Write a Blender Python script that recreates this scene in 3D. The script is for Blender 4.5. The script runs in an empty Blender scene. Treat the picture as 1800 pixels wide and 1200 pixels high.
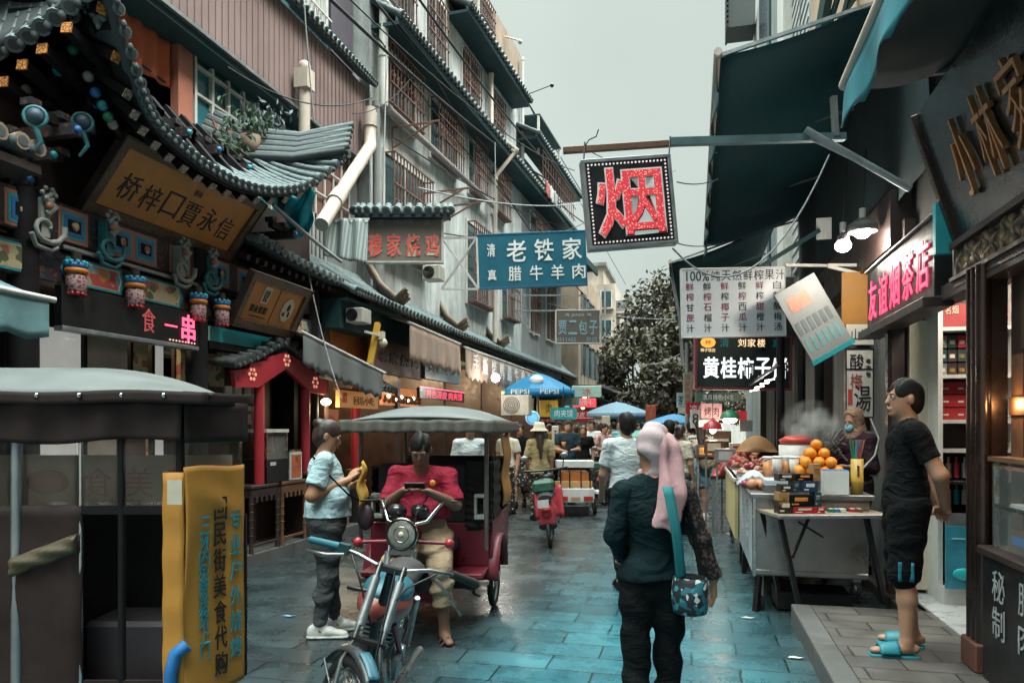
import bpy, math, random
import numpy as np
from mathutils import Vector as V, Matrix, Euler
R = math.radians
random.seed(7)
SC = bpy.context.scene

# ------------------------------------------------------------------ camera
YAW, FPX, HZ, CAMZ = R(13.8), 1300.0, 748.0, 1.6      # photo measures: focal length and horizon in photo pixels
cd = bpy.data.cameras.new('camera'); cam = bpy.data.objects.new('camera', cd); SC.collection.objects.link(cam)
cam.location = (0, 0, CAMZ); cam.rotation_euler = (R(90), 0, YAW)
cd.sensor_width = 36; cd.lens = 36 * FPX / 1800; cd.shift_y = (HZ - 600) / 1800
cd.clip_start = .05; cd.clip_end = 900
SC.camera = cam
CF, CR = V((-math.sin(YAW), math.cos(YAW), 0)), V((math.cos(YAW), math.sin(YAW), 0))

# ------------------------------------------------------------------ sky and sun
w = bpy.data.worlds.new('World'); SC.world = w; w.use_nodes = True
nt = w.node_tree; bg = nt.nodes['Background']
sky = nt.nodes.new('ShaderNodeTexSky'); sky.sky_type = 'NISHITA'; sky.sun_disc = False
SUN_EL, SUN_AZ = R(56), R(108)        # high on the right, a little behind the camera
sky.sun_elevation = SUN_EL; sky.sun_rotation = SUN_AZ; sky.dust_density = 6; sky.air_density = 1.2
hs = nt.nodes.new('ShaderNodeHueSaturation'); hs.inputs['Saturation'].default_value = .12
nt.links.new(sky.outputs[0], hs.inputs['Color'])
# overcast: cloud cover brightens towards the zenith
tc = nt.nodes.new('ShaderNodeTexCoord'); sx = nt.nodes.new('ShaderNodeSeparateXYZ'); nt.links.new(tc.outputs['Generated'], sx.inputs[0])
mr = nt.nodes.new('ShaderNodeMapRange'); nt.links.new(sx.outputs['Z'], mr.inputs[0])
mr.interpolation_type = 'SMOOTHSTEP'
mr.inputs[1].default_value = .53; mr.inputs[2].default_value = 1.0; mr.inputs[3].default_value = 3.85; mr.inputs[4].default_value = 72
cl = nt.nodes.new('ShaderNodeTexNoise'); cl.inputs['Scale'].default_value = 2.2; cl.inputs['Detail'].default_value = 3
nt.links.new(tc.outputs['Generated'], cl.inputs['Vector'])
ml = nt.nodes.new('ShaderNodeMapRange'); nt.links.new(cl.outputs[0], ml.inputs[0])
ml.inputs[1].default_value = .3; ml.inputs[2].default_value = .7; ml.inputs[3].default_value = .9; ml.inputs[4].default_value = 1.06
mu = nt.nodes.new('ShaderNodeMath'); mu.operation = 'MULTIPLY'; nt.links.new(mr.outputs[0], mu.inputs[0]); nt.links.new(ml.outputs[0], mu.inputs[1])
cc = nt.nodes.new('ShaderNodeVectorMath'); cc.operation = 'SCALE'; cc.inputs[0].default_value = (.925, 1.07, 1.0); nt.links.new(mu.outputs[0], cc.inputs['Scale'])
mx = nt.nodes.new('ShaderNodeMix'); mx.data_type = 'RGBA'; mx.inputs[0].default_value = .93
nt.links.new(hs.outputs[0], mx.inputs[6]); nt.links.new(cc.outputs[0], mx.inputs[7])
nt.links.new(mx.outputs[2], bg.inputs['Color']); bg.inputs['Strength'].default_value = .1
sd = bpy.data.lights.new('sun', 'SUN'); so = bpy.data.objects.new('sun', sd); SC.collection.objects.link(so)
sd.energy = 2.2; sd.angle = R(18); sd.color = (1, .97, .92)
so.rotation_euler = (-V((math.cos(SUN_EL) * math.sin(SUN_AZ), math.cos(SUN_EL) * math.cos(SUN_AZ), math.sin(SUN_EL)))).to_track_quat('-Z', 'Y').to_euler(); so.location = (0, 0, 30)
SC.view_settings.view_transform = 'Standard'; SC.view_settings.look = 'None'
SC.view_settings.exposure = .85; SC.view_settings.gamma = 1
SC.cycles.max_bounces = 6; SC.cycles.diffuse_bounces = 3; SC.cycles.glossy_bounces = 3; SC.cycles.transmission_bounces = 4
SC.cycles.transparent_max_bounces = 8; SC.cycles.sample_clamp_indirect = 4; SC.cycles.caustics_reflective = False; SC.cycles.caustics_refractive = False
SC.cycles.use_denoising = True

# ------------------------------------------------------------------ measuring tools: where a photo pixel lies in the place
def ray(px, py):
    return CF + CR * ((px - 900) / FPX) + V((0, 0, (HZ - py) / FPX))
CO = V((0, 0, CAMZ))
def atd(px, py, d): return CO + ray(px, py) * d
def atx(px, py, x):
    r = ray(px, py); return CO + r * (x / r.x)
def aty(px, py, y):
    r = ray(px, py); return CO + r * (y / r.y)
def atz(px, py, z=0.):
    r = ray(px, py); return CO + r * ((z - CAMZ) / r.z)

# ------------------------------------------------------------------ materials
MATS = {}
def mat(name, col, rough=.6, metal=0., var=.18, scale=5., bump=.15, bscale=35., emit=None, es=0., trans=0., alpha=1., spec=.5, dirt=0., coat=0., fold=0.):
    if name in MATS: return MATS[name]
    m = bpy.data.materials.new(name); m.use_nodes = True; n = m.node_tree.nodes; L = m.node_tree.links
    b = n['Principled BSDF']; c = list(col) + [1]
    b.inputs['Roughness'].default_value = rough; b.inputs['Metallic'].default_value = metal
    b.inputs['Specular IOR Level'].default_value = spec
    if trans: b.inputs['Transmission Weight'].default_value = trans
    if alpha < 1: b.inputs['Alpha'].default_value = alpha
    if coat: b.inputs['Coat Weight'].default_value = coat; b.inputs['Coat Roughness'].default_value = .15
    if emit: b.inputs['Emission Color'].default_value = list(emit) + [1]; b.inputs['Emission Strength'].default_value = es
    t = n.new('ShaderNodeTexCoord')
    if var or dirt:
        z = n.new('ShaderNodeTexNoise'); z.inputs['Scale'].default_value = scale; z.inputs['Detail'].default_value = 6; z.inputs['Roughness'].default_value = .65
        L.new(t.outputs['Object'], z.inputs['Vector'])
        r = n.new('ShaderNodeValToRGB'); L.new(z.outputs[0], r.inputs[0])
        r.color_ramp.elements[0].position = .3; r.color_ramp.elements[1].position = .7
        r.color_ramp.elements[0].color = [x * (1 - var) for x in c[:3]] + [1]; r.color_ramp.elements[1].color = [min(1, x * (1 + var)) for x in c[:3]] + [1]
        out = r.outputs[0]
        if dirt:
            z2 = n.new('ShaderNodeTexNoise'); z2.inputs['Scale'].default_value = scale * .45; z2.inputs['Detail'].default_value = 9; z2.inputs['Roughness'].default_value = .75
            mp = n.new('ShaderNodeMapping'); mp.inputs['Scale'].default_value = (1.6, 1.6, .35); L.new(t.outputs['Object'], mp.inputs[0]); L.new(mp.outputs[0], z2.inputs['Vector'])
            r2 = n.new('ShaderNodeValToRGB'); r2.color_ramp.elements[0].position = .42; r2.color_ramp.elements[1].position = .68
            r2.color_ramp.elements[0].color = (0, 0, 0, 1); r2.color_ramp.elements[1].color = (dirt, dirt, dirt, 1); L.new(z2.outputs[0], r2.inputs[0])
            k = n.new('ShaderNodeMix'); k.data_type = 'RGBA'; L.new(r2.outputs[0], k.inputs[0]); L.new(out, k.inputs[6]); k.inputs[7].default_value = (.06, .052, .045, 1)
            out = k.outputs[2]
        L.new(out, b.inputs['Base Color'])
        q = n.new('ShaderNodeMapRange'); L.new(z.outputs[0], q.inputs[0]); q.inputs[1].default_value = .3; q.inputs[2].default_value = .7
        q.inputs[3].default_value = max(.03, rough - .12); q.inputs[4].default_value = min(1, rough + .12); L.new(q.outputs[0], b.inputs['Roughness'])
    else: b.inputs['Base Color'].default_value = c
    if bump:
        z = n.new('ShaderNodeTexNoise'); z.inputs['Scale'].default_value = bscale; z.inputs['Detail'].default_value = 4; L.new(t.outputs['Object'], z.inputs['Vector'])
        u = n.new('ShaderNodeBump'); u.inputs['Strength'].default_value = bump; u.inputs['Distance'].default_value = .01
        L.new(z.outputs[0], u.inputs['Height']); L.new(u.outputs[0], b.inputs['Normal'])
        if fold:
            z = n.new('ShaderNodeTexNoise'); z.inputs['Scale'].default_value = 7; z.inputs['Detail'].default_value = 3; z.inputs['Distortion'].default_value = 1.6; mp = n.new('ShaderNodeMapping'); mp.inputs['Scale'].default_value = (.8, .8, 1.5); mp.inputs['Rotation'].default_value = (.3, .4, 0)
            L.new(t.outputs['Object'], mp.inputs[0]); L.new(mp.outputs[0], z.inputs['Vector']); u2 = n.new('ShaderNodeBump'); u2.inputs['Strength'].default_value = fold; u2.inputs['Distance'].default_value = .06
            L.new(z.outputs[0], u2.inputs['Height']); L.new(u.outputs[0], u2.inputs['Normal']); L.new(u2.outputs[0], b.inputs['Normal'])
    MATS[name] = m; return m

def pattern(name, kind, cols, scale, rough=.7, stretch=(1, 1, 1), rot=(0, 0, 0), pos=(.45, .55), bump=.0):
    """two or more colours set by a wave, voronoi, noise or checker field of the object"""
    if name in MATS: return MATS[name]
    m = bpy.data.materials.new(name); m.use_nodes = True; n = m.node_tree.nodes; L = m.node_tree.links; b = n['Principled BSDF']
    b.inputs['Roughness'].default_value = rough
    t = n.new('ShaderNodeTexCoord'); mp = n.new('ShaderNodeMapping'); mp.inputs['Scale'].default_value = stretch; mp.inputs['Rotation'].default_value = rot
    L.new(t.outputs['Object'], mp.inputs[0])
    if kind == 'wave': z = n.new('ShaderNodeTexWave'); z.inputs['Distortion'].default_value = .6; o = z.outputs['Fac']
    elif kind == 'voronoi': z = n.new('ShaderNodeTexVoronoi'); o = z.outputs['Distance']
    elif kind == 'cells': z = n.new('ShaderNodeTexVoronoi'); sp = n.new('ShaderNodeSeparateColor'); L.new(z.outputs['Color'], sp.inputs[0]); o = sp.outputs[0]
    elif kind == 'edge': z = n.new('ShaderNodeTexVoronoi'); z.feature = 'DISTANCE_TO_EDGE'; o = z.outputs['Distance']
    else: z = n.new('ShaderNodeTexNoise'); z.inputs['Detail'].default_value = 5; o = z.outputs[0]
    z.inputs['Scale'].default_value = scale; L.new(mp.outputs[0], z.inputs['Vector'])
    r = n.new('ShaderNodeValToRGB'); e = r.color_ramp.elements
    if len(cols) == 2: e[0].position, e[1].position = pos; e[0].color = list(cols[0]) + [1]; e[1].color = list(cols[1]) + [1]
    else:
        r.color_ramp.interpolation = 'CONSTANT'
        e[0].position = 0; e[0].color = list(cols[0]) + [1]; e[1].position = 1 / len(cols); e[1].color = list(cols[1]) + [1]
        for i in range(2, len(cols)): q = e.new(i / len(cols)); q.color = list(cols[i]) + [1]
    L.new(o, r.inputs[0]); L.new(r.outputs[0], b.inputs['Base Color'])
    if bump:
        u = n.new('ShaderNodeBump'); u.inputs['Strength'].default_value = bump; u.inputs['Distance'].default_value = .02
        L.new(o, u.inputs['Height']); L.new(u.outputs[0], b.inputs['Normal'])
    MATS[name] = m; return m

def film(name, col, a, rough=.2):
    """thin clear sheet: transparent mixed with a glossy tinted skin"""
    if name in MATS: return MATS[name]
    m = bpy.data.materials.new(name); m.use_nodes = True; n = m.node_tree.nodes; L = m.node_tree.links; b = n['Principled BSDF']
    b.inputs['Base Color'].default_value = list(col) + [1]; b.inputs['Roughness'].default_value = rough
    t = n.new('ShaderNodeBsdfTransparent'); x = n.new('ShaderNodeMixShader'); z = n.new('ShaderNodeTexNoise'); z.inputs['Scale'].default_value = 3; z.inputs['Detail'].default_value = 6
    tc = n.new('ShaderNodeTexCoord'); L.new(tc.outputs['Object'], z.inputs['Vector'])
    q = n.new('ShaderNodeMapRange'); L.new(z.outputs[0], q.inputs[0]); q.inputs[1].default_value = .3; q.inputs[2].default_value = .7; q.inputs[3].default_value = a * .6; q.inputs[4].default_value = min(1, a * 1.4)
    L.new(q.outputs[0], x.inputs[0]); L.new(t.outputs[0], x.inputs[1]); L.new(b.outputs[0], x.inputs[2]); L.new(x.outputs[0], n['Material Output'].inputs[0])
    MATS[name] = m; return m

# ------------------------------------------------------------------ objects
WM = {}
def thing(name, label, cat, loc=(0, 0, 0), rz=0., group=None):
    o = bpy.data.objects.new(name, None); SC.collection.objects.link(o); o.empty_display_size = .2
    o.location = loc; o.rotation_euler = (0, 0, rz); o['label'] = label; o['category'] = cat
    if group: o['group'] = group
    WM[o.name] = Matrix.Translation(V(loc)) @ Matrix.Rotation(rz, 4, 'Z'); return o
def tag(o, label, cat, group=None):
    o['label'] = label; o['category'] = cat
    if group: o['group'] = group
    return o
def dup(root, loc, rz=0., label=None, scale=None):
    r = root.copy(); SC.collection.objects.link(r); r.location = loc; r.rotation_euler = (0, 0, rz)
    if scale: r.scale = scale if hasattr(scale, '__len__') else (scale,) * 3
    if label: r['label'] = label
    for ch in list(root.children):
        c = ch.copy(); SC.collection.objects.link(c); c.parent = r
        for g in list(ch.children):
            d = g.copy(); SC.collection.objects.link(d); d.parent = c
    return r

TXT = {}
def glyphs(s, bold=0.):
    k = (s, bold)
    if k not in TXT:
        c = bpy.data.curves.new('t', 'FONT'); c.body = s; c.resolution_u = 2; c.offset = bold; c.extrude = .5
        o = bpy.data.objects.new('t', c); SC.collection.objects.link(o); dg = bpy.context.evaluated_depsgraph_get()
        m = bpy.data.meshes.new_from_object(o.evaluated_get(dg))
        vs = np.array([v.co[:] for v in m.vertices]); fs = [list(p.vertices) for p in m.polygons]
        bpy.data.objects.remove(o); bpy.data.curves.remove(c); bpy.data.meshes.remove(m); TXT[k] = (vs, fs)
    return TXT[k]

def frame(o, x, y):
    """matrix with local X along x, local Z the facing side (x cross y)"""
    x = V(x).normalized(); z = x.cross(V(y)).normalized(); y = z.cross(x)
    M = Matrix((x, y, z)).transposed().to_4x4(); M.translation = V(o); return M
def look(d, up=(0, 0, 1)):
    z = V(d).normalized(); x = V(up).cross(z)
    if x.length < 1e-4: x = V((1, 0, 0)).cross(z)
    x.normalize(); return Matrix((x, z.cross(x), z)).transposed()

class MB:
    def __init__(s): s.v = []; s.f = []; s.m = []; s.s = []; s.mats = []; s.T = None
    def mi(s, m):
        if m not in s.mats: s.mats.append(m)
        return s.mats.index(m)
    def add(s, vs, fs, m, smooth=False, M=None):
        b = len(s.v); i = s.mi(m)
        if s.T is not None: M = s.T @ M if M is not None else s.T
        s.v += [tuple(M @ V(p)) for p in vs] if M is not None else [tuple(p) for p in vs]
        s.f += [[q + b for q in f] for f in fs]; s.m += [i] * len(fs); s.s += [smooth] * len(fs); return s
    def box(s, m, c, d, M=None):
        x, y, z = (q / 2 for q in d); a = V(c)
        vs = [a + V((i * x, j * y, k * z)) for i in (-1, 1) for j in (-1, 1) for k in (-1, 1)]
        return s.add(vs, [(0, 1, 3, 2), (4, 6, 7, 5), (0, 4, 5, 1), (2, 3, 7, 6), (0, 2, 6, 4), (1, 5, 7, 3)], m, False, M)
    def bb(s, m, x0, x1, y0, y1, z0, z1, M=None): return s.box(m, ((x0 + x1) / 2, (y0 + y1) / 2, (z0 + z1) / 2), (abs(x1 - x0), abs(y1 - y0), abs(z1 - z0)), M)
    def bar(s, m, p, q, w=.03, h=None, up=(0, 0, 1)):
        p, q = V(p), V(q); A = look(q - p, up).to_4x4(); A.translation = (p + q) / 2
        return s.box(m, (0, 0, 0), (w, h or w, (q - p).length), A)
    def tube(s, m, pts, r, n=8, cap=True, flat=1.):
        P = [V(p) for p in pts]; k = len(P); rs = r if hasattr(r, '__len__') else [r] * k; vs = []; up = None
        for i in range(k):
            d = (P[min(i + 1, k - 1)] - P[max(i - 1, 0)]).normalized()
            if up is None: up = V((0, 0, 1)) if abs(d.z) < .95 else V((1, 0, 0))
            x = d.cross(up)
            if x.length < 1e-5: x = d.cross(V((0, 1, 0)))
            x.normalize(); y = x.cross(d).normalized(); up = y
            for j in range(n):
                a = 2 * math.pi * j / n; vs.append(P[i] + (x * math.cos(a) + y * (math.sin(a) * flat)) * rs[i])
        fs = [(i * n + j, i * n + (j + 1) % n, (i + 1) * n + (j + 1) % n, (i + 1) * n + j) for i in range(k - 1) for j in range(n)]
        s.add(vs, fs, m, True)
        if cap: s.add([vs[j] for j in range(n)], [list(range(n))[::-1]], m); s.add([vs[-n + j] for j in range(n)], [list(range(n))], m)
        return s
    def cyl(s, m, p, q, r, r2=None, n=14): return s.tube(m, [p, q], [r, r if r2 is None else r2], n)
    def lathe(s, m, prof, o=(0, 0, 0), axis=(0, 0, 1), n=16, M=None):
        A = M or look(axis, (0, 1, 0) if abs(V(axis).normalized().z) > .9 else (0, 0, 1)).to_4x4()
        if not M: A.translation = V(o)
        vs = [(r * math.cos(2 * math.pi * j / n), r * math.sin(2 * math.pi * j / n), z) for r, z in prof for j in range(n)]
        fs = [(i * n + j, i * n + (j + 1) % n, (i + 1) * n + (j + 1) % n, (i + 1) * n + j) for i in range(len(prof) - 1) for j in range(n)]
        return s.add(vs, fs, m, True, A)
    def ball(s, m, c, r, n=10, k=7, M=None):
        r = r if hasattr(r, '__len__') else (r, r, r)
        vs = []; 
        for i in range(k + 1):
            t = math.pi * i / k
            for j in range(n):
                a = 2 * math.pi * j / n; vs.append((c[0] + r[0] * math.sin(t) * math.cos(a), c[1] + r[1] * math.sin(t) * math.sin(a), c[2] - r[2] * math.cos(t)))
        fs = [(i * n + j, i * n + (j + 1) % n, (i + 1) * n + (j + 1) % n, (i + 1) * n + j) for i in range(k) for j in range(n)]
        return s.add(vs, fs, m, True, M)
    def ring(s, m, c, axis, r, t, n=28, k=8, flat=1.):
        A = look(axis, (0, 0, 1) if abs(V(axis).normalized().z) < .9 else (0, 1, 0)).to_4x4(); A.translation = V(c); vs = []
        for i in range(n):
            a = 2 * math.pi * i / n
            for j in range(k):
                b = 2 * math.pi * j / k; q = r + t * math.cos(b); vs.append((q * math.cos(a), q * math.sin(a), t * math.sin(b) * flat))
        fs = [(i * k + j, ((i + 1) % n) * k + j, ((i + 1) % n) * k + (j + 1) % k, i * k + (j + 1) % k) for i in range(n) for j in range(k)]
        return s.add(vs, fs, m, True, A)
    def poly(s, m, pts, th, M=None):
        """flat outline (x, y) with thickness th along local z"""
        k = len(pts); vs = [(x, y, 0) for x, y in pts] + [(x, y, th) for x, y in pts]
        fs = [list(range(k))[::-1], list(range(k, 2 * k))] + [(i, (i + 1) % k, k + (i + 1) % k, k + i) for i in range(k)]
        return s.add(vs, fs, m, False, M)
    def slab(s, m, q, th):
        """four corners (counter-clockwise from the front) pushed back by th"""
        a = [V(p) for p in q]; nrm = (a[1] - a[0]).cross(a[3] - a[0]).normalized(); b = [p - nrm * th for p in a]
        return s.add(a + b, [(0, 1, 2, 3), (7, 6, 5, 4), (0, 4, 5, 1), (1, 5, 6, 2), (2, 6, 7, 3), (3, 7, 4, 0)], m)
    def sheet(s, m, fn, nu, nv, th=.004, smooth=True):
        """surface fn(u, v) with a thickness"""
        g = [[V(fn(i / nu, j / nv)) for j in range(nv + 1)] for i in range(nu + 1)]; vs = []; 
        def nr(i, j):
            a = g[min(i + 1, nu)][j] - g[max(i - 1, 0)][j]; b = g[i][min(j + 1, nv)] - g[i][max(j - 1, 0)]
            n = a.cross(b); return n.normalized() if n.length > 1e-9 else V((0, 0, 1))
        for i in range(nu + 1):
            for j in range(nv + 1): vs.append(g[i][j])
        N = (nu + 1) * (nv + 1)
        for i in range(nu + 1):
            for j in range(nv + 1): vs.append(g[i][j] - nr(i, j) * th)
        I = lambda i, j: i * (nv + 1) + j; fs = []
        for i in range(nu):
            for j in range(nv):
                fs.append((I(i, j), I(i + 1, j), I(i + 1, j + 1), I(i, j + 1))); fs.append((N + I(i, j + 1), N + I(i + 1, j + 1), N + I(i + 1, j), N + I(i, j)))
        for i in range(nu):
            fs.append((I(i + 1, 0), I(i, 0), N + I(i, 0), N + I(i + 1, 0))); fs.append((I(i, nv), I(i + 1, nv), N + I(i + 1, nv), N + I(i, nv)))
        for j in range(nv):
            fs.append((I(0, j), I(0, j + 1), N + I(0, j + 1), N + I(0, j))); fs.append((I(nu, j + 1), I(nu, j), N + I(nu, j), N + I(nu, j + 1)))
        return s.add(vs, fs, m, smooth)
    def text(s, m, t, M, w, h=None, dep=.006, bold=0.):
        """writing centred on M, fitted to width w and height h"""
        vs, fs = glyphs(t, bold); lo, hi = vs.min(0), vs.max(0); kx = w / max(1e-6, hi[0] - lo[0]); ky = h / max(1e-6, hi[1] - lo[1]) if h else kx
        c = (lo + hi) / 2; P = (vs - c) * np.array([kx, ky, dep]); P[:, 2] += dep / 2
        return s.add(P.tolist(), fs, m, False, M)
    def column_text(s, m, t, M, w, pitch, dep=.006, bold=0., h=None):
        for i, ch in enumerate(t): s.text(m, ch, M @ Matrix.Translation((0, (len(t) - 1) / 2 * pitch - i * pitch, 0)), w, h or w, dep, bold)
        return s
    def build(s, name, parent=None, loc=None, kind=None, bevel=0., seg=1, label=None):
        base = WM[parent.name] if parent is not None and parent.name in WM else Matrix.Translation(V(loc)) if loc is not None else Matrix()
        inv = base.inverted(); me = bpy.data.meshes.new(name)
        me.from_pydata([tuple(inv @ V(p)) for p in s.v], [], s.f)
        for m in s.mats: me.materials.append(m)
        me.polygons.foreach_set('material_index', s.m); me.polygons.foreach_set('use_smooth', s.s); me.update()
        o = bpy.data.objects.new(name, me); SC.collection.objects.link(o)
        if parent is not None: o.parent = parent
        elif loc is not None: o.location = loc
        WM[o.name] = base
        if bevel:
            b = o.modifiers.new('bevel', 'BEVEL'); b.width = bevel; b.segments = seg; b.limit_method = 'ANGLE'; b.angle_limit = R(40)
        if kind: o['kind'] = kind
        if label: o['label'] = label
        return o
def lerp(a, b, t): return V(a) + (V(b) - V(a)) * t
def sag(p, q, d, n=14):
    p, q = V(p), V(q); return [p + (q - p) * (i / n) - V((0, 0, d * 4 * (i / n) * (1 - i / n))) for i in range(n + 1)]
def Ident(): return Matrix.Identity(4)

# ------------------------------------------------------------------ smooth bodies: fields of tapered limbs, meshed by surface nets
class Field:
    def __init__(s, lo, hi, h):
        s.lo = np.array(lo, float); s.h = h; s.n = np.ceil((np.array(hi) - s.lo) / h).astype(int) + 1
        s.D = np.full(s.n, 1.0, np.float32)
    def region(s, lo, hi):
        a = np.clip(np.floor((np.array(lo) - s.lo) / s.h).astype(int), 0, s.n); b = np.clip(np.ceil((np.array(hi) - s.lo) / s.h).astype(int) + 1, 0, s.n)
        if (b <= a).any(): return None, None
        ax = [(np.arange(a[i], b[i]) * s.h + s.lo[i]).astype(np.float32) for i in range(3)]
        return tuple(slice(a[i], b[i]) for i in range(3)), np.meshgrid(*ax, indexing='ij')
    def merge(s, sl, d, k, op):
        o = s.D[sl]
        if op == 'sub': s.D[sl] = np.maximum(o, -d)
        else:
            if k > 0:
                h = np.clip(.5 + .5 * (o - d) / k, 0, 1); s.D[sl] = o + (d - o) * h - k * h * (1 - h)
            else: s.D[sl] = np.minimum(o, d)
    def cone(s, a, b, ra, rb, k=.02, flat=None, f=1., op='add', cut=None):
        """tapered limb; flat = direction in which it is thinner by f; cut = (point, direction) keeps the side behind the plane"""
        a, b = np.array(a, float), np.array(b, float); m = max(ra, rb) + k + .02
        sl, P = s.region(np.minimum(a, b) - m, np.maximum(a, b) + m)
        if sl is None: return s
        ba = b - a; q = [P[i] - a[i] for i in range(3)]; h = np.clip((q[0] * ba[0] + q[1] * ba[1] + q[2] * ba[2]) / max(1e-9, ba @ ba), 0, 1)
        q = [q[i] - ba[i] * h for i in range(3)]; r2 = q[0] ** 2 + q[1] ** 2 + q[2] ** 2
        if flat is not None:
            n = np.array(flat, float); n /= np.linalg.norm(n); e = q[0] * n[0] + q[1] * n[1] + q[2] * n[2]; r2 = r2 + e * e * (1 / f ** 2 - 1)
        d = np.sqrt(r2) - (ra + (rb - ra) * h)
        if cut is not None:
            for p, n in (cut if isinstance(cut, list) else [cut]):
                n = np.array(n, float); n /= np.linalg.norm(n); d = np.maximum(d, (P[0] - p[0]) * n[0] + (P[1] - p[1]) * n[1] + (P[2] - p[2]) * n[2])
        s.merge(sl, d, k, op); return s
    def ell(s, c, r, M=None, k=.02, op='add', cut=None):
        c = np.array(c, float); r = np.array(r, float); m = r.max() + k + .02; sl, P = s.region(c - m, c + m)
        if sl is None: return s
        q = [P[i] - c[i] for i in range(3)]
        if M is not None:
            A = np.array(M)[:3, :3]; q = [A[0][i] * q[0] + A[1][i] * q[1] + A[2][i] * q[2] for i in range(3)]
        k0 = np.sqrt(sum((q[i] / r[i]) ** 2 for i in range(3))); k1 = np.sqrt(sum((q[i] / r[i] ** 2) ** 2 for i in range(3))) + 1e-9
        d = k0 * (k0 - 1) / k1
        if cut is not None:
            for p, n in (cut if isinstance(cut, list) else [cut]):
                n = np.array(n, float); n /= np.linalg.norm(n); d = np.maximum(d, (P[0] - p[0]) * n[0] + (P[1] - p[1]) * n[1] + (P[2] - p[2]) * n[2])
        s.merge(sl, d, k, op); return s
    def below(s, z):
        """cut everything under height z"""
        i = int(max(0, np.ceil((z - s.lo[2]) / s.h))); ax = (np.arange(s.n[2]) * s.h + s.lo[2]).astype(np.float32)
        s.D = np.maximum(s.D, (z - ax)[None, None, :]); return s
    def wrinkle(s, amp, fs=((9, 4, 30), (21, 11, 13)), seed=0.):
        sl, P = s.region(s.lo, s.lo + (s.n - 1) * s.h); m = np.abs(s.D) < .03; d = np.zeros(m.sum(), np.float32)
        x, y, z = (P[i][m] for i in range(3))
        w = np.sin(5 * x + 3 * z + seed) * 1.3 + np.sin(7 * y - 4 * z + seed * 2) * 1.1
        for i, (a, b, c) in enumerate(fs): d += np.sin(a * x + b * y + c * z + w * (1 + .4 * i) + seed * (i + 1)) / (i + 1)
        s.D[m] += amp * d; return s
    def mesh(s):
        D = s.D; S = D < 0; nx, ny, nz = (q - 1 for q in D.shape)
        c = np.zeros((nx, ny, nz), np.int8)
        for i in (0, 1):
            for j in (0, 1):
                for k in (0, 1): c += S[i:i + nx, j:j + ny, k:k + nz]
        I, J, K = np.nonzero((c > 0) & (c < 8)); idx = np.full((nx, ny, nz), -1, np.int64); idx[I, J, K] = np.arange(len(I))
        pos = np.zeros((len(I), 3)); cnt = np.zeros(len(I))
        for ax in range(3):
            for u in (0, 1):
                for v in (0, 1):
                    o = [0, 0, 0]; o[(ax + 1) % 3] = u; o[(ax + 2) % 3] = v; e = list(o); e[ax] = 1
                    a = D[I + o[0], J + o[1], K + o[2]]; b = D[I + e[0], J + e[1], K + e[2]]; m = (a < 0) != (b < 0)
                    t = np.where(m, a / np.where(m, a - b, 1), 0); p = np.array(o, float)[None].repeat(len(I), 0); p[:, ax] = t
                    pos[m] += p[m]; cnt[m] += 1
        pos = (pos / cnt[:, None] + np.stack([I, J, K], 1)) * s.h + s.lo; F = []
        for ax in range(3):
            p, q = (ax + 1) % 3, (ax + 2) % 3
            A = np.take(S, range(0, S.shape[ax] - 1), ax); B = np.take(S, range(1, S.shape[ax]), ax)
            E = list(np.nonzero(A != B)); ok = (E[p] > 0) & (E[q] > 0) & (E[p] < (nx, ny, nz)[p]) & (E[q] < (nx, ny, nz)[q]); E = [e[ok] for e in E]; f = A[tuple(E)]
            g = []
            for dp, dq in ((-1, -1), (0, -1), (0, 0), (-1, 0)):
                e = [x.copy() for x in E]; e[p] += dp; e[q] += dq; g.append(idx[tuple(e)])
            g = np.stack(g, 1); g[~f] = g[~f][:, ::-1]; F.append(g)
        return pos, np.concatenate(F)
    def build(s, name, m, parent, M=None):
        pos, F = s.mesh()
        if len(pos) == 0: return None
        me = bpy.data.meshes.new(name); me.vertices.add(len(pos)); me.vertices.foreach_set('co', pos.ravel())
        me.loops.add(F.size); me.loops.foreach_set('vertex_index', F.ravel()); me.polygons.add(len(F))
        me.polygons.foreach_set('loop_start', np.arange(len(F)) * 4); me.polygons.foreach_set('loop_total', np.full(len(F), 4))
        me.polygons.foreach_set('use_smooth', np.ones(len(F), bool)); me.update(); me.validate(); me.materials.append(m)
        o = bpy.data.objects.new(name, me); SC.collection.objects.link(o)
        if parent is not None: o.parent = parent
        return o

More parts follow.
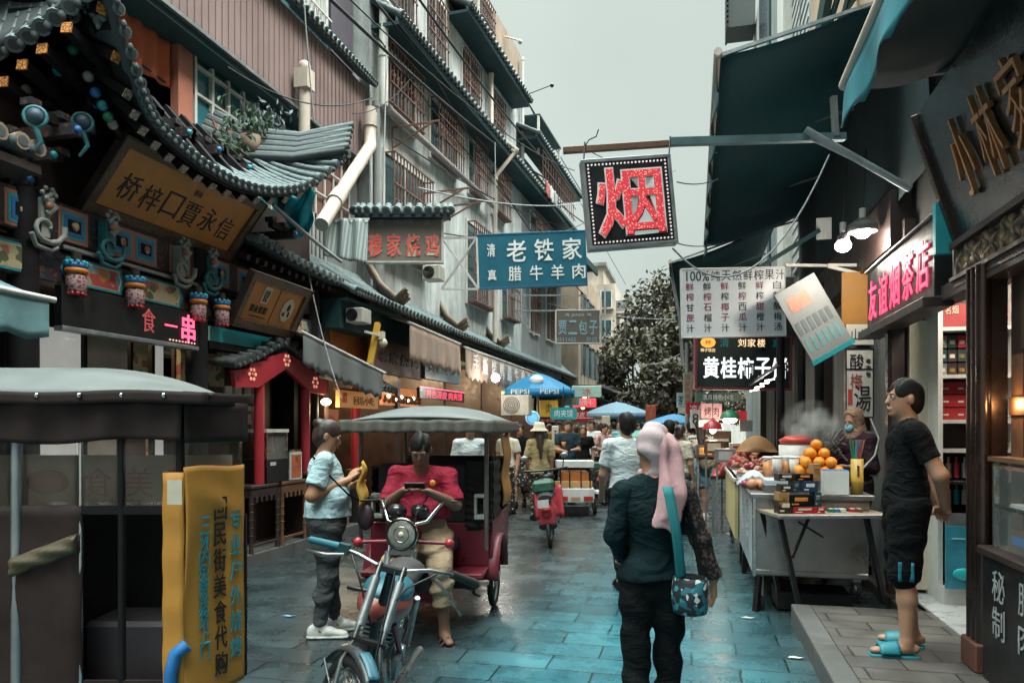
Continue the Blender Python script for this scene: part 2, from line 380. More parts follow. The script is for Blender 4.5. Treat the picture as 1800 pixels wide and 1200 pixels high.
def person(label, loc, rz, H=1.65, h=.012, pose=None, build=1., skin=None, top=None, top_len=.52, sleeve='short', low=None, low_kind='trousers', low_len=.05,
           hair=None, hair_kind='short', shoe=None, group=None, head_turn=0., head_tilt=0., belly=0., extra=None, cover=None, sleeve_mat=None, fingers=True):
    """one person: a continuous body and clothing children. local frame: facing +y, x to their right, feet at z = 0; lengths given for a height of 1.7"""
    k = H / 1.7
    J = dict(pel=(0, 0, .93), waist=(0, .0, 1.08), chest=(0, -.01, 1.28), neck=(0, -.02, 1.44), head=(0, .01, 1.585),
             hl=(-.085, 0, .9), hr=(.085, 0, .9), kl=(-.09, .015, .49), kr=(.09, .015, .49), al=(-.095, -.02, .085), ar=(.095, -.02, .085), tl=(-.11, .15, .03), tr=(.11, .15, .03),
             sl=(-.175, -.015, 1.385), sr=(.175, -.015, 1.385), el=(-.225, -.03, 1.1), er=(.225, -.03, 1.1), wl=(-.23, .04, .86), wr=(.23, .04, .86), fl=None, fr=None)
    if pose: J.update(pose)
    for s_ in 'lr':
        if J['f' + s_] is None: J['f' + s_] = tuple(V(J['w' + s_]) + (V(J['w' + s_]) - V(J['e' + s_])).normalized() * .1)
    J = {a: np.array(b, float) * k for a, b in J.items()}
    root = thing('person', label, 'person', loc, rz, group)
    pts = np.array(list(J.values())); lo = pts.min(0) - .22 * k * max(1, build); hi = pts.max(0) + .22 * k * max(1, build); lo[2] = max(lo[2], pts[:, 2].min() - .08)
    b = build
    fwd = J['chest'] * 0 + np.array((0, 1, 0))
    sh = J['sr'] - J['sl']; hp = J['hr'] - J['hl']
    cf = np.cross((0, 0, 1), sh); cf = cf / np.linalg.norm(cf); pf = np.cross((0, 0, 1), hp); pf = pf / np.linalg.norm(pf)
    # head frame
    hd = (V(J['head']) - V(J['neck'])).normalized(); HM = Matrix.Rotation(head_turn, 3, 'Z') @ Matrix.Rotation(-head_tilt, 3, 'X'); hm = np.array(HM)
    hp_ = lambda x, y, z: J['head'] + hm @ np.array((x, y, z)) * k
    def torso(F, g, kk=.03):
        F.cone(J['pel'] - hp * .42, J['pel'] + hp * .42, (.105 * b + g) * k, (.105 * b + g) * k, kk, pf, .95)
        F.cone(J['pel'], J['waist'], (.145 * b + g) * k, (.13 * b + g) * k, kk, pf, .74)
        F.cone(J['waist'], J['chest'], (.13 * b + g) * k, (.15 * (.6 + .4 * b) + g) * k, kk, cf, .72)
        if belly: F.ell(J['waist'] + pf * belly * .55 * k, (np.array((.15 * b, .1, .15)) + g) * k, None, .06)
        F.cone(J['chest'], (J['sl'] + J['sr']) / 2 - np.array((0, 0, .02)), (.15 * (.6 + .4 * b) + g) * k, (.1 + g) * k, kk, cf, .68)
        F.cone(J['sl'] * .82 + J['sr'] * .18, J['sr'] * .82 + J['sl'] * .18, (.062 + g) * k, (.062 + g) * k, .05, cf, .85)
    def arm(F, s_, g, upto=1., kk=.025):
        a, e, w_ = J['s' + s_], J['e' + s_], J['w' + s_]; q = (.75 + .25 * b)
        if upto <= .5:
            c = a + (e - a) * (upto * 2); F.cone(a, c + (e - a) * .05, (.058 * q + g) * k, (.05 * q + g * 1.5) * k, kk, cut=(c, e - a)); return
        F.cone(a, e, (.056 * q + g) * k, (.043 * q + g) * k, kk)
        c = e + (w_ - e) * min(1, (upto - .5) * 2); F.cone(e, c + (w_ - e) * (.08 if upto < 1 else 0), (.043 * q + g) * k, (.029 + g + .006 * (upto < 1)) * k, kk, cut=None if upto >= 1.01 else (c, w_ - e))
    def leg(F, s_, g, upto=1., kk=.03, flare=0.):
        a, n, t = J['h' + s_], J['k' + s_], J['a' + s_]; q = (.7 + .3 * b)
        if upto <= .5:
            c = a + (n - a) * (upto * 2); F.cone(a, n, (.092 * b + g) * k, (.07 * q + g + flare) * k, kk, cut=(c, n - a)); return
        F.cone(a, n, (.092 * b + g) * k, (.058 * q + g) * k, kk)
        m = n + (t - n) * .35; bk = -pf * .012 * k
        c = n + (t - n) * min(1, (upto - .5) * 2); cut = None if upto >= 1 else (c, t - n)
        F.cone(n, m + bk, (.056 * q + g) * k, (.054 * q + g) * k, kk, cut=cut); F.cone(m + bk, t, (.054 * q + g) * k, (.036 + g + flare) * k, kk, cut=cut)
    F = Field(lo, hi, h); torso(F, -.008 if low is not None else 0)
    for s_ in 'lr':
        arm(F, s_, 0, 1.01); leg(F, s_, 0)
        t, toe = J['a' + s_], J['t' + s_]; F.cone(t, t + (toe - t) * .15 - np.array((0, 0, .03)) * k, .04 * k, .036 * k, .02); F.cone(t + (toe - t) * .1 - np.array((0, 0, .03)) * k, toe, .038 * k, .03 * k, .02, (0, 0, 1), .7)
        F.cone(t - np.array((0, 0, .035)) * k, t - (toe - t) * .25 - np.array((0, 0, .05)) * k, .032 * k, .03 * k, .02)
        wv, fv = J['w' + s_], J['f' + s_]; d = fv - wv; L_ = np.linalg.norm(d); d /= L_; sd_ = np.cross(d, (0, 0, 1) if abs(d[2]) < .8 else cf); sd_ /= np.linalg.norm(sd_); up_ = np.cross(sd_, d)
        if s_ == 'l': up_ = -up_
        pc = wv + d * .05 * k; wid = up_ if abs(d[2]) >= .8 else sd_; thn = np.cross(wid, d)
        if h <= .0085 and fingers:
            F.cone(wv, wv + d * .075 * k, .028 * k, .036 * k, .015, thn, .5)
            crl = J.get('curl', .5); sgn = 1 if s_ == 'l' else -1
            cd_ = thn * (-1 if np.dot(thn, -cf if s_ == 'l' else -cf) < 0 else 1)
            for i, (o, l) in enumerate(((-.027, .066), (-.009, .075), (.009, .07), (.026, .056))):
                p0 = wv + d * .08 * k + wid * o * k; p1 = p0 + (d + cd_ * -.25) * l * .5 * k; p2 = p1 + (d * .75 + cd_ * -.6 * crl) * l * .6 * k
                F.cone(p0, p1, .0095 * k, .0088 * k, .004); F.cone(p1, p2, .0088 * k, .0072 * k, .004)
            ts = 1 if np.dot(wid, fwd) > 0 else -1
            p0 = wv + d * .03 * k + wid * .03 * ts * k; p1 = p0 + (d * .8 + wid * .55 * ts) * .036 * k; p2 = p1 + (d - cd_ * .3) * .03 * k
            F.cone(p0, p1, .013 * k, .0105 * k, .01); F.cone(p1, p2, .0105 * k, .0085 * k, .004)
        else:
            F.cone(wv, wv + d * .085 * k, .028 * k, .036 * k, .015, thn, .6); F.cone(wv + d * .085 * k, wv + d * .15 * k - cf * -.01, .034 * k, .02 * k, .01, thn, .55); F.cone(wv + d * .03 * k, wv + d * .085 * k + cf * .025 * k, .014 * k, .01 * k, .008)
    F.cone(J['neck'] - (J['head'] - J['neck']) * .15, J['head'] - np.array((0, 0, .05)) * k, .058 * (.6 + .4 * b) * k, .052 * k, .03)
    F.ell(hp_(0, -.012, .03), np.array((.074, .094, .098)) * k, HM, .01); F.ell(hp_(0, .022, -.038), np.array((.056 * (.7 + .3 * b), .066, .078)) * k, HM, .03)
    if h < .013:
        F.cone(hp_(0, .086, .022), hp_(0, .104, -.022), .008 * k, .014 * k, .012); F.ell(hp_(0, .074, -.092), np.array((.022, .02, .018)) * k, HM, .02)
        for sx_ in (-1, 1):
            F.ell(hp_(.031 * sx_, .1, .015), np.array((.018, .014, .011)) * k, HM, .01, 'sub')
            F.ell(hp_(.077 * sx_, -.01, -.005), np.array((.012, .02, .033)) * k, HM, .006); F.cone(hp_(.03 * sx_ - .012 * sx_, .094, .034), hp_(.05 * sx_, .082, .033), .007 * k, .006 * k, .012)
            F.cone(hp_(.012 * sx_, .094, -.058), hp_(.0, .098, -.056), .006 * k, .008 * k, .008)
        F.cone(hp_(-.018, .09, -.068), hp_(.018, .09, -.068), .007 * k, .007 * k, .008)
    F.build('body', skin, root)
    if h < .013:
        e = MB(); 
        for sx_ in (-1, 1):
            c = hp_(.031 * sx_, .079, .015); e.ball(mat('eye_white', (.5, .48, .45), .3, var=0, bump=0), c, .0125 * k, 8, 6); e.ball(mat('eye_dark', (.012, .01, .01), .2, var=0, bump=0), c + hm @ np.array((0, .0085, 0)) * k, .0068 * k, 8, 6)
        o = e.build('eyes'); o.parent = root
        e = MB(); e.tube(mat('lip', (.32, .12, .1), .5, var=.1, bump=0), [hp_(-.022, .089, -.062), hp_(0, .1, -.061), hp_(.022, .089, -.062)], [.003 * k, .0065 * k, .003 * k], 6); o = e.build('mouth'); o.parent = root
    if top is not None:
        F = Field(lo, hi, h); torso(F, .012 if top_len < .6 else .016)
        zc = (1.44 - top_len) * k
        F.cone(J['pel'] + np.array((0, 0, .05)) * k, np.array((J['pel'][0], J['pel'][1], zc)), (.152 * b + .016) * k, (.158 * b + .022) * k, .03, pf, .78)
        for s_ in 'lr':
            if sleeve and sleeve_mat is None: arm(F, s_, .012, {'short': .34, 'half': .46, 'long': .97}[sleeve])
        if sleeve != 'long' or sleeve_mat is None: pass
        F.ell(J['neck'] + np.array((0, .012, .062)) * k, np.array((.072, .085, .062)) * k, None, .0, 'sub')
        F.wrinkle(.005 if h > .009 else .0075, ((8, 5, 22), (17, 10, 12), (31, 20, 16)), seed=H * 7 + loc[0])
        # hem: a soft level cut
        ax = (np.arange(F.n[2]) * F.h + F.lo[2]).astype(np.float32)
        rr = np.zeros_like(F.D); sl, P = F.region(F.lo, F.lo + (F.n - 1) * F.h)
        keep = (np.hypot(P[0] - J['pel'][0], P[1] - J['pel'][1]) < .24 * k * b); F.D = np.where(keep, np.maximum(F.D, zc + .012 * np.sin(9 * P[0]) * k - P[2]), F.D)
        F.build(('dress' if top_len > .8 else 'shirt') if sleeve != 'long' else 'jacket', top, root)
        if sleeve_mat is not None:
            for s_ in 'lr':
                F = Field(lo, hi, h); arm(F, s_, .01, .99); F.wrinkle(.003, ((14, 9, 40), (30, 11, 23)), 2); F.build('sleeve', sleeve_mat if s_ == 'r' else top, root)
    if low is not None:
        F = Field(lo, hi, h)
        F.cone(J['pel'] - hp * .42, J['pel'] + hp * .42, (.105 * b + .007) * k, (.105 * b + .007) * k, .03, pf, .95); F.cone(J['pel'], J['waist'] * .85 + J['pel'] * .15, (.145 * b + .008) * k, (.132 * b + .008) * k, .03, pf, .74)
        if belly: F.ell(J['waist'] + pf * belly * .4 * k - np.array((0, 0, .06)) * k, (np.array((.13 * b, .08, .12))) * k, None, .06, cut=((0, 0, J['waist'][2]), (0, 0, 1)))
        if low_kind == 'skirt':
            zc = low_len * k; F.cone(J['pel'], np.array((J['pel'][0], J['pel'][1], zc)), (.15 * b + .006) * k, (.17 * b + .05) * k, .04, pf, .85, cut=(np.array((0, 0, zc)), (0, 0, -1))); F.wrinkle(.007, ((30, 14, 0), (13, 31, 2)), 1)
        else:
            up = {'trousers': .985, 'cropped': .78, 'shorts': .4, 'knee': .53}[low_kind]; g = {'trousers': .012, 'cropped': .02, 'shorts': .02, 'knee': .03}[low_kind]
            for s_ in 'lr': leg(F, s_, g, up, flare=.012 if low_kind != 'trousers' else low_len)
            F.wrinkle({'cropped': .0095, 'knee': .004}.get(low_kind, .0055), ((9, 5, 34), (17, 8, 55), (23, 31, 20)), H * 3)
        F.build({'trousers': 'trousers', 'cropped': 'trousers', 'shorts': 'shorts', 'knee': 'shorts', 'skirt': 'skirt'}[low_kind], low, root)
    if hair is not None:
        F = Field(J['head'] - .34 * k, J['head'] + .22 * k, min(h, .01)); cut = [(hp_(0, .082, .052), hm @ np.array((0, .78, -.63)))]
        F.ell(hp_(0, -.016, .036), np.array((.083, .1, .1)) * k, HM, .01, cut=cut); F.ell(hp_(0, -.05, -.02), np.array((.074, .062, .08)) * k, HM, .02)
        for sx_ in (-1, 1): F.ell(hp_(.082 * sx_, .012, -.02), np.array((.022, .028, .04)) * k, HM, 0, 'sub')
        if hair_kind == 'long':
            F.cone(hp_(0, -.07, 0), hp_(0, -.1, -.28), .075 * k, .085 * k, .04, hm @ np.array((0, 1, 0)), .5)
        if hair_kind == 'tail':
            F.ell(hp_(0, -.11, .05), np.array((.035, .04, .035)) * k, HM, .015); F.cone(hp_(0, -.125, .05), hp_(0, -.15, -.1), .032 * k, .02 * k, .02)
        if hair_kind == 'bun': F.ell(hp_(0, -.1, .075), np.array((.045, .045, .04)) * k, HM, .012)
        F.wrinkle(.0042, ((75, 20, 14), (61, 44, 30), (120, 70, 25)), 3); F.build('hair', hair, root)
    if shoe is not None:
        for s_ in 'lr':
            F = Field(np.minimum(J['a' + s_], J['t' + s_]) - .14, np.maximum(J['a' + s_], J['t' + s_]) + .1, min(h, .008)); t, toe = J['a' + s_], J['t' + s_]; u = (toe - t); u[2] = 0; u /= np.linalg.norm(u); gz = toe[2] - .03 * k
            hl_ = t - u * .055 * k; hl_[2] = gz + .035 * k; mid = t + u * .08 * k; mid[2] = gz + .05 * k; tp = toe + u * .015 * k; tp[2] = gz + .03 * k
            F.cone(hl_, mid, .043 * k, .043 * k, .02); F.cone(mid, tp, .043 * k, .036 * k, .02, (0, 0, 1), .8); F.cone(hl_ + np.array((0, 0, .03)), t + u * .01 + np.array((0, 0, .012)), .04 * k, .045 * k, .02)
            F.cone(hl_ + np.array((0, 0, -.022)) * k, tp + np.array((0, 0, -.016)) * k, .05 * k, .046 * k, .004, (0, 0, 1), .35); F.D = np.maximum(F.D, -1); F.below(gz - .012 * k); F.build('shoe', shoe, root)
    return root, J, hp_, k

# ------------------------------------------------------------------ palette
concrete = mat('pale_render', (.58, .62, .61), .9, var=.2, scale=1.2, bump=.35, dirt=.9)
grey_wall = mat('grey_render', (.22, .24, .24), .9, var=.2, scale=1.5, bump=.3, dirt=.7)
tan_wall = mat('tan_render', (.36, .27, .2), .9, var=.2, scale=1.5, bump=.3, dirt=.6)
clad = mat('brown_cladding', (.25, .175, .165), .6, var=.16, scale=1.6, bump=.1, dirt=.35)
rust = mat('rusty_bars', (.17, .088, .068), .75, var=.35, scale=9)
steel = mat('grey_steel', (.32, .34, .35), .4, .7, var=.15, scale=7, dirt=.3)
white_paint = mat('white_paint', (.62, .6, .56), .5, var=.1, scale=6, dirt=.3)
ivory = mat('ivory_pipe', (.58, .5, .42), .45, var=.1, scale=4, dirt=.25)
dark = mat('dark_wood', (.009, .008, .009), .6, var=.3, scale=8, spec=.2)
dkbrown = mat('brown_wood', (.03, .017, .015), .5, var=.3, scale=7, bump=.2)
midwood = mat('mid_wood', (.13, .06, .032), .5, var=.3, scale=6, bump=.2)
orangewood = mat('orange_wood', (.42, .13, .03), .5, var=.25, scale=5)
glass = mat('window_glass', (.03, .07, .08), .08, var=.3, scale=2, bump=.02)
tealglass = mat('teal_glass', (.02, .13, .15), .12, var=.5, scale=1.5, bump=.02)
tile = mat('grey_tile', (.13, .175, .18), .7, var=.35, scale=9, bump=.3, dirt=.3)
tile_dk = mat('dark_tile', (.05, .062, .065), .75, var=.3, scale=9, bump=.3)
tile_warm = mat('weathered_tile', (.24, .17, .12), .75, var=.3, scale=9, bump=.3, dirt=.3)
teal_sheet = mat('teal_sheet', (.008, .042, .048), .6, var=.2, scale=2, bump=.1)
dkteal = mat('dark_green_canvas', (.008, .04, .042), .75, var=.2, scale=2, bump=.2)
black = mat('black_paint', (.006, .006, .007), .4, var=.2, scale=8, bump=.05)
rubber = mat('black_rubber', (.015, .015, .016), .75, var=.2, scale=12)
chrome = mat('chrome', (.55, .55, .54), .2, 1., var=.15, scale=12, bump=.03)
red_paint = mat('red_paint', (.42, .022, .035), .4, var=.15, scale=5)
cream = mat('cream_paint', (.6, .52, .4), .6, var=.1)
gold = mat('gold_paint', (.5, .28, .07), .35, .6, var=.2, scale=14)
orange_p = mat('orange_paint', (.62, .2, .03), .5, var=.15)
blue_p = mat('blue_paint', (.02, .15, .4), .45, var=.15)
teal_p = mat('teal_paint', (.02, .28, .32), .45, var=.15)
green_p = mat('green_paint', (.02, .2, .1), .45, var=.2)
pink_p = mat('salmon_paint', (.4, .15, .1), .5, var=.15)
warm_lamp = mat('warm_lamp', (.9, .8, .6), .4, var=0, bump=0, emit=(1, .83, .55), es=6)
white_lamp = mat('white_lamp', (.9, .9, .9), .4, var=0, bump=0, emit=(1, .97, .88), es=9)
panel_lamp = mat('lit_panel', (.7, .68, .62), .5, var=.1, bump=0, emit=(.9, .9, .86), es=.16)
red_led = mat('red_led', (.5, .02, .05), .4, var=0, bump=0, emit=(1, .08, .16), es=1.6)
dim_led = mat('dim_led', (.25, .05, .05), .5, var=0, bump=0, emit=(.6, .1, .1), es=.25)

# ------------------------------------------------------------------ street
def paver(name, bw, bh, c1, c2, mortar, rl, rh, rot=0., band=None):
    m = bpy.data.materials.new(name); m.use_nodes = True; n = m.node_tree.nodes; L = m.node_tree.links; b = n['Principled BSDF']
    t = n.new('ShaderNodeTexCoord'); mp = n.new('ShaderNodeMapping'); L.new(t.outputs['Object'], mp.inputs[0]); mp.inputs['Rotation'].default_value = (0, 0, rot)
    wz = n.new('ShaderNodeTexNoise'); wz.inputs['Scale'].default_value = 1.7; L.new(mp.outputs[0], wz.inputs['Vector'])
    wm = n.new('ShaderNodeVectorMath'); wm.operation = 'MULTIPLY_ADD'; wm.inputs[1].default_value = (.03, .03, 0); L.new(wz.outputs['Color'], wm.inputs[0]); L.new(mp.outputs[0], wm.inputs[2])
    br = n.new('ShaderNodeTexBrick'); L.new(wm.outputs[0], br.inputs['Vector']); br.offset = .5; br.squash = 1
    br.inputs['Scale'].default_value = 1; br.inputs['Brick Width'].default_value = bw; br.inputs['Row Height'].default_value = bh
    br.inputs['Mortar Size'].default_value = .008; br.inputs['Mortar Smooth'].default_value = .25; br.inputs['Bias'].default_value = 0
    br.inputs['Color1'].default_value = list(c1) + [1]; br.inputs['Color2'].default_value = list(c2) + [1]; br.inputs['Mortar'].default_value = list(mortar) + [1]
    z = n.new('ShaderNodeTexNoise'); z.inputs['Scale'].default_value = 2.3; z.inputs['Detail'].default_value = 9; z.inputs['Roughness'].default_value = .7; L.new(mp.outputs[0], z.inputs['Vector'])
    z2 = n.new('ShaderNodeTexNoise'); z2.inputs['Scale'].default_value = .5; z2.inputs['Detail'].default_value = 4; L.new(mp.outputs[0], z2.inputs['Vector'])
    k = n.new('ShaderNodeMix'); k.data_type = 'RGBA'; k.blend_type = 'MULTIPLY'; k.inputs[0].default_value = .8
    r = n.new('ShaderNodeValToRGB'); L.new(z.outputs[0], r.inputs[0]); r.color_ramp.elements[0].position = .3; r.color_ramp.elements[0].color = (.42, .42, .42, 1); r.color_ramp.elements[1].position = .72; r.color_ramp.elements[1].color = (1.5, 1.5, 1.45, 1)
    src = br.outputs['Color']
    if band:  # graded teal sheen of the street middle, painted into the stone colour
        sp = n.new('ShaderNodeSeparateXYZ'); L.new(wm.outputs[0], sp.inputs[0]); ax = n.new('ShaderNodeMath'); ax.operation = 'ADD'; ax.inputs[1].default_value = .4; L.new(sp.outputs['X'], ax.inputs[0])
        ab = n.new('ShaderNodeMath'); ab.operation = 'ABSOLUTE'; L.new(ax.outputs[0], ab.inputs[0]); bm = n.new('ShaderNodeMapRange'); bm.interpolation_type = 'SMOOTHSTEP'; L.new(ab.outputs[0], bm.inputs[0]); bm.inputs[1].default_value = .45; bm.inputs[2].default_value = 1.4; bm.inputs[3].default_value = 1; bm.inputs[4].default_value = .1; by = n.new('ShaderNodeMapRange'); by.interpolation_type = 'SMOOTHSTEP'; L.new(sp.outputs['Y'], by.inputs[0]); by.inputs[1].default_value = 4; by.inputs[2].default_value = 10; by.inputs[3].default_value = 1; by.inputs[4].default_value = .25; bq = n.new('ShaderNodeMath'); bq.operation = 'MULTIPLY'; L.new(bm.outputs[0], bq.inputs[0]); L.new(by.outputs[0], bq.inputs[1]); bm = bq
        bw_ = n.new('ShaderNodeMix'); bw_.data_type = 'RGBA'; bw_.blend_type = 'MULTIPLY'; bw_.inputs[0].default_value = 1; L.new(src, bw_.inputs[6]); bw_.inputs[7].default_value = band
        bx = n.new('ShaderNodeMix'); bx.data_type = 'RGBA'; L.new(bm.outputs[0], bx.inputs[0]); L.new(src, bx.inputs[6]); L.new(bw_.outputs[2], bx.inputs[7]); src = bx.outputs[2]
    L.new(src, k.inputs[6]); L.new(r.outputs[0], k.inputs[7]); L.new(k.outputs[2], b.inputs['Base Color'])
    a = n.new('ShaderNodeMath'); a.operation = 'MULTIPLY_ADD'; L.new(z2.outputs[0], a.inputs[0]); a.inputs[1].default_value = .6; L.new(z.outputs[0], a.inputs[2])
    q = n.new('ShaderNodeMapRange'); L.new(a.outputs[0], q.inputs[0]); q.inputs[1].default_value = .55; q.inputs[2].default_value = 1.05; q.inputs[3].default_value = rl; q.inputs[4].default_value = rh
    L.new(q.outputs[0], b.inputs['Roughness'])
    h = n.new('ShaderNodeMath'); h.operation = 'MULTIPLY_ADD'; L.new(br.outputs['Fac'], h.inputs[0]); h.inputs[1].default_value = -1.2; L.new(z.outputs[0], h.inputs[2])
    u = n.new('ShaderNodeBump'); u.inputs['Strength'].default_value = .45; u.inputs['Distance'].default_value = .012; L.new(h.outputs[0], u.inputs['Height']); L.new(u.outputs[0], b.inputs['Normal'])
    b.inputs['Specular IOR Level'].default_value = .6
    MATS[name] = m; return m
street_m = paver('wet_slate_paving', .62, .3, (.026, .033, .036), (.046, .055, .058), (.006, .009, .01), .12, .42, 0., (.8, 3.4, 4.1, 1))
walk_m = paver('pavement_slabs', .5, .22, (.075, .068, .063), (.11, .1, .092), (.02, .018, .017), .35, .7)
kerb_m = mat('kerb_stone', (.1, .1, .098), .6, var=.25, scale=4, bump=.4, dirt=.4)
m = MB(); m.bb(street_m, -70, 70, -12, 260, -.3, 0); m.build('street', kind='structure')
m = MB(); m.bb(walk_m, -14, -5.0, -3, 70, -.2, .15); m.build('pavement', kind='structure')
m = MB()
for i in range(36): m.bb(kerb_m, -5.0, -4.83, -2.5 + i * 1.2, -1.31 + i * 1.2, -.2, .152)
m.build('kerb', kind='structure', bevel=.012, seg=2)
m = MB(); m.bb(walk_m, .92, 8, -3, 6.4, -.2, .15); m.build('pavement', kind='structure')
m = MB(); m.bb(walk_m, 1.66, 8, 6.4, 40, -.2, .1); m.build('pavement', kind='structure')
m = MB()
for i in range(8): m.bb(kerb_m, .77, .92, -2.6 + i * 1.126, -1.48 + i * 1.126, -.2, .152)
m.build('kerb', kind='structure', bevel=.012, seg=2)

# ------------------------------------------------------------------ roofs of half-round tiles
def curve(pts, t):
    """point on a polyline through pts at t in 0..1, smoothed"""
    n = len(pts) - 1; x = min(max(t, 0), 1) * n; i = min(int(x), n - 1); f = x - i
    p = [V(pts[min(max(j, 0), n)]) for j in (i - 1, i, i + 1, i + 2)]
    return .5 * ((2 * p[1]) + (p[2] - p[0]) * f + (2 * p[0] - 5 * p[1] + 4 * p[2] - p[3]) * f * f + (3 * p[1] - p[0] - 3 * p[2] + p[3]) * f ** 3)
def tile_roof(mb, eave, ridge, rows, r=.06, m1=None, m2=None, seg=5, dip=.12, ends=True, sheet=True, drip=None):
    m1 = m1 or tile; m2 = m2 or tile_dk
    def S(u, v):
        p = lerp(curve(ridge, u), curve(eave, u), v); p.z -= dip * 4 * v * (1 - v); return p
    if sheet: mb.sheet(m2, S, min(rows, 24), 6, -.05)
    for i in range(rows + 1):
        u = i / rows; pts = [S(u, j / (seg * 2)) + V((0, 0, .012)) for j in range(seg * 2 + 1)]
        for j in range(seg):
            a = pts[j * 2:j * 2 + 3]; mb.tube(m1, [a[0], a[1], a[2] + (a[2] - a[1]) * .1], [r * .86, r * .94, r * 1.0], 8, True, .9)
        if ends:
            d = (pts[-1] - pts[-2]).normalized(); e = pts[-1] + d * r * .4; mb.cyl(m1, e - d * .05, e + d * .012, r * 1.16, r * 1.12, 10); mb.cyl(m2, e + d * .006, e + d * .016, r * .8, r * .7, 10)
            if i < rows:
                q = S((i + .5) / rows, 1); mb.ball(m2, q + V((0, 0, -.015)) + d * .03, (r * .5, r * .6, r * .75), 8, 5)

# ------------------------------------------------------------------ left: the painted gatehouse shop
GH = thing('gatehouse_shop', 'ornate old shop with painted beams, carved brackets and upturned tiled eaves', 'shop', (-5.1, 6, .15))
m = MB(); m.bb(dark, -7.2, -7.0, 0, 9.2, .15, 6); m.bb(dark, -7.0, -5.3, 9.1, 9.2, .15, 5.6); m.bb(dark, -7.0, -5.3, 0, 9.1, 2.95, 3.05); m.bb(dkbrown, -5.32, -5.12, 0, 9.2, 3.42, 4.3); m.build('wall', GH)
m = MB(); m.bb(mat('shop_floor', (.2, .19, .18), .4), -7, -5.05, 0, 9.1, .15, .17); m.build('floor', GH)
for y in (2.62, 4.62, 6.66, 9.0):
    m = MB(); m.cyl(dark, (-5.0, y, .3), (-5.0, y, 3.42), .115, .105, 20); m.lathe(kerb_m, [(.0, 0), (.2, 0), (.2, .05), (.17, .1), (.12, .15), (0, .15)], (-5, y, .15)); m.build('column', GH)
pbeam = pattern('painted_beam', 'cells', ((.02, .012, .016), (.012, .045, .055), (.05, .012, .012), (.025, .014, .012), (.1, .05, .025), (.012, .02, .05), (.02, .012, .014)), 38, .6)
m = MB(); m.bb(pbeam, -5.14, -4.94, 0, 9.2, 2.74, 3.0); m.bb(pbeam, -5.14, -4.96, 0, 9.2, 3.08, 3.4); m.bb(steel, -4.95, -4.9, 4.9, 6.6, 3.02, 3.055); m.build('beam', GH, bevel=.008)
flower = pattern('painted_flowers', 'cells', ((.45, .38, .2), (.5, .42, .24), (.4, .12, .1), (.45, .36, .2), (.1, .12, .06), (.5, .4, .26)), 16, .6)
fret = pattern('painted_fret', 'edge', ((.5, .45, .4), (.16, .03, .05)), 26, .6, pos=(.05, .12))
def lozenge(mb, y0, y1, z0, z1, mm):
    x = -4.938; c = (z0 + z1) / 2; d = .05
    for k, (g, q) in enumerate(((0, teal_p), (.018, cream), (.026, mm))):
        a0, a1, b0, b1 = y0 + g * 1.6, y1 - g * 1.6, z0 + g, z1 - g
        M = frame((x + .002 * k, 0, 0), (0, 1, 0), (0, 0, 1)); mb.poly(q, [(a0, b0), (a1, b0), (a1 + .0, b0 + .03), (a1 + d - g, c), (a1, b1 - .03), (a1, b1), (a0, b1), (a0, b1 - .03), (a0 - d + g, c), (a0, b0 + .03)], .006, M)
for i, y in enumerate((3.2, 4.05, 4.95, 5.72, 7.3, 8.2)):
    m = MB(); lozenge(m, y, y + .6, 2.76, 2.975, flower if i % 2 else pattern('painted_cloud', 'cells', ((.4, .06, .05), (.1, .25, .3), (.5, .2, .05), (.35, .3, .25)), 14, .6)); m.build('painted_panel', GH)
for i, y in enumerate((3.0, 3.7, 4.42, 4.9, 5.42, 5.72, 6.2, 6.85, 7.3, 7.9, 8.4)):
    m = MB()
    for k, (g, q) in enumerate(((0, pink_p), (.028, teal_p), (.055, blue_p), (.085, dark))): m.bb(q, -4.962, -4.955 + .004 * k, y + g, y + .3 - g, 3.1 + g, 3.37 - g)
    m.ball(flower, (-4.935, y + .15, 3.235), (.012, .04, .04), 8, 5); m.build('painted_square', GH)
pend_m = pattern('pendant_paint', 'edge', ((.4, .32, .3), (.24, .05, .07)), 30, .6, pos=(.06, .2))
for i, y in enumerate((3.35, 4.1, 4.98, 5.63, 6.5, 6.88)):
    m = MB(); x = -4.86; z = 2.66
    m.lathe(pend_m, [(0, 0), (.045, 0), (.075, .03), (.078, .14), (.066, .17), (0, .17)], (x, y, z)); m.lathe(orange_p, [(0, .17), (.085, .17), (.088, .2), (.08, .21), (0, .21)], (x, y, z)); m.lathe(blue_p, [(0, .21), (.082, .21), (.09, .25), (0, .25)], (x, y, z))
    for k in range(10): a = k * .628; m.ball(teal_p, (x + .075 * math.cos(a), y + .075 * math.sin(a), z + .255), .022, 6, 4); m.ball(red_paint, (x + .06 * math.cos(a), y + .06 * math.sin(a), z + .005), .018, 6, 4)
    m.cyl(dkbrown, (x, y, z + .25), (x, y, z + .34), .04); m.build('lotus_pendant', GH)
carve = mat('pale_carving', (.26, .27, .25), .6, var=.3, scale=12); carve_t = mat('teal_carving', (.03, .15, .17), .5, var=.4, scale=12)
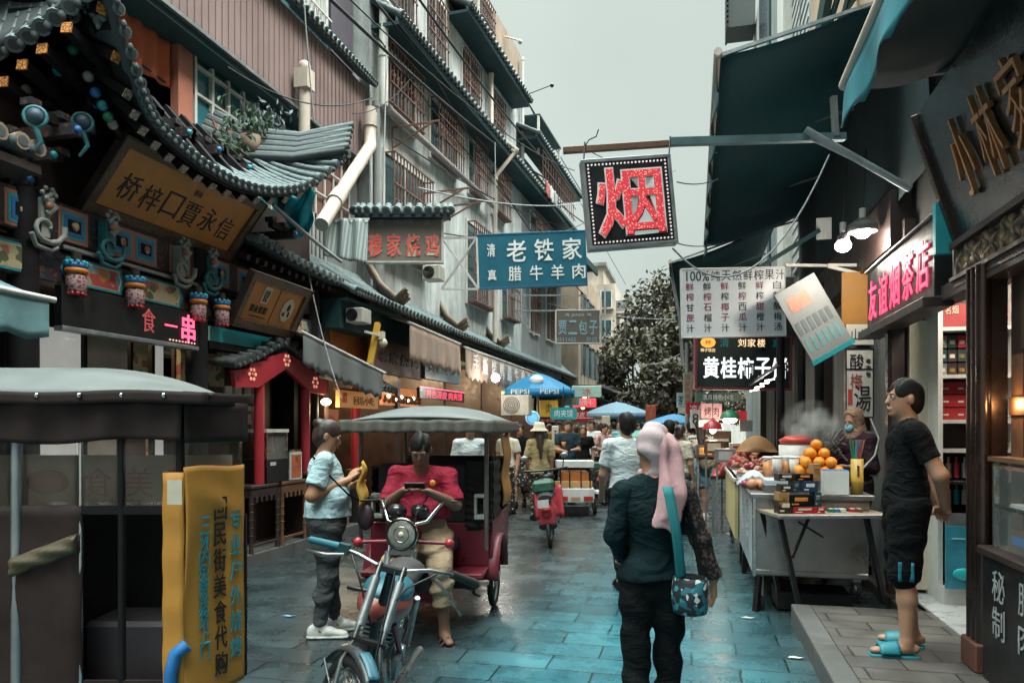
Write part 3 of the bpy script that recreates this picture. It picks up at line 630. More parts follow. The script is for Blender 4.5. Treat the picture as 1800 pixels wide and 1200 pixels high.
for i, y in enumerate((3.05, 3.85, 4.7, 5.35, 6.28, 6.72)):
    m = MB(); x = -4.86; q = carve if i % 2 == 0 else carve_t
    sp = [V((x, y + (.03 + .012 * k) * math.cos(k * .55), 3.13 + (.03 + .009 * k) * math.sin(k * .55))) for k in range(13)]; m.tube(q, sp, [.014 + .001 * k for k in range(13)], 6)
    m.tube(q, [(x, y + .1, 3.0), (x - .02, y + .06, 2.97), (x - .02, y - .08, 2.98), (x, y - .14, 3.06)], .02, 6); m.tube(carve, [(x, y, 3.24), (x + .02, y + .05, 3.3), (x, y - .02, 3.36), (x + .01, y + .06, 3.42)], [.03, .035, .03, .02], 6)
    for k in range(6): a = k * 1.05; m.ball(carve, (x + .02, y + .06 * math.cos(a), 3.39 + .045 * math.sin(a)), .02, 6, 4)
    m.ball(pink_p, (x + .02, y, 3.3), .03, 8, 5); m.bb(q, -4.96, -4.87, y - .04, y + .04, 3.06, 3.36); m.build('carved_bracket', GH)
# bracket sets under the eave
for i, y in enumerate((4.62, 5.15, 5.7, 6.2, 6.66, 7.2, 7.75)):
    m = MB()
    for k in range(3):
        x = -5.1 + k * .22; z = 3.44 + k * .17
        if 5.1 < y < 7.25: x, z = -5.1 + k * .1, 4.05 + k * .17
        m.bb(dkbrown, -5.2, x + .16, y - .035, y + .035, z, z + .09); m.bb(dark, x - .03, x + .03, y - .2 - .03 * k, y + .2 + .03 * k, z + .07, z + .14)
        for s in (-1, 0, 1): m.bb(dkbrown, x - .05, x + .05, y + s * (.19 + .03 * k) - .045, y + s * (.19 + .03 * k) + .045, z + .13, z + .18)
        m.ball(teal_p if (i + k) % 2 else blue_p, (x + .165, y, z + .045), .03, 8, 5)
    m.mats = [pbeam if q is dkbrown else q for q in m.mats]; m.build('bracket_set', GH)
for (px, py, x) in ((62, 205, -4.55), (145, 215, -4.6)):
    p = atx(px, py, x); m = MB(); m.ring(carve_t, p, (.6, -.8, 0), .07, .014, 18, 6); m.ball(mat('slate_blue', (.03, .06, .09), .5), p, (.06, .06, .06), 10, 6); m.tube(carve_t, [p + V((0, 0, -.07)), p + V((.02, .03, -.17)), p + V((-.03, 0, -.26))], [.02, .018, .012], 6); m.build('carved_boss', GH)
# great roof
EAVE = [(-4.12, 4.5, 4.86), (-4.2, 4.87, 4.34), (-4.25, 5.12, 4.1), (-4.27, 5.5, 3.99), (-4.28, 5.95, 3.94), (-4.28, 6.45, 3.96), (-4.25, 7.0, 4.08), (-4.2, 7.58, 4.34), (-4.1, 8.28, 4.9)]
RIDGE = [(-5.9, 4.8, 5.5), (-5.9, 6.4, 5.15), (-5.7, 8.1, 5.25)]
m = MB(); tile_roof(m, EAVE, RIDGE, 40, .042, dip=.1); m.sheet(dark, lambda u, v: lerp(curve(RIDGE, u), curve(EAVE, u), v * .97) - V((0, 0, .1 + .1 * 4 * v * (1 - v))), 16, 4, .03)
SIDE_E = [(-4.12, 4.5, 4.86), (-4.5, 4.42, 4.55), (-5.0, 4.4, 4.36), (-5.9, 4.4, 4.3)]
tile_roof(m, SIDE_E, [(-4.7, 4.95, 5.2), (-5.9, 5.2, 5.5)], 12, .055, dip=.06); m.build('roof', GH)
m = MB()
for k in range(5):   # hip tiles rising to the far corner
    m.tube(tile, [V((-5.75, 7.6 - .05 * k, 5.42 - .085 * k)), V((-5.1, 7.85 - .05 * k, 5.12 - .085 * k)), V((-4.6, 8.05 - .04 * k, 5.1 - .075 * k)), V((-4.02, 8.28 - .03 * k, 5.26 - .075 * k))], .042, 8)
    m.tube(tile_dk, [V((-5.75, 7.57 - .05 * k, 5.38 - .085 * k)), V((-5.1, 7.82 - .05 * k, 5.08 - .085 * k)), V((-4.6, 8.02 - .04 * k, 5.06 - .075 * k)), V((-4.06, 8.25 - .03 * k, 5.2 - .075 * k))], .045, 6)
m.build('hip_ridge', GH)
m = MB()
for k, (px, py, r) in enumerate(((150, 8, .05), (165, 14, .06), (180, 22, .05), (130, 25, .05), (110, 35, .045), (172, 36, .035), (95, 4, .05))):
    p = atd(px, py, 5.5); m.ball(tile, p, (r, r, r * 1.3), 8, 6); m.tube(tile, [p, p + V((.03, -.03, -.08))], [.03, .012], 6)
m.build('ridge_ornament', GH)
fret_o = pattern('rafter_end_paint', 'edge', ((.12, .05, .02), (.7, .28, .06)), 34, .5, pos=(.05, .1)); fret_g = pattern('rafter_end_grey', 'edge', ((.1, .08, .06), (.42, .34, .28)), 30, .5, pos=(.05, .1))
for i in range(17):
    u = .03 + i / 17 * .94; e = curve(EAVE, u) + V((-.1, 0, -.1)); b = V((-5.25, min(max(e.y, 4.75), 7.9), 4.85)); m = MB(); m.bar(dark, b, e, .07); d = (e - b).normalized(); m.bar(fret_g if i > 1 else fret_o, e, e + d * .012, .075); m.build('rafter', GH)
for i, (px, py) in enumerate(((118, 50), (75, 87), (40, 115), (6, 145))):
    e = aty(px, py, 4.42); b = e + V((-.1, .7, -.12)); m = MB(); m.bar(dark, b, e, .07); m.bar(fret_o, e, e + (e - b).normalized() * .012, .08); m.build('rafter', GH)
for i, (px, py) in enumerate(((20, 174), (47, 158), (72, 143), (102, 125), (128, 88), (155, 135), (168, 163), (180, 186), (190, 206), (198, 219))):
    e = aty(px, py, 4.75 + .05 * max(0, i - 4)); m = MB(); m.tube(dark, [e + V((-.15, .4, -.1)), e], .038, 8); m.ball((green_p, carve, blue_p, teal_p)[i % 4], e, .042, 8, 6); m.build('round_rafter', GH)
# lower eaves either side of the gate
m = MB(); tile_roof(m, [(-4.5, 1.6, 3.66), (-4.55, 3.0, 3.6), (-4.6, 4.35, 3.58)], [(-5.2, 1.6, 4.1), (-5.3, 4.4, 4.0)], 13, .055, tile_warm); m.bb(dkbrown, -5.2, -4.6, 1.6, 4.4, 3.42, 3.48); m.build('lower_roof', GH)
m = MB(); tile_roof(m, [(-4.62, 7.22, 3.64), (-4.66, 8.2, 3.58), (-4.68, 9.25, 3.55)], [(-5.5, 7.22, 4.2), (-5.6, 9.25, 4.1)], 14, .05)
for i in range(12): m.bar(dkbrown, (-5.3, 7.25 + i * .17, 3.62), (-4.78, 7.25 + i * .17, 3.46), .06)
m.build('lower_roof', GH)
# shop window panels, lit from inside
for i, (y0, y1, q) in enumerate(((4.75, 4.98, cream), (5.02, 5.52, panel_lamp), (5.54, 6.08, mat('pale_board', (.42, .36, .3), .6)), (6.1, 6.36, flower), (6.4, 6.58, panel_lamp), (3.0, 4.4, midwood))):
    m = MB(); m.bb(dark, -5.36, -5.3, y0 - .02, y0 + .015, .2, 2.45); m.bb(q, -5.35, -5.32, y0 + .02, y1 - .02, .5, 2.44); m.bb(dkbrown, -5.36, -5.3, y0, y1, .2, .5)
    if q is panel_lamp and y0 < 6: m.ball(panel_lamp, (-5.25, y0 + .3, 2.36), (.05, .05, .015), 8, 4)
    m.build('shop_window', GH)
m = MB(); m.bb(dkbrown, -5.4, -5.36, 6.78, 7.6, .2, 2.5); m.bb(flower, -5.36, -5.3, 6.8, 7.55, 2.05, 2.5); m.build('shop_front', GH)
m = MB(); m.bb(teal_p, -5.0, -4.96, 6.85, 8.6, 2.5, 2.66); m.bb(dark, -5.05, -4.95, 6.8, 8.8, 2.42, 2.5); m.build('lintel', GH)
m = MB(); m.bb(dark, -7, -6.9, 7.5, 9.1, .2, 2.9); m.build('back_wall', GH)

# the led board and its characters
L1 = thing('led_sign', 'long black board with red lit characters under the painted beams of the gatehouse', 'sign', (-4.93, 5.7, 2.4))
m = MB(); m.bb(black, -4.96, -4.88, 4.86, 6.53, 2.4, 2.73); m.bb(steel, -4.965, -4.87, 4.86, 6.53, 2.36, 2.4); m.build('board', L1, bevel=.006)
F1 = frame((-4.878, 0, 0), (0, 1, 0), (0, 0, 1)); m = MB()
m.text(dim_led, '食', F1 @ Matrix.Translation((5.82, 2.57, 0)), .17, .22); m.text(red_led, '一', F1 @ Matrix.Translation((6.12, 2.56, 0)), .17); m.text(red_led, '串', F1 @ Matrix.Translation((6.37, 2.56, 0)), .2, .28, bold=.012)
for k in range(9): m.ball(mat('led_dot', (.4, .2, .15), .4, var=0, bump=0, emit=(1, .5, .4), es=.7), (-4.872, 6.1 + k * .045, 2.425), .009, 6, 4)
m.build('characters', L1)

# plaques
pl_face = mat('plaque_ochre', (.52, .21, .055), .5, var=.18, scale=3); pl_frame = pattern('plaque_carving', 'edge', ((.03, .018, .012), (.13, .075, .04)), 38, .5, pos=(.03, .1), bump=.4)
ink = mat('ink_black', (.012, .01, .01), .5, var=.1, bump=0)
def plaque(name, label, bl, br, tl, words, group=None):
    bl, br, tl = V(bl), V(br), V(tl); x = br - bl; y = tl - bl; wd, ht = x.length, y.length; M = frame(bl + x / 2 + y / 2, x, y)
    T = thing(name, label, 'sign', bl + x / 2 + y / 2, 0, group)
    m = MB(); m.box(pl_face, (0, 0, -.02), (wd - .1, ht - .1, .04), M); m.build('panel', T)
    m = MB(); fw = .085
    for a in (-1, 1): m.box(pl_frame, (0, a * (ht / 2 - fw / 2), .0), (wd, fw, .07), M); m.box(pl_frame, (a * (wd / 2 - fw / 2), 0, .0), (fw, ht - 2 * fw, .068), M); m.box(dkbrown, (0, a * (ht / 2 + .008), .0), (wd + .03, .016, .09), M); m.box(dkbrown, (a * (wd / 2 + .008), 0, .0), (.016, ht + .03, .088), M)
    m.build('frame', T, bevel=.004)
    m = MB(); words(m, M, wd, ht); m.build('characters', T)
    return T
def words1(m, M, wd, ht):
    for i, ch in enumerate('桥梓口賈永信'): m.text(ink, ch, M @ Matrix.Translation((-wd * .335 + i * wd * .134, -.04 - .02 * (i % 2), .001)), .22, .25, bold=-.004 if i else 0)
    m.text(ink, '回', M @ Matrix.Translation((.08, ht * .22, .001)), .09, .06)
plaque('hanging_plaque', 'big ochre wooden plaque with six black characters tilted under the upturned eave', (-5.0, 5.155, 3.43), (-5.0, 7.18, 3.44), (-4.54, 5.155, 4.0), words1)
def words2(m, M, wd, ht):
    m.box(cream, (-wd * .17, ht * .16, .004), (.14, .2, .01), M); m.text(ink, '回', M @ Matrix.Translation((-wd * .17, ht * .2, .009)), .08, .07); m.text(ink, '民', M @ Matrix.Translation((-wd * .17, ht * .09, .009)), .08, .07)
    for i, ch in enumerate('贾永信腊'): m.text(ink, ch, M @ Matrix.Translation((-wd * .3 + i * .085, -ht * .13, .001)), .075, .085, bold=.01)
    m.box(ink, (-wd * .17, -ht * .27, .002), (.3, .012, .006), M); m.box(dkbrown, (wd * .03, 0, .002), (.008, ht * .75, .006), M)
    e = [(.11 * math.cos(a * .5236) * (1 + .12 * (a % 2)), .15 * math.sin(a * .5236)) for a in range(12)]; m.poly(cream, e, .01, M @ Matrix.Translation((wd * .24, 0, .002))); m.ball(ink, (wd * .25, .03, .012), (.035, .05, .006), 8, 5, M); m.ball(ink, (wd * .2, -.06, .012), (.03, .03, .006), 8, 5, M); m.ball(ink, (wd * .28, -.05, .012), (.025, .04, .006), 8, 5, M)
b0 = atx(404, 568, -4.86); b1 = atx(510, 580, -4.86); t0 = atx(450, 478, -4.58); b1.z = b0.z
plaque('hanging_plaque', 'smaller orange plaque with a white emblem tilted under the lower tiled eave', b0, b1, (t0.x, b0.y, t0.z), words2)

# ------------------------------------------------------------------ left: upper floors over the gatehouse
UB = thing('apartment_block', 'brown clad upper floors with a teal window band above the gatehouse roof', 'building', (-6, 6, 4.2))
m = MB(); m.bb(dark, -9, -5.95, -1, 11.2, 3.2, 9); m.bb(grey_wall, -5.95, -5.4, 9.6, 11.25, 3.0, 5.9); m.build('wall', UB)
m = MB(); m.bb(clad, -6.4, -5.24, 2.5, 11.25, 5.92, 7.15)
for i in range(73): m.bb(clad, -5.25, -5.228, 2.5 + i * .12, 2.52 + i * .12, 5.93, 7.14)
m.bb(steel, -5.26, -5.2, 2.5, 11.25, 5.88, 5.92); m.bb(dkteal, -6.2, -5.25, 2.5, 9.6, 5.8, 5.88); m.build('cladding', UB)
m = MB(); tile_roof(m, [(-5.08, 2.5, 7.2), (-5.08, 11.25, 7.2)], [(-5.35, 2.5, 7.4), (-5.35, 11.25, 7.4)], 70, .05, seg=1, dip=0, sheet=True); m.build('tile_ledge', UB)
m = MB(); m.bb(mat('teal_wall', (.02, .075, .09), .8, var=.2, scale=2, dirt=.3), -7, -5.5, 2.5, 11.3, 7.2, 9.6); m.build('upper_wall', UB)
for (y0, y1) in ((5.0, 6.6), (7.2, 8.9), (9.3, 10.4)):
    m = MB(); m.bb(mat('white_board', (.5, .5, .5), .6), -5.5, -5.47, y0, y1, 7.5, 8.9); f = m.build('window', UB); m = MB()
    for k in range(int((y1 - y0) / .11)): m.bb(white_paint, -5.44, -5.42, y0 + .05 + k * .11, y0 + .075 + k * .11, 7.45, 8.95)
    for z in (7.8, 8.3, 8.8): m.bb(white_paint, -5.42, -5.405, y0, y1, z, z + .025)
    g = m.build('grille', f)
m = MB(); m.bb(mat('plum_panel', (.07, .06, .08), .7, dirt=.3), -5.49, -5.45, 10.45, 11.2, 7.4, 9.3); m.build('panel', UB)
# second floor glazing under the overhang
m = MB(); m.bb(tealglass, -5.58, -5.55, 7.3, 9.55, 4.4, 5.86); f = m.build('window', UB); m = MB()
for i in range(8): m.bb(white_paint, -5.55, -5.5, 7.3 + i * .31, 7.34 + i * .31, 4.4, 5.86)
for z in (5.0, 5.38, 5.7): m.bb(white_paint, -5.55, -5.505, 7.3, 9.55, z, z + .03)
m.build('mullions', f)
m = MB(); m.bb(pink_p, -5.6, -5.5, 7.02, 7.26, 4.4, 5.86); m.build('post', UB)
m = MB(); m.sheet(pattern('orange_curtain', 'wave', ((.5, .12, .05), (.5, .36, .25)), 1.5, .8, (1, 3, 1)), lambda u, v: V((-5.6 + .02 * math.sin(u * 40), 5.6 + u * 1.4, 5.3 + v * .56)), 40, 4); m.build('curtain', UB)
m = MB()
for z in (4.85, 5.3): m.tube(black, sag((-5.6, 6.2, z + .1), (-5.6, 9.6, z), .05), .012, 6)
m.build('rail', UB)
m = MB(); m.bb(rust, -5.43, -5.38, 9.75, 10.9, 4.7, 5.85); f = m.build('window', UB); m = MB()
for k in range(5): m.bb(white_paint, -5.37, -5.345, 9.78 + k * .27, 9.81 + k * .27, 4.7, 5.85)
for z in (5.0, 5.4): m.bb(white_paint, -5.345, -5.33, 9.75, 10.9, z, z + .025)
m.build('grille', f)

# ------------------------------------------------------------------ left: pale apartment block
AB = thing('apartment_block', 'tall pale apartment block with rusty barred windows and dark tiled ledges behind the hanging signs', 'building', (-5.6, 15, .15))
FB = frame((-5.2, 11.3, 0), (.05, 1, 0), (0, 0, 1))        # local: along the street, up, outwards
def fb(m, q, s0, s1, z0, z1, o0, o1): m.bb(q, s0, s1, z0, z1, o0, o1, FB)
m = MB(); fb(m, concrete, 0, 9.15, 3.2, 10.9, -3, 0); fb(m, tan_wall, 5.4, 9.1, 10.9, 12.1, -3, -.02); fb(m, concrete, 0, 5.4, 10.9, 15, -3, -.3); fb(m, grey_wall, 9.15, 14.2, 3.2, 9.3, -3, 0); m.build('wall', AB)
def ledge(s0, s1, z, out, n):
    m = MB(); fb(m, teal_sheet, s0, s1, z - .12, z - .06, 0, out); fb(m, mat('ledge_grey', (.12, .17, .18), .7, dirt=.3), s0, s1, z - .06, z + .06, out - .05, out)
    e = [FB @ V((s0, z + .03, out + .04)), FB @ V((s1, z + .03, out + .04))]; r = [FB @ V((s0, z + .34, .02)), FB @ V((s1, z + .34, .02))]
    tile_roof(m, e, r, n, .06, seg=2, dip=0); m.build('tile_ledge', AB)
ledge(.05, 14.2, 8.3, .5, 74); ledge(3.4, 8.2, 10.3, .5, 26); ledge(8.6, 14.6, 9.6, .6, 28)
def win(s0, s1, z0, z1, style=0, o=.0):
    m = MB(); fb(m, glass, s0, s1, z0, z1, o - .12, o + .005); fb(m, white_paint, s0 - .06, s0, z0 - .06, z1 + .06, o, o + .04); fb(m, white_paint, s1, s1 + .06, z0 - .06, z1 + .06, o, o + .04); fb(m, white_paint, s0, s1, z1, z1 + .06, o, o + .04); fb(m, white_paint, s0, s1, z0 - .06, z0, o, o + .05); fb(m, white_paint, (s0 + s1) / 2 - .02, (s0 + s1) / 2 + .02, z0, z1, o, o + .02)
    f = m.build('window', AB); m = MB(); q = rust; d = .22 if style else .1; n = max(3, int((s1 - s0) / .13))
    for k in range(n + 1): s = s0 + (s1 - s0) * k / n; fb(m, q, s - .011, s + .011, z0, z1, o + d - .02, o + d)
    for z in (z0, z0 + (z1 - z0) / 3, z0 + (z1 - z0) * 2 / 3, z1 - .03): fb(m, q, s0 - .02, s1 + .02, z, z + .025, o + d, o + d + .02)
    if style:
        for z in (z0 + .02, z1 - .03):
            for s in (s0, s1): fb(m, q, s - .012, s + .012, z, z + .025, o, o + d)
        fb(m, rust, s0, s1, z0 - .03, z0 - .005, o, o + d)
    # scrolls
    for k in range(n): p = FB @ V((s0 + (s1 - s0) * (k + .5) / n, (z0 + z1) / 2, o + d)); m.ring(q, p, (1, -.05, 0), .045, .008, 10, 4)
    m.build('grille', f)
win(.35, 1.75, 7.05, 8.1, 1); win(2.5, 3.9, 6.95, 8.1, 1); win(4.7, 5.5, 6.9, 8.1, 1); win(6.4, 7.4, 6.9, 8.0, 1)
win(.3, 1.7, 8.95, 10.4); win(2.3, 3.3, 8.9, 10.2); win(4.3, 5.4, 8.85, 9.95); win(6.2, 7.3, 8.8, 9.9); win(5.5, 6.5, 11.0, 11.9, 0, -.02); win(1.1, 2.1, 11.2, 12.6, 0, -.3); win(3, 4, 11.2, 12.6, 0, -.3)
win(.5, 2.2, 4.6, 6.3, 1); win(4.6, 6.1, 4.4, 6.2, 1); win(7.2, 8.3, 4.4, 6.0, 1); win(10, 11, 4.4, 6.2); win(12, 13, 4.4, 6.2); win(10, 11.4, 6.6, 7.9, 1); win(12, 13.2, 6.6, 7.9, 1)
# pipes on the wall
def pipe(name, pts, r, q, n=10, par=AB): m = MB(); m.tube(q, pts, r, n); [m.cyl(q, V(p) - (V(pts[i + 1]) - V(p)).normalized() * .0, V(p) + (V(pts[i + 1]) - V(p)).normalized() * .09, r * 1.18) for i, p in enumerate(pts[:-1])]; return m.build(name, par)
pipe('gutter_pipe', [FB @ V((.25, 6.93, .2)), FB @ V((3.2, 6.93, .2)), FB @ V((6.1, 6.9, .2))], .06, mat('grey_pipe', (.3, .27, .26), .5, dirt=.3))
pipe('drain_pipe', [FB @ V((.12, 8.7, .2)), FB @ V((.12, 7.8, .2)), FB @ V((.12, 6.9, .2))], .075, white_paint)
pipe('drain_pipe', [FB @ V((5.95, 10.1, .15)), FB @ V((5.95, 8.7, .15)), FB @ V((5.95, 8.2, .8)), FB @ V((5.95, 7.6, .25)), FB @ V((5.95, 3.6, .25))], .06, ivory)
pipe('drain_pipe', [FB @ V((.02, 13, .1)), FB @ V((.02, 9.2, .1)), FB @ V((.02, 8.75, .16))], .085, mat('brown_pipe', (.2, .13, .1), .7, dirt=.4))
pipe('drain_pipe', [FB @ V((-.05, 6.9, .15)), FB @ V((-.05, 4.4, .15)), FB @ V((-.05, 3.6, .15))], .06, grey_wall)
pipe('drain_pipe', [FB @ V((8.9, 11.9, .1)), FB @ V((8.9, 10, .1)), FB @ V((8.9, 8.5, .1))], .05, white_paint)
m = MB(); fb(m, dkteal, 9.3, 12, 10.4, 10.45, -.8, .5); fb(m, white_paint, 9.3, 9.36, 9.3, 10.4, .42, .48); fb(m, white_paint, 11.9, 11.96, 9.3, 10.4, .42, .48)
m.build('balcony_roof', AB)
m = MB()
for k in range(14): fb(m, rust, 9.4 + k * .32, 9.42 + k * .32, 8.5, 9.4, .55, .57)
for z in (8.6, 9.0, 9.4): fb(m, rust, 9.3, 13.9, z, z + .02, .57, .59)
m.build('balcony_grille', AB)
m = MB(); fb(m, dkteal, 9.2, 14.2, 6.9, 6.96, 0, 1.3); fb(m, dkteal, 9.2, 14.2, 6.75, 6.9, 1.24, 1.3); m.build('canopy', AB)
for k in range(3): m = MB(); p = FB @ V((9.6 + k * .5, 8.62, .6)); m.sheet(mat('laundry_%d' % k, ((.4, .12, .1), (.5, .5, .48), (.3, .3, .32))[k], .9), lambda u, v: p + V((.05 * math.sin(9 * u), .35 * u, -.4 * v + .03 * math.sin(12 * u + v))), 8, 6); m.build('laundry', AB)
m = MB(); m.tube(ivory, [FB @ V((7.5, 11.8, .0)), FB @ V((7.6, 11.7, .35))], .02); m.ball(ivory, FB @ V((7.6, 11.65, .4)), (.06, .08, .06)); m.build('wall_lamp', AB)
m = MB(); m.tube(black, [FB @ V((9.2, 11.0, .2)), FB @ V((9.3, 11.2, .8))], .015); m.ball(black, FB @ V((9.3, 11.2, .85)), .06); m.build('camera_bracket', AB)

# the big elbow pipe from the clad floor to the shop roof
T = MB(); T.tube(ivory, [(-5.05, 11.0, 6.7), (-5.05, 11.0, 6.25), (-5.0, 10.9, 6.05), atx(620, 305, -4.85), atx(565, 395, -4.7)], .095, 14); T.cyl(ivory, (-5.05, 11, 6.4), (-5.05, 11, 6.62), .115); p = atx(565, 395, -4.7); T.cyl(ivory, atx(598, 340, -4.78), atx(588, 355, -4.76), .112)
tag(T.build('drain_pipe', loc=(-5, 10.9, 5.2)), 'thick ivory drain pipe with an elbow slanting down to the shop roof', 'pipe')
T = MB(); p = atx(535, 125, -5.08); T.tube(ivory, [p, p - V((0, 0, .5)), p - V((0, 0, 1.1))], .075, 12); T.box(ivory, p - V((0, 0, .12)), (.2, .2, .26)); T.ball(ivory, p + V((0, 0, .05)), .09); T.tube(ivory, [p - V((0, 0, 1.1)), p - V((.3, 0, 1.4))], .075, 12)
tag(T.build('vent_pipe', loc=p), 'short ivory vent pipe with a square cap on the brown cladding', 'pipe')

# ------------------------------------------------------------------ left: row of low shops with one long tiled eave
RS = thing('shop_row', 'row of low open shops under one long tiled eave, beyond the red kiosk', 'shop', (-5.2, 14, .15))
m = MB(); m.bb(dkbrown, -7.5, -7.3, 9.3, 27, .15, 3.5); m.bb(dark, -7.3, -5.0, 9.3, 27, 2.95, 3.05); 
for y in (9.3, 11.9, 14.3, 17, 20, 23, 26.9): m.bb(dkbrown, -7.3, -4.95, y, y + .12, .15, 2.95)
m.build('wall', RS)
m = MB(); m.bb(dkteal, -5.0, -4.72, 9.3, 27, 2.95, 3.32); m.bb(dkteal, -5.0, -4.6, 9.3, 27, 3.32, 3.36); m.build('fascia', RS)
ev = [(-4.5, 9.3, 3.45), (-4.5, 14, 3.42), (-4.4, 20, 3.4), (-4.2, 27, 3.36)]; rg = [(-5.6, 9.3, 4.2), (-5.5, 14, 4.15), (-5.3, 20, 4.15), (-5.0, 27, 4.1)]
m = MB(); tile_roof(m, ev, rg, 96, .055, seg=4, dip=.06); m.build('roof', RS)
for (a, b) in (((-4.6, 11.0, 3.62), (-5.4, 11.3, 4.6)), ((-4.6, 14.2, 3.6), (-5.3, 14.5, 4.5)), ((-4.5, 17.2, 3.6), (-5.2, 17.5, 4.4))):
    m = MB()
    for k in range(3): m.tube(tile_warm, [V(b) + V((0, .05 * k, -.07 * k)), lerp(b, a, .6) + V((0, .05 * k, -.12 - .07 * k)), V(a) + V((.0, .05 * k, .02 - .07 * k)), V(a) + V((.18, .05 * k, .16 - .06 * k))], .045, 7)
    m.build('hip_ridge', RS)
for i, (y0, y1) in enumerate(((9.5, 11.8), (12.1, 14.2), (14.5, 16.9), (17.2, 19.8), (20.2, 22.8), (23.2, 26.7))):
    m = MB(); q = (midwood, mat('shop_back_red', (.2, .05, .04), .7), midwood, mat('shop_back_grey', (.2, .18, .16), .7), mat('shop_back_red', (.2, .05, .04)), midwood)[i]
    m.bb(q, -6.7, -6.65, y0, y1, .3, 2.9)
    for k in range(4):
        z = .6 + k * .5; m.bb(dkbrown, -6.65, -6.35, y0, y1, z, z + .03)
        for j in range(int((y1 - y0) / .16)): h = random.uniform(.12, .34); m.bb(random.choice((cream, red_paint, midwood, white_paint, orange_p, gold, teal_p)), -6.62, -6.42, y0 + .03 + j * .16, y0 + .14 + j * .16, z + .03, z + .03 + h)
    m.build('shelf_wall', RS)

# ------------------------------------------------------------------ far buildings
FBd = thing('building', 'tan house wall with grey frames past the end of the tiled shop row', 'building', (-5, 28, 0))
m = MB(); m.bb(tan_wall, -9, -4.1, 26.9, 34, 0, 7.4); m.build('wall', FBd)
for k in range(4):
    for z in (3.6, 5.4):
        m = MB(); m.bb(glass, -4.12, -4.06, 27.6 + k * 1.6, 28.5 + k * 1.6, z, z + 1.1); m.bb(steel, -4.1, -4.03, 27.5 + k * 1.6, 27.6 + k * 1.6, z - .1, z + 1.2); m.bb(steel, -4.1, -4.03, 28.5 + k * 1.6, 28.6 + k * 1.6, z - .1, z + 1.2); m.bb(steel, -4.1, -4.03, 27.5 + k * 1.6, 28.6 + k * 1.6, z + 1.1, z + 1.2); m.build('window', FBd)
m = MB(); m.bb(steel, -6, -3.2, 26.8, 34, 3.0, 3.1); m.bb(dkteal, -6, -3.4, 27, 33, 2.6, 2.64); m.build('awning_roof', FBd)
TW = thing('building', 'weathered beige tower block with balconies at the end of the street', 'building', (-3.6, 46, 0))
beige = mat('beige_render', (.5, .42, .35), .9, var=.15, scale=.8, bump=.2, dirt=.6)
m = MB(); m.bb(beige, -12, -4.6, 45, 52, 0, 10.2); m.bb(beige, -9.6, -5.4, 45.5, 51, 10.2, 11.4); m.bb(grey_wall, -9.8, -5.2, 45.3, 51.2, 11.4, 11.6); m.build('wall', TW)
for r in range(5):
    for k in range(4):
        x = -8.6 + k * 1.05; z = 1.8 + r * 1.75; m = MB(); m.bb(glass, x, x + .6, 44.95, 45.02, z, z + .95); m.bb(white_paint, x - .05, x, 44.9, 45.0, z - .05, z + 1.0); m.bb(white_paint, x + .6, x + .65, 44.9, 45.0, z - .05, z + 1); m.bb(beige, x - .15, x + .75, 44.75, 45, z - .15, z - .06); m.build('window', TW)
for r in range(4): m = MB(); z = 3.2 + r * 1.75; m.bb(beige, -4.6, -3.9, 45.2, 47.6, z, z + .1); m.bb(white_paint, -3.96, -3.9, 45.2, 47.6, z + .1, z + .6); m.bb(steel, -4.6, -3.9, 45.2, 45.24, z + .1, z + .75); m.build('balcony', TW)
m = MB(); m.tube(steel, [(-5.2, 44.7, 0), (-5.2, 44.7, 10)], .05); m.build('drain_pipe', TW)
WB = thing('building', 'small white house half hidden among the trees at the end of the street', 'building', (1, 58, 0))
m = MB(); m.bb(white_paint, -3, 4, 58, 64, 0, 6.6); m.bb(tile_dk, -3.4, 4.4, 57.6, 64, 6.6, 6.9); m.build('wall', WB)
for k in range(5): m = MB(); m.bb(glass, -2.3 + k * 1.2, -1.5 + k * 1.2, 57.95, 58.02, 4.2, 5.6); m.build('window', WB)

# ------------------------------------------------------------------ right: tall building and awnings
TB = thing('building', 'tall grey and peach building rising above the dark green awnings', 'building', (2, 15, .1))
peach = mat('peach_render', (.5, .33, .22), .9, var=.12, scale=1.2, dirt=.4)
white_tile = mat('white_wall_tile', (.55, .55, .55), .35, var=.06, bump=0)
m = MB(); m.bb(grey_wall, 1.9, 9, 7.2, 29, .1, 14); m.build('wall', TB)
def onx(px, x): return aty(px, 700, 1).x and atx(px, 700, x).y
def strip(name, q, p0, p1, z0, z1, o, x=1.9): m = MB(); a, b = sorted((onx(p0, x), onx(p1, x))); m.bb(q, x - o, x - .003, a, b, z0, z1); return m.build(name, TB)
strip('cladding', peach, 1430, 1575, 4.5, 14, .03); strip('tile_panel', white_tile, 1398, 1428, 4.5, 14, .05); strip('pilaster', white_paint, 1384, 1396, 4.5, 14, .2); strip('panel', grey_wall, 1362, 1384, 4.5, 14, .08)
strip('pilaster', teal_sheet, 1357, 1361, 4.5, 14, .12); strip('window_bay', mat('dusk_glass', (.03, .045, .07), .2), 1341, 1357, 4.5, 14, .1); strip('panel', concrete, 1318, 1341, 4.5, 14, .05); strip('pilaster', white_paint, 1311, 1316, 4.5, 14, .35)
m = MB(); y = onx(1425, 1.9)
for k in range(40): m.bb(steel, 1.83, 1.848, onx(1428, 1.9), onx(1398, 1.9), 4.6 + k * .22, 4.615 + k * .22)
m.bb(steel, 1.83, 1.846, onx(1413, 1.9) - .01, onx(1413, 1.9) + .01, 4.5, 13); m.build('tile_joints', TB)
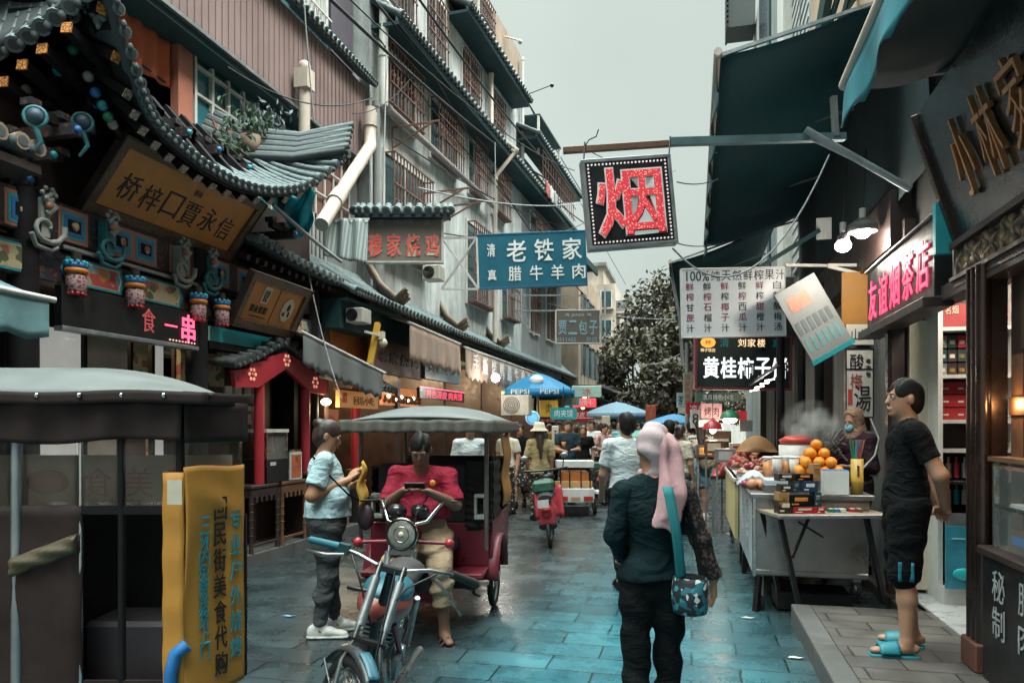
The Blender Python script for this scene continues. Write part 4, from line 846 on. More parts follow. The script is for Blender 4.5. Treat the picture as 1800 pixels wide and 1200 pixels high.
m = MB(); p = atd(1296, 30, 24); m.bb(mat('louvre_dark', (.03, .04, .04), .6), p.x - .35, p.x + .45, 23.6, 24.6, 14 - .2, 18); [m.bb(black, p.x - .4, p.x - .34, 23.5, 24.7, 13.8 + k * .16, 13.88 + k * .16) for k in range(24)]; m.build('louvre_cage', TB)
m = MB()
for a, b in (((1450, 70), (1490, -60)), ((1475, 62), (1505, -60)), ((1460, 60), (1540, -60)), ((1440, 75), (1462, -60))): m.bar(dkteal, atd(*a, 8.8), atd(*b, 8.6), .1 if a[0] == 1440 else .05)
m.build('steel_strut', TB)
m = MB(); m.tube(black, [atd(1512, -10, 8.6), atd(1514, 20, 8.6), atd(1520, 45, 8.6)], .012); m.build('cable', TB)

canvas = mat('teal_canvas', (.006, .055, .065), .8, var=.22, scale=1.4, bump=.3, bscale=9); canvas_lit = mat('lit_teal_canvas', (.012, .16, .2), .7, var=.3, scale=3, bump=.3, bscale=9)  # second one: brighter copy, daylight on the valance put into its colour
def awning(name, label, x0, x1, y0, y1, z0, z1, val, q, qv, group=None, ribs=3, wavy=.03):
    T = thing(name, label, 'awning', (x1, (y0 + y1) / 2, z1), 0, group)
    m = MB(); m.sheet(q, lambda u, v: V((x0 + (x1 - x0) * u, y0 + (y1 - y0) * v, z0 + (z1 - z0) * u - .1 * 4 * u * (1 - u) * (.4 + .6 * abs(math.cos(v * math.pi * ribs))))), 10, 24, .006); m.build('canvas', T)
    m = MB(); n = 60; m.sheet(qv, lambda u, v: V((x0 - .01 + wavy * math.sin(u * 37) * v, y0 + (y1 - y0) * u, z0 - v * (val - .05 * abs(math.sin(u * (y1 - y0) * 9)) * (v > .9)))), n, 4, .004); m.build('valance', T)
    m = MB(); m.cyl(ivory, (x0, y0 - .05, z0 + .02), (x0, y1 + .05, z0 + .02), .035, n=12); m.build('front_bar', T)
    for k in range(ribs + 1): m = MB(); y = y0 + (y1 - y0) * k / ribs; m.bar(steel, (x0, y, z0), (x1, y, z1 - .12), .03); m.build('arm', T)
    return T
awning('awning', 'big dark green canvas awning high over the juice stall', .2, 1.88, 6.53, 13.4, 4.74, 5.25, .3, canvas, canvas)
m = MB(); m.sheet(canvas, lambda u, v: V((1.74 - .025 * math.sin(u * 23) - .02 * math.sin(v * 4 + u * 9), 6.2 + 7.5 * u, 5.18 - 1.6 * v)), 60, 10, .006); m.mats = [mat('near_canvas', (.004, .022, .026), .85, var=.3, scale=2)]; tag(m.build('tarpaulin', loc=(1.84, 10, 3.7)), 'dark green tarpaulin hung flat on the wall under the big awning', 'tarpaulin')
awning('awning', 'dark green awning with a scalloped front in lit blue green above the black gold lettered sign', .9, 1.62, -.5, 4.85, 3.67, 3.82, .3, mat('near_canvas', (.005, .032, .038), .85, var=.3, scale=2), canvas_lit)
awning('awning', 'lower dark green awning behind the pale juice price board', -.4, 1.4, 13.3, 20, 4.46, 5.15, .25, canvas, dkteal)
m = MB(); m.bar(steel, atd(1178, 470, 13.3), atd(1196, 565, 13.3), .05); m.bar(steel, atd(1195, 560, 13.3), atd(1200, 640, 13.3), .05); tag(m.build('awning_pole', loc=atd(1196, 565, 13.3)), 'thin grey pole hanging from the front end of the lower green awning', 'pole')

# ------------------------------------------------------------------ right: near shops
NS = thing('corner_shop', 'dark corner shop with polished bronze posts and a tobacco shelf under the neon sign', 'shop', (2.2, 4.5, .15))
bronze = mat('polished_bronze', (.07, .045, .04), .28, .75, var=.3, scale=3, bump=.06); brwood = mat('old_brown_frame', (.06, .035, .028), .45, var=.3, scale=4)
m = MB(); m.bb(brwood, 2.9, 3.0, -1, 7.2, .15, 3.6); m.bb(brwood, 1.78, 2.9, 7.06, 7.16, .15, 3.4); m.bb(dark, 1.75, 3, -1, 7.15, 3.1, 3.2); m.bb(dkbrown, 2.0, 2.9, 4.86, 4.92, .15, 3.1); m.bb(mat('dark_sun_blocker', (.02, .022, .022), .8, var=.3), 1.87, 5, -12, 7.18, 3.2, 13); m.build('wall', NS)  # dark upper wall added to darken the gap; its unseen height blocks the sun
m = MB(); m.bb(mat('shop_floor_tile', (.42, .42, .42), .3), 1.78, 2.9, -1, 7.06, .15, .165); m.build('floor', NS)
m = MB(); [m.cyl(bronze, (1.66 + .0, 4.9 + k * .075, .3), (1.66, 4.9 + k * .075, 2.55), .042, n=16) for k in range(3)]; m.bb(bronze, 1.66, 1.78, 4.88, 5.08, .3, 2.55); m.build('post', NS)
m = MB(); m.bb(mat('post_base', (.12, .05, .035), .5), 1.6, 1.8, 4.85, 5.1, .15, .32); m.build('post_base', NS, bevel=.01)
m = MB(); m.bb(dkbrown, 1.66, 1.76, 6.98, 7.08, .15, 3.1); m.bb(bronze, 1.63, 1.66, 6.99, 7.07, .15, 2.6); m.build('post', NS)
m = MB(); m.bb(dkbrown, 1.66, 1.8, -1, 7.06, 2.46, 2.56); m.bb(bronze, 1.655, 1.665, -1, 5.4, 2.5, 2.52); m.build('lintel', NS)
carved_gold = pattern('carved_gold_frieze', 'voronoi', ((.36, .24, .11), (.02, .012, .01)), 18, .45, pos=(.1, .62), bump=1.)
m = MB(); m.sheet(carved_gold, lambda u, v: V((1.675 + .02 * math.sin(u * 130) * math.sin(v * 9), 5.42 - 6 * u, 2.57 + .19 * v)), 160, 8, .03); m.bb(dkbrown, 1.64, 1.7, -1, 5.44, 2.76, 2.8); m.bb(dkbrown, 1.64, 1.7, -1, 5.44, 2.545, 2.57); m.build('frieze', NS)
# glazed shopfront and panels near the right edge
m = MB(); m.bb(brwood, 1.79, 1.83, -1, 4.86, 1.98, 2.46); m.bb(mat('brown_panel', (.08, .05, .03), .6, var=.25, scale=2), 1.78, 1.79, 3.0, 4.7, 2.03, 2.42); m.build('transom_panel', NS)
m = MB(); m.bb(midwood, 1.76, 1.84, 4.62, 4.78, .9, 2.0); m.bb(brwood, 1.76, 1.84, 3.4, 3.48, .9, 2.0); m.bb(brwood, 1.76, 1.84, 2.2, 2.28, .9, 2); m.bb(midwood, 1.75, 1.85, 4.3, 4.78, 1.66, 1.76); m.bb(brwood, 1.77, 1.83, 2, 4.8, 1.95, 2.0); m.build('window_frame', NS)
m = MB(); m.bb(film('shop_glass', (.3, .35, .35), .12, .05), 1.795, 1.805, 2.2, 4.62, 1.4, 1.95); m.build('window_pane', NS)
m = MB(); m.bb(mat('pale_curtain', (.4, .38, .34), .7), 1.83, 1.85, 4.35, 4.58, 1.4, 1.66); m.build('curtain', NS)
CS = thing('display_counter', 'dark counter with a glass food case beside the bronze post', 'counter', (1.95, 3.4, .15))
m = MB(); m.bb(black, 1.62, 2.3, 1.2, 4.8, .15, .86); m.bb(dkbrown, 1.6, 2.32, 1.2, 4.84, .86, .91); m.build('base', CS, bevel=.01)
m = MB(); fm = frame((1.615, 0, 0), (0, -1, 0), (0, 0, 1)); wr = mat('chalk_writing', (.3, .3, .3), .6, var=.3, scale=20)
for i, t in enumerate(('秘制', '腊肉', '小吃')): m = MB(); m.column_text(wr, t, fm @ Matrix.Translation((-4.55 + i * .34, .62, 0)), .17, .2, .003); m.build('lettering', CS)
m = MB()
for y in (1.3, 3.0, 4.72): m.bb(chrome, 1.66, 1.68, y, y + .02, .91, 1.4); m.bb(chrome, 2.24, 2.26, y, y + .02, .91, 1.4)
m.bb(midwood, 1.64, 2.3, 1.25, 4.78, 1.4, 1.425); m.bb(chrome, 1.655, 1.67, 1.3, 4.74, 1.36, 1.38); m.bb(chrome, 1.655, 1.67, 1.3, 4.74, 1.14, 1.16); m.build('case_frame', CS)
m = MB(); m.bb(film('case_glass', (.4, .45, .45), .1, .04), 1.652, 1.656, 1.3, 4.74, .92, 1.4); m.bb(film('case_glass', (.4, .45, .45), .1), 1.66, 2.25, 1.3, 4.72, 1.145, 1.15); m.build('case_glass', CS)
sweet = mat('golden_pastry', (.5, .26, .08), .6, var=.3, scale=14)
for i in range(7):
    m = MB(); y = 4.5 - i * .33; p = V((1.82, y, 1.15)); m.bb(white_paint, 1.7, 1.98, y - .13, y + .13, 1.15, 1.17)
    for k in range(6): m.ball(random.choice((sweet, cream, orange_p)), p + V((random.uniform(-.08, .1), random.uniform(-.09, .09), .05 + .03 * (k > 3))), (.05, .05, .035), 8, 5)
    tag(m.build('pastry_tray', loc=p), 'white tray of golden pastries on the shelf of the glass food case', 'tray', 'pastry trays in the glass case')
for i in range(5):
    m = MB(); y = 4.5 - i * .45; p = V((1.8, y, .91)); m.bb(random.choice((cream, midwood, white_paint)), 1.7, 1.95, y - .15, y + .15, .91, 1.03); m.bb(blue_p, 1.698, 1.7, y - .1, y + .1, .95, 1.0)
    tag(m.build('carton', loc=p), 'small carton on the bottom shelf of the glass food case', 'carton', 'cartons in the glass case')
# black sign with raised gold characters
GS = thing('shop_sign', 'black lacquer sign leaning out with big raised gold characters above the carved gold frieze', 'sign', (1.6, 3.5, 2.8))
b0, b1, t0 = V((1.7, 5.45, 2.8)), V((1.7, 1.0, 2.8)), V((1.43, 5.45, 3.66)); x = b1 - b0; y = t0 - b0; MG = frame((b0 + b1) / 2 + y / 2, x, y)
m = MB(); m.box(mat('black_lacquer', (.012, .02, .022), .25, var=.3, scale=3), (0, 0, -.02), (x.length, y.length, .04), MG); m.box(bronze, (-x.length / 2 + .03, 0, .01), (.06, y.length, .05), MG); m.build('panel', GS, bevel=.006)
m = MB(); gl = mat('gilt_letter', (.5, .22, .09), .35, .5, var=.25, scale=8)
for i, ch in enumerate('小林家坊'): m.text(gl, ch, MG @ Matrix.Translation((-1.66 + i * .38, -.03, .01)), .25, .47, .03, bold=-.008)
m.build('characters', GS)
m = MB(); m.bb(teal_p, 1.56, 1.66, 5.44, 5.5, 2.74, 3.08); tag(m.build('light_box', loc=(1.6, 5.47, 2.74)), 'narrow blue green light box between the neon sign and the black gold sign', 'light box')
# neon sign
b0, b1 = atd(1526, 596, 7.05), atd(1640, 508, 5.15); b0.z = b1.z = 2.5; nx = b1 - b0; NM = frame((b0 + b1) / 2 + V((0, 0, .27)), nx, (0, 0, 1)); NL = nx.length
NG = thing('neon_sign', 'black box sign with glowing pink red characters over the corner shop door', 'sign', (b0 + b1) / 2)
m = MB(); m.box(black, (0, 0, -.06), (NL + .06, .56, .12), NM); m.box(dkbrown, (0, -.31, -.02), (NL + .1, .07, .2), NM); m.box(steel, (0, .29, -.02), (NL + .06, .02, .1), NM); m.build('box', NG, bevel=.006)
m = MB(); pink_neon = mat('pink_neon', (.5, .05, .12), .4, var=0, bump=0, emit=(1, .06, .15), es=.85)
for i, ch in enumerate('友谊烟茶店'): m.text(pink_neon, ch, NM @ Matrix.Translation((-NL * .39 + i * NL * .195, -.01, .004)), NL * .15, .36, .008, bold=.004)
m.build('characters', NG)
# tobacco shelf on the inner side wall
TS = thing('shop_shelf', 'tall white shelf of tobacco cartons against the side wall inside the corner shop', 'shelf', (2.2, 6.95, .165))
m = MB(); m.bb(cream, 1.8, 1.94, 6.98, 7.05, .2, 2.5); m.bb(white_paint, 1.94, 1.975, 6.7, 7.05, .165, 2.75); m.bb(white_paint, 2.5, 2.54, 6.7, 7.05, .165, 2.75)
for z in (1.38, 1.62, 1.99, 2.38): m.bb(white_paint, 1.975, 2.5, 6.75, 7.05, z, z + .03)
m.bb(mat('red_header', (.3, .03, .03), .5), 1.975, 2.5, 6.9, 7.0, 2.42, 2.62); m.bb(dkbrown, 1.975, 2.5, 6.98, 7.05, .2, 2.38); m.build('frame', TS)
m = MB(); fm = frame((2.24, 6.9, 2.52), (1, 0, 0), (0, 0, 1)); m.text(cream, '香烟', fm @ Matrix.Translation((.08, -.03, .002)), .22, .11); m.text(cream, '名烟', fm @ Matrix.Translation((-.14, .05, .002)), .1, .07); m.build('lettering', TS)
for r_ in range(3):
    for k in range(7):
        m = MB(); x = 1.99 + k * .072; z = 2.02 + r_ * .115; m.bb(random.choice((black, dkbrown, teal_p, dkteal, steel, red_paint)), x, x + .064, 6.86, 6.97, z, z + .1); m.bb(random.choice((cream, gold, white_paint)), x + .012, x + .05, 6.858, 6.86, z + .03, z + .06)
        tag(m.build('cigarette_carton', loc=(x + .03, 6.9, z)), 'dark cigarette carton on the upper shelf inside the corner shop', 'carton', 'cigarette cartons on the shop shelf')
redc = mat('red_carton', (.3, .02, .025), .45, var=.12)
for r_ in range(3):
    m = MB(); z = 1.65 + r_ * .108; m.bb(redc, 1.99, 2.37, 6.84, 6.97, z, z + .098); [m.bb(cream, 2.02 + k * .11, 2.06 + k * .11, 6.837, 6.84, z + .035, z + .05) for k in range(3)]
    tag(m.build('gift_box', loc=(2.15, 6.9, z)), 'long dark red gift box stacked on the shelf behind the man in black', 'box', 'red gift boxes on the shop shelf')
for k in range(8):
    for r_ in range(2):
        m = MB(); x = 2.0 + k * .06; z = .95 + r_ * .22; q = random.choice((white_paint, cream, steel, red_paint, teal_p)); m.cyl(q, (x, 6.85, z), (x, 6.85, z + .12), .022, n=10); m.cyl(q, (x, 6.85, z + .12), (x, 6.85, z + .17), .009, n=8)
        tag(m.build('bottle', loc=(x, 6.85, z)), 'small bottle on the low glass counter inside the corner shop', 'bottle', 'bottles in the corner shop')
m = MB(); m.bb(glass, 1.96, 2.5, 6.6, 6.95, .85, .87); m.bb(steel, 1.96, 2.5, 6.58, 6.6, .8, .9); m.bb(chrome, 1.96, 2.5, 6.6, 6.95, 1.13, 1.15); m.bb(white_paint, 1.96, 2.5, 6.62, 6.9, .165, .3); 
SCN = thing('glass_counter', 'low glass counter with a teal poster front inside the corner shop', 'counter', (2.2, 6.75, .165)); m.build('frame', SCN)
m = MB(); m.bb(mat('teal_poster', (.03, .22, .3), .4, var=.3), 1.96, 2.5, 6.57, 6.6, .3, .8); fm = frame((2.1, 6.569, .7), (1, 0, 0), (0, 0, 1)); m.text(mat('pale_teal', (.3, .55, .6), .5), '一般', fm, .2, .1); m.ball(mat('teal_bowl', (.02, .4, .45), .4), (2.08, 6.56, .42), (.08, .015, .05), 10, 6); m.build('poster', SCN)
ld = bpy.data.lights.new('shop_ceiling_lamp', 'AREA'); ld.energy = 16; ld.size = .5; ld.color = (1, .9, .75); lo = bpy.data.objects.new('shop_ceiling_lamp', ld); lo.location = (2.3, 6.2, 3.0); SC.collection.objects.link(lo)
m = MB(); m.bb(white_lamp, 2.05, 2.55, 6.1, 6.25, 3.03, 3.06); tag(m.build('ceiling_lamp', loc=(2.3, 6.2, 3.05)), 'bright strip lamp on the ceiling inside the corner shop', 'lamp')
m = MB(); p = V((1.72, 4.86, 2.05)); m.ball(warm_lamp, p + V((.12, -.05, -.28)), .03); m.tube(bronze, [p + V((.12, 0, 0)), p + V((.12, -.05, -.24))], .012); tag(m.build('wall_lamp', loc=p), 'small warm lamp shining on the bronze post', 'lamp')
ld = bpy.data.lights.new('post_lamp', 'POINT'); ld.energy = 2.5; ld.color = (1, .55, .2); ld.shadow_soft_size = .03; lo = bpy.data.objects.new('post_lamp', ld); lo.location = (1.74, 4.68, 1.72); SC.collection.objects.link(lo)

# far right shops under the awnings
FS = thing('shop_row', 'dark open shops with posters under the awnings behind the juice stall', 'shop', (2, 12, .1))
m = MB(); m.bb(dark, 3.6, 3.7, 7.2, 22, .1, 4.6); m.bb(dark, 1.85, 3.7, 7.2, 22, 3.7, 3.8); m.bb(mat('plum_wall', (.05, .03, .04), .7, var=.3, scale=2), 1.9, 3.6, 21.9, 22, .1, 3.7); [m.bb(dkbrown, 1.76, 1.9, y, y + .14, .1, 3.7) for y in (8.9, 11.2, 14, 17.5, 21)]; m.build('wall', FS)
m = MB(); m.bb(dkbrown, 1.7, 1.95, 7.2, 22, 3.2, 3.7); m.bb(dkteal, .9, 1.95, 11, 22, 3.18, 3.22); m.build('fascia', FS)
for i, (x0, x1, y, q) in enumerate(((2.0, 2.35, 9.2, red_paint), (2.6, 2.95, 9.2, red_paint), (3.0, 3.4, 9.2, midwood))):
    m = MB(); m.bb(dkbrown, x0 - .03, x1 + .03, y - .02, y + .02, 1.95, 2.65); m.bb(mat('poster_red', (.25, .03, .03), .6), x0, x1, y - .03, y - .02, 1.98, 2.62); m.text(gold, '福喜财'[i], frame(((x0 + x1) / 2, y - .03, 2.3), (1, 0, 0), (0, 0, 1)), .2); m.build('poster', FS)
for k in range(3):
    m = MB(); m.bb(random.choice((midwood, dkbrown)), 2.2, 3.5, 9.6 + k * 3, 9.7 + k * 3, .1, 2.8)
    for r_ in range(4):
        for j in range(8): h = random.uniform(.1, .3); m.bb(random.choice((red_paint, cream, gold, teal_p, white_paint)), 2.22 + j * .16, 2.34 + j * .16, 9.4 + k * 3, 9.58 + k * 3, .6 + r_ * .5, .6 + r_ * .5 + h)
    m.build('shelf_wall', FS)

# ------------------------------------------------------------------ hanging signs
def board(name, label, tl, tr, bl, dl, dr, face, th=.06, edge=None, ew=.03, group=None, cat='sign', back=None):
    """sign with corners read from the photo at distances dl, dr; returns thing, matrix of its face, width, height"""
    a, b, c = atd(*tl, dl), atd(*tr, dr), atd(*bl, dl); x, y = b - a, a - c; x.normalize(); wd = (b - a).length; ht = y.length; M = frame(a + (b - a) / 2 + (c - a) / 2, b - a, y)
    T = thing(name, label, cat, a + (b - a) / 2 + (c - a) / 2, 0, group)
    m = MB(); m.box(face, (0, 0, -th / 2), (wd - (ew if edge else 0), ht - (ew if edge else 0), th), M); m.build('panel', T, bevel=.003)
    if edge:
        m = MB()
        for s in (-1, 1): m.box(edge, (0, s * (ht / 2 - ew / 2), -th / 2), (wd, ew, th + .02), M); m.box(edge, (s * (wd / 2 - ew / 2), 0, -th / 2), (ew, ht - 2 * ew, th + .018), M)
        m.build('frame', T, bevel=.003)
    return T, M, wd, ht
def at(M, x, y, z=.001): return M @ Matrix.Translation((x, y, z))
white_let = mat('white_letter', (.75, .76, .76), .5, var=.05, bump=0); red_let = mat('red_letter', (.55, .04, .05), .45, var=.1, bump=0)

# big lit smoke character
T, M, w_, h_ = board('lit_sign', 'square black sign with one huge red lit character hanging from the beam over the street', (1026, 281), (1183, 270), (1031, 440), 5.9, 5.95, black, .09, steel, .028)
m = MB(); m.text(white_let, '烟', at(M, 0, -.0), w_ * .77, h_ * .78, .012, bold=.026); m.build('outline', T)
red_bulb = pattern('red_dotted', 'voronoi', ((1, .4, .25), (.55, .03, .05)), 55, .5, pos=(.2, .35))
rb = red_bulb.node_tree; e_ = rb.nodes['Principled BSDF']; rb.links.new(e_.inputs['Base Color'].links[0].from_socket, e_.inputs['Emission Color']); e_.inputs['Emission Strength'].default_value = .38
m = MB(); m.text(red_bulb, '烟', at(M, 0, 0, .008), w_ * .73, h_ * .74, .012, bold=.012); m.build('character', T)
bulb = mat('small_bulb', (.8, .75, .75), .4, var=0, bump=0, emit=(1, .7, .7), es=.25); m = MB()
for k in range(22):
    for s in (-1, 1): m.ball(bulb, M @ V((-w_ * .43 + w_ * .86 * k / 21, s * h_ * .43, .006)), .0085, 6, 4)
    if 0 < k < 21:
        for s in (-1, 1): m.ball(bulb, M @ V((s * w_ * .43, -h_ * .43 + h_ * .86 * k / 21, .006)), .0085, 6, 4)
o = m.build('bulbs', T); o['kind'] = 'stuff'
G = thing('sign_beam', 'wood and steel beam reaching over the street that carries the red lit sign', 'beam', atd(1590, 330, 6.0))
m = MB(); m.bar(midwood, atd(990, 265, 6.02), atd(1185, 252, 6.02), .05, .05); m.build('wood_beam', G, bevel=.004)
m = MB(); m.bar(mat('teal_grey_steel', (.12, .2, .22), .45, .5, dirt=.3), atd(1178, 250, 6.0), atd(1485, 241, 6.1), .06, .06); m.build('steel_beam', G)
m = MB(); m.tube(steel, [atd(1416, 228, 6.0), atd(1600, 332, 5.95)], .03); m.tube(steel, [atd(1425, 243, 6.05), atd(1570, 312, 6.05)], .018); m.bar(steel, atd(1465, 170, 6.08), atd(1469, 240, 6.08), .045); m.build('brace', G)
m = MB()
for px, py, e in ((1028, 262, 6.0), (1178, 252, 6.0)): m.tube(black, [atd(px, py - 12, e), atd(px - 2, py + 22, 5.95)], .007, 6)
m.tube(black, [atd(1028, 258, 6), atd(1035, 246, 6), atd(1048, 240, 6), atd(1052, 228, 6)], .006, 6); m.build('hanger', G)

# blue butcher sign
blue_sign = mat('blue_sign_face', (.0, .105, .165), .45, var=.12, scale=2, dirt=.1)
T, M, w_, h_ = board('shop_sign', 'blue sign with white characters in two lines on a white lattice bracket', (837, 412), (1029, 404), (841, 509), 13.6, 13.6, blue_sign, .08, mat('blue_edge', (.0, .1, .2), .5), .03)
m = MB()
for i, ch in enumerate('老铁家'): m.text(white_let, ch, at(M, -w_ * .14 + i * w_ * .255, h_ * .17), .36, .4, .012, bold=.012)
for i, ch in enumerate('腊牛羊肉'): m.text(white_let, ch, at(M, -w_ * .16 + i * w_ * .195, -h_ * .24), .24, .27, .012, bold=.01)
m.text(white_let, '清', at(M, -w_ * .37, h_ * .2), .15, .24, .012, bold=.01); m.text(white_let, '真', at(M, -w_ * .37, -h_ * .25), .16, .2, .012, bold=.01); m.build('characters', T)
m = MB(); a0, a1, b0_, b1_ = atd(838, 418, 13.6), atd(841, 508, 13.6), atd(776, 418, 13.8), atd(776, 508, 13.8)
for p, q in ((a0, b0_), (a1, b1_), (a0, b1_), (a1, b0_), (a0, a1)): m.bar(white_paint, p, q, .035)
m.build('bracket', T)

# red on brown roast chicken sign with its own little roof
brn = mat('brown_sign_face', (.2, .165, .14), .6, var=.15, scale=2)
T, M, w_, h_ = board('shop_sign', 'brown sign with red characters under its own small tiled roof', (640, 376), (779, 376), (640, 462), 10.9, 10.9, brn, .1, white_paint, .025)
sal = mat('coral_letter', (.85, .13, .1), .45, var=.1, bump=0); m = MB()
for i, ch in enumerate('穆家烧鸡'): m.text(cream, ch, at(M, -w_ * .36 + i * w_ * .24, -h_ * .14, -.002), .215, .34, .01, bold=.03); m.text(sal, ch, at(M, -w_ * .36 + i * w_ * .24, -h_ * .14, .005), .205, .33, .01, bold=.012)
for i, ch in enumerate('清 MUJIA 真'.split()): m.text(mat('faded_letter', (.3, .28, .27), .6), ch, at(M, -w_ * .3 + i * w_ * .3, h_ * .33), .1 if i != 1 else .28, .1)
m.build('characters', T)
m = MB(); up_ = V((0, 0, 1)); e0, e1 = M @ V((-w_ / 2 - .12, h_ / 2 - .0, .13)), M @ V((w_ / 2 + .12, h_ / 2 - .0, .13)); r0, r1 = M @ V((-w_ / 2 - .1, h_ / 2 + .13, -.05)), M @ V((w_ / 2 + .1, h_ / 2 + .13, -.05)); tile_roof(m, [e0, e1], [r0, r1], 11, .06, seg=2, dip=.02)
m.bar(mat('navy_board', (.015, .035, .05), .6), (e0 + r0) / 2 - up_ * .1, (e1 + r1) / 2 - up_ * .1, .2, .1); m.build('roof', T)

# small grey sign further on
gry = mat('grey_sign_face', (.1, .085, .075), .6, var=.15)
T, M, w_, h_ = board('shop_sign', 'grey brown sign with faint blue characters and phone number, hung below the blue sign', (976, 544), (1056, 544), (976, 604), 19, 19, gry, .1, ivory, .03)
m = MB(); fb_ = mat('faded_blue_letter', (.2, .33, .38), .6)
for i, ch in enumerate('贾二包子'): m.text(fb_, ch, at(M, -w_ * .34 + i * w_ * .225, -h_ * .02), .22, .36, bold=.01)
m.text(mat('pale_letter', (.4, .38, .36), .6), '清 JIAER 真', at(M, 0, h_ * .34), .7, .1); m.text(fb_, '0311455', at(M, -w_ * .26, -h_ * .38), .5, .1); m.text(fb_, '总店', at(M, w_ * .3, -h_ * .38), .3, .13); m.build('characters', T)
m = MB(); m.bar(steel, atd(905, 546, 19.1), atd(976, 546, 19.1), .04); m.bar(steel, atd(905, 546, 19.1), atd(940, 590, 19.1), .04); m.bar(steel, atd(900, 519, 19.2), atd(1030, 519, 19.2), .04); m.build('bracket', T)

# juice price board
pale = mat('pale_price_board', (.5, .53, .56), .4, var=.06, scale=2)
T, M, w_, h_ = board('price_board', 'pale juice price board headed 100% above the fruit stall', (1198, 472), (1381, 468), (1198, 594), 8.0, 8.0, pale, .05, white_paint, .012)
m = MB(); grl = mat('dark_grey_letter', (.03, .03, .035), .6, var=0, bump=0); m.text(grl, '100%', at(M, -w_ * .34, h_ * .385), .25, .11, .004, bold=.01)
for i, ch in enumerate('纯天然鲜榨果汁'): m.text(grl, ch, at(M, -w_ * .17 + i * w_ * .104, h_ * .385), .1, .11, .004)
cols = ('鲜榨甘蔗汁', '鲜榨石榴汁', '鲜榨椰子汁', '鲜榨西瓜汁', '鲜榨甜橙汁', '自制酸梅汤'); mr_ = mat('maroon_letter', (.22, .03, .06), .6, var=0, bump=0)
for i, t in enumerate(cols):
    for j, ch in enumerate(t): m.text(mr_ if (i * 3 + j * 2) % 5 < 3 and i < 5 and j < 4 else grl, ch, at(M, -w_ * .42 + i * w_ * .168, h_ * .235 - j * h_ * .15), .085, .085, .004)
m.build('characters', T)
m = MB(); m.bar(white_paint, atd(1380, 466, 8), atd(1530, 468, 8.1), .03); m.bar(white_paint, atd(1455, 468, 8), atd(1520, 484, 7.9), .035); m.bar(white_paint, atd(1455, 466, 8.02), atd(1540, 466, 7.9), .03); m.bar(teal_sheet, atd(1335, 470, 8.3), atd(1440, 405, 8.3), .05); m.box(concrete, atd(1448, 402, 8.35), (.16, .03, .24)); tag(m.build('board_bracket', loc=atd(1455, 468, 8)), 'white angle bracket and brace holding the juice price board', 'bracket')
# tilted card
T = thing('menu_card', 'tilted pale menu card hanging beside the juice price board', 'card', atd(1430, 560, 7.6)); 
MC = Matrix.Translation(atd(1429, 557, 7.6)) @ frame((0, 0, 0), CR, (0, 0, 1)) @ Matrix.Rotation(R(30), 4, 'Z'); wd, ht = 80 * 7.6 / 1300, 134 * 7.6 / 1300
m = MB(); m.box(mat('card_face', (.23, .25, .25), .5, var=.08), (0, 0, 0), (wd, ht, .012), MC); m.build('panel', T)
m = MB(); m.box(mat('card_orange', (.45, .2, .14), .5, var=.3, scale=20), (-wd * .1, ht * .27, .008), (wd * .5, ht * .2, .004), MC)
for k in range(6): m.box(mat('card_teal', (.14, .32, .34), .5, var=.2), (-wd * .4 + k * wd * .15, -ht * .3, .008), (wd * .08, ht * .2, .004), MC); m.box(mat('card_grey', (.13, .16, .17), .5), (-wd * .4 + k * wd * .15, -ht * .05, .008), (wd * .1, ht * .18, .004), MC)
m.box(teal_p, (0, -ht * .53, .0), (wd * 1.05, .05, .03), MC); m.build('print', T)
m = MB(); m.tube(black, [atd(1392, 470, 7.62), atd(1392, 490, 7.6)], .006, 6); m.build('hanger', T)
# persimmon cake sign
T, M, w_, h_ = board('lit_sign', 'black sign with white and gold characters below the juice price board', (1222, 588), (1392, 590), (1222, 684), 10.2, 10.2, mat('black_green_face', (.008, .018, .017), .35, var=.2), .12, mat('red_trim', (.16, .02, .03), .5, var=.3, scale=30), .03)
lit_w = mat('lit_white_letter', (.8, .8, .8), .4, var=0, bump=0, emit=(.9, .95, 1), es=.75); lit_g = mat('lit_gold_letter', (.7, .5, .3), .4, var=0, bump=0, emit=(1, .7, .4), es=.55); lit_o = mat('lit_orange_badge', (.7, .3, .05), .4, var=.3, emit=(1, .4, .05), es=.6)
m = MB()
for i, ch in enumerate('黄桂柿子饼'): m.text(lit_w, ch, at(M, -w_ * .335 + i * w_ * .178, -h_ * .1), .215, .29, .01, bold=.015)
for i, ch in enumerate('刘家楼'): m.text(lit_g, ch, at(M, -w_ * .02 + i * w_ * .1, h_ * .36), .11, .11, .008, bold=.01)
m.text(teal_p, '清', at(M, -w_ * .2, h_ * .36), .12, .12, .008); m.text(teal_p, '真', at(M, w_ * .34, h_ * .36), .12, .12, .008, bold=.02)
m.poly(lit_o, [(.105 * math.cos(a * .628), .075 * math.sin(a * .628)) for a in range(10)], .01, at(M, -w_ * .37, h_ * .36)); m.text(red_paint, '柿', at(M, -w_ * .37, h_ * .36, .012), .08, .06); m.text(lit_g, '柿子饼店', at(M, -w_ * .37, h_ * .22), .2, .05); m.build('characters', T)
m = MB(); G2 = thing('striplight_rack', 'four bright strip lamps in a slanted row under the black persimmon cake sign', 'lamp', atd(1330, 670, 9.6))
for k in range(4):
    m = MB(); p = atd(1326 + k * 9, 687 - k * 6, 9.5 - k * .15); m.bar(white_lamp, p - CR * .055, p + CR * .055 + V((0, 0, .02)), .014); m.build('tube', G2)
m = MB(); m.bar(black, atd(1318, 676, 9.6), atd(1370, 640, 8.5), .03); m.build('rail', G2)
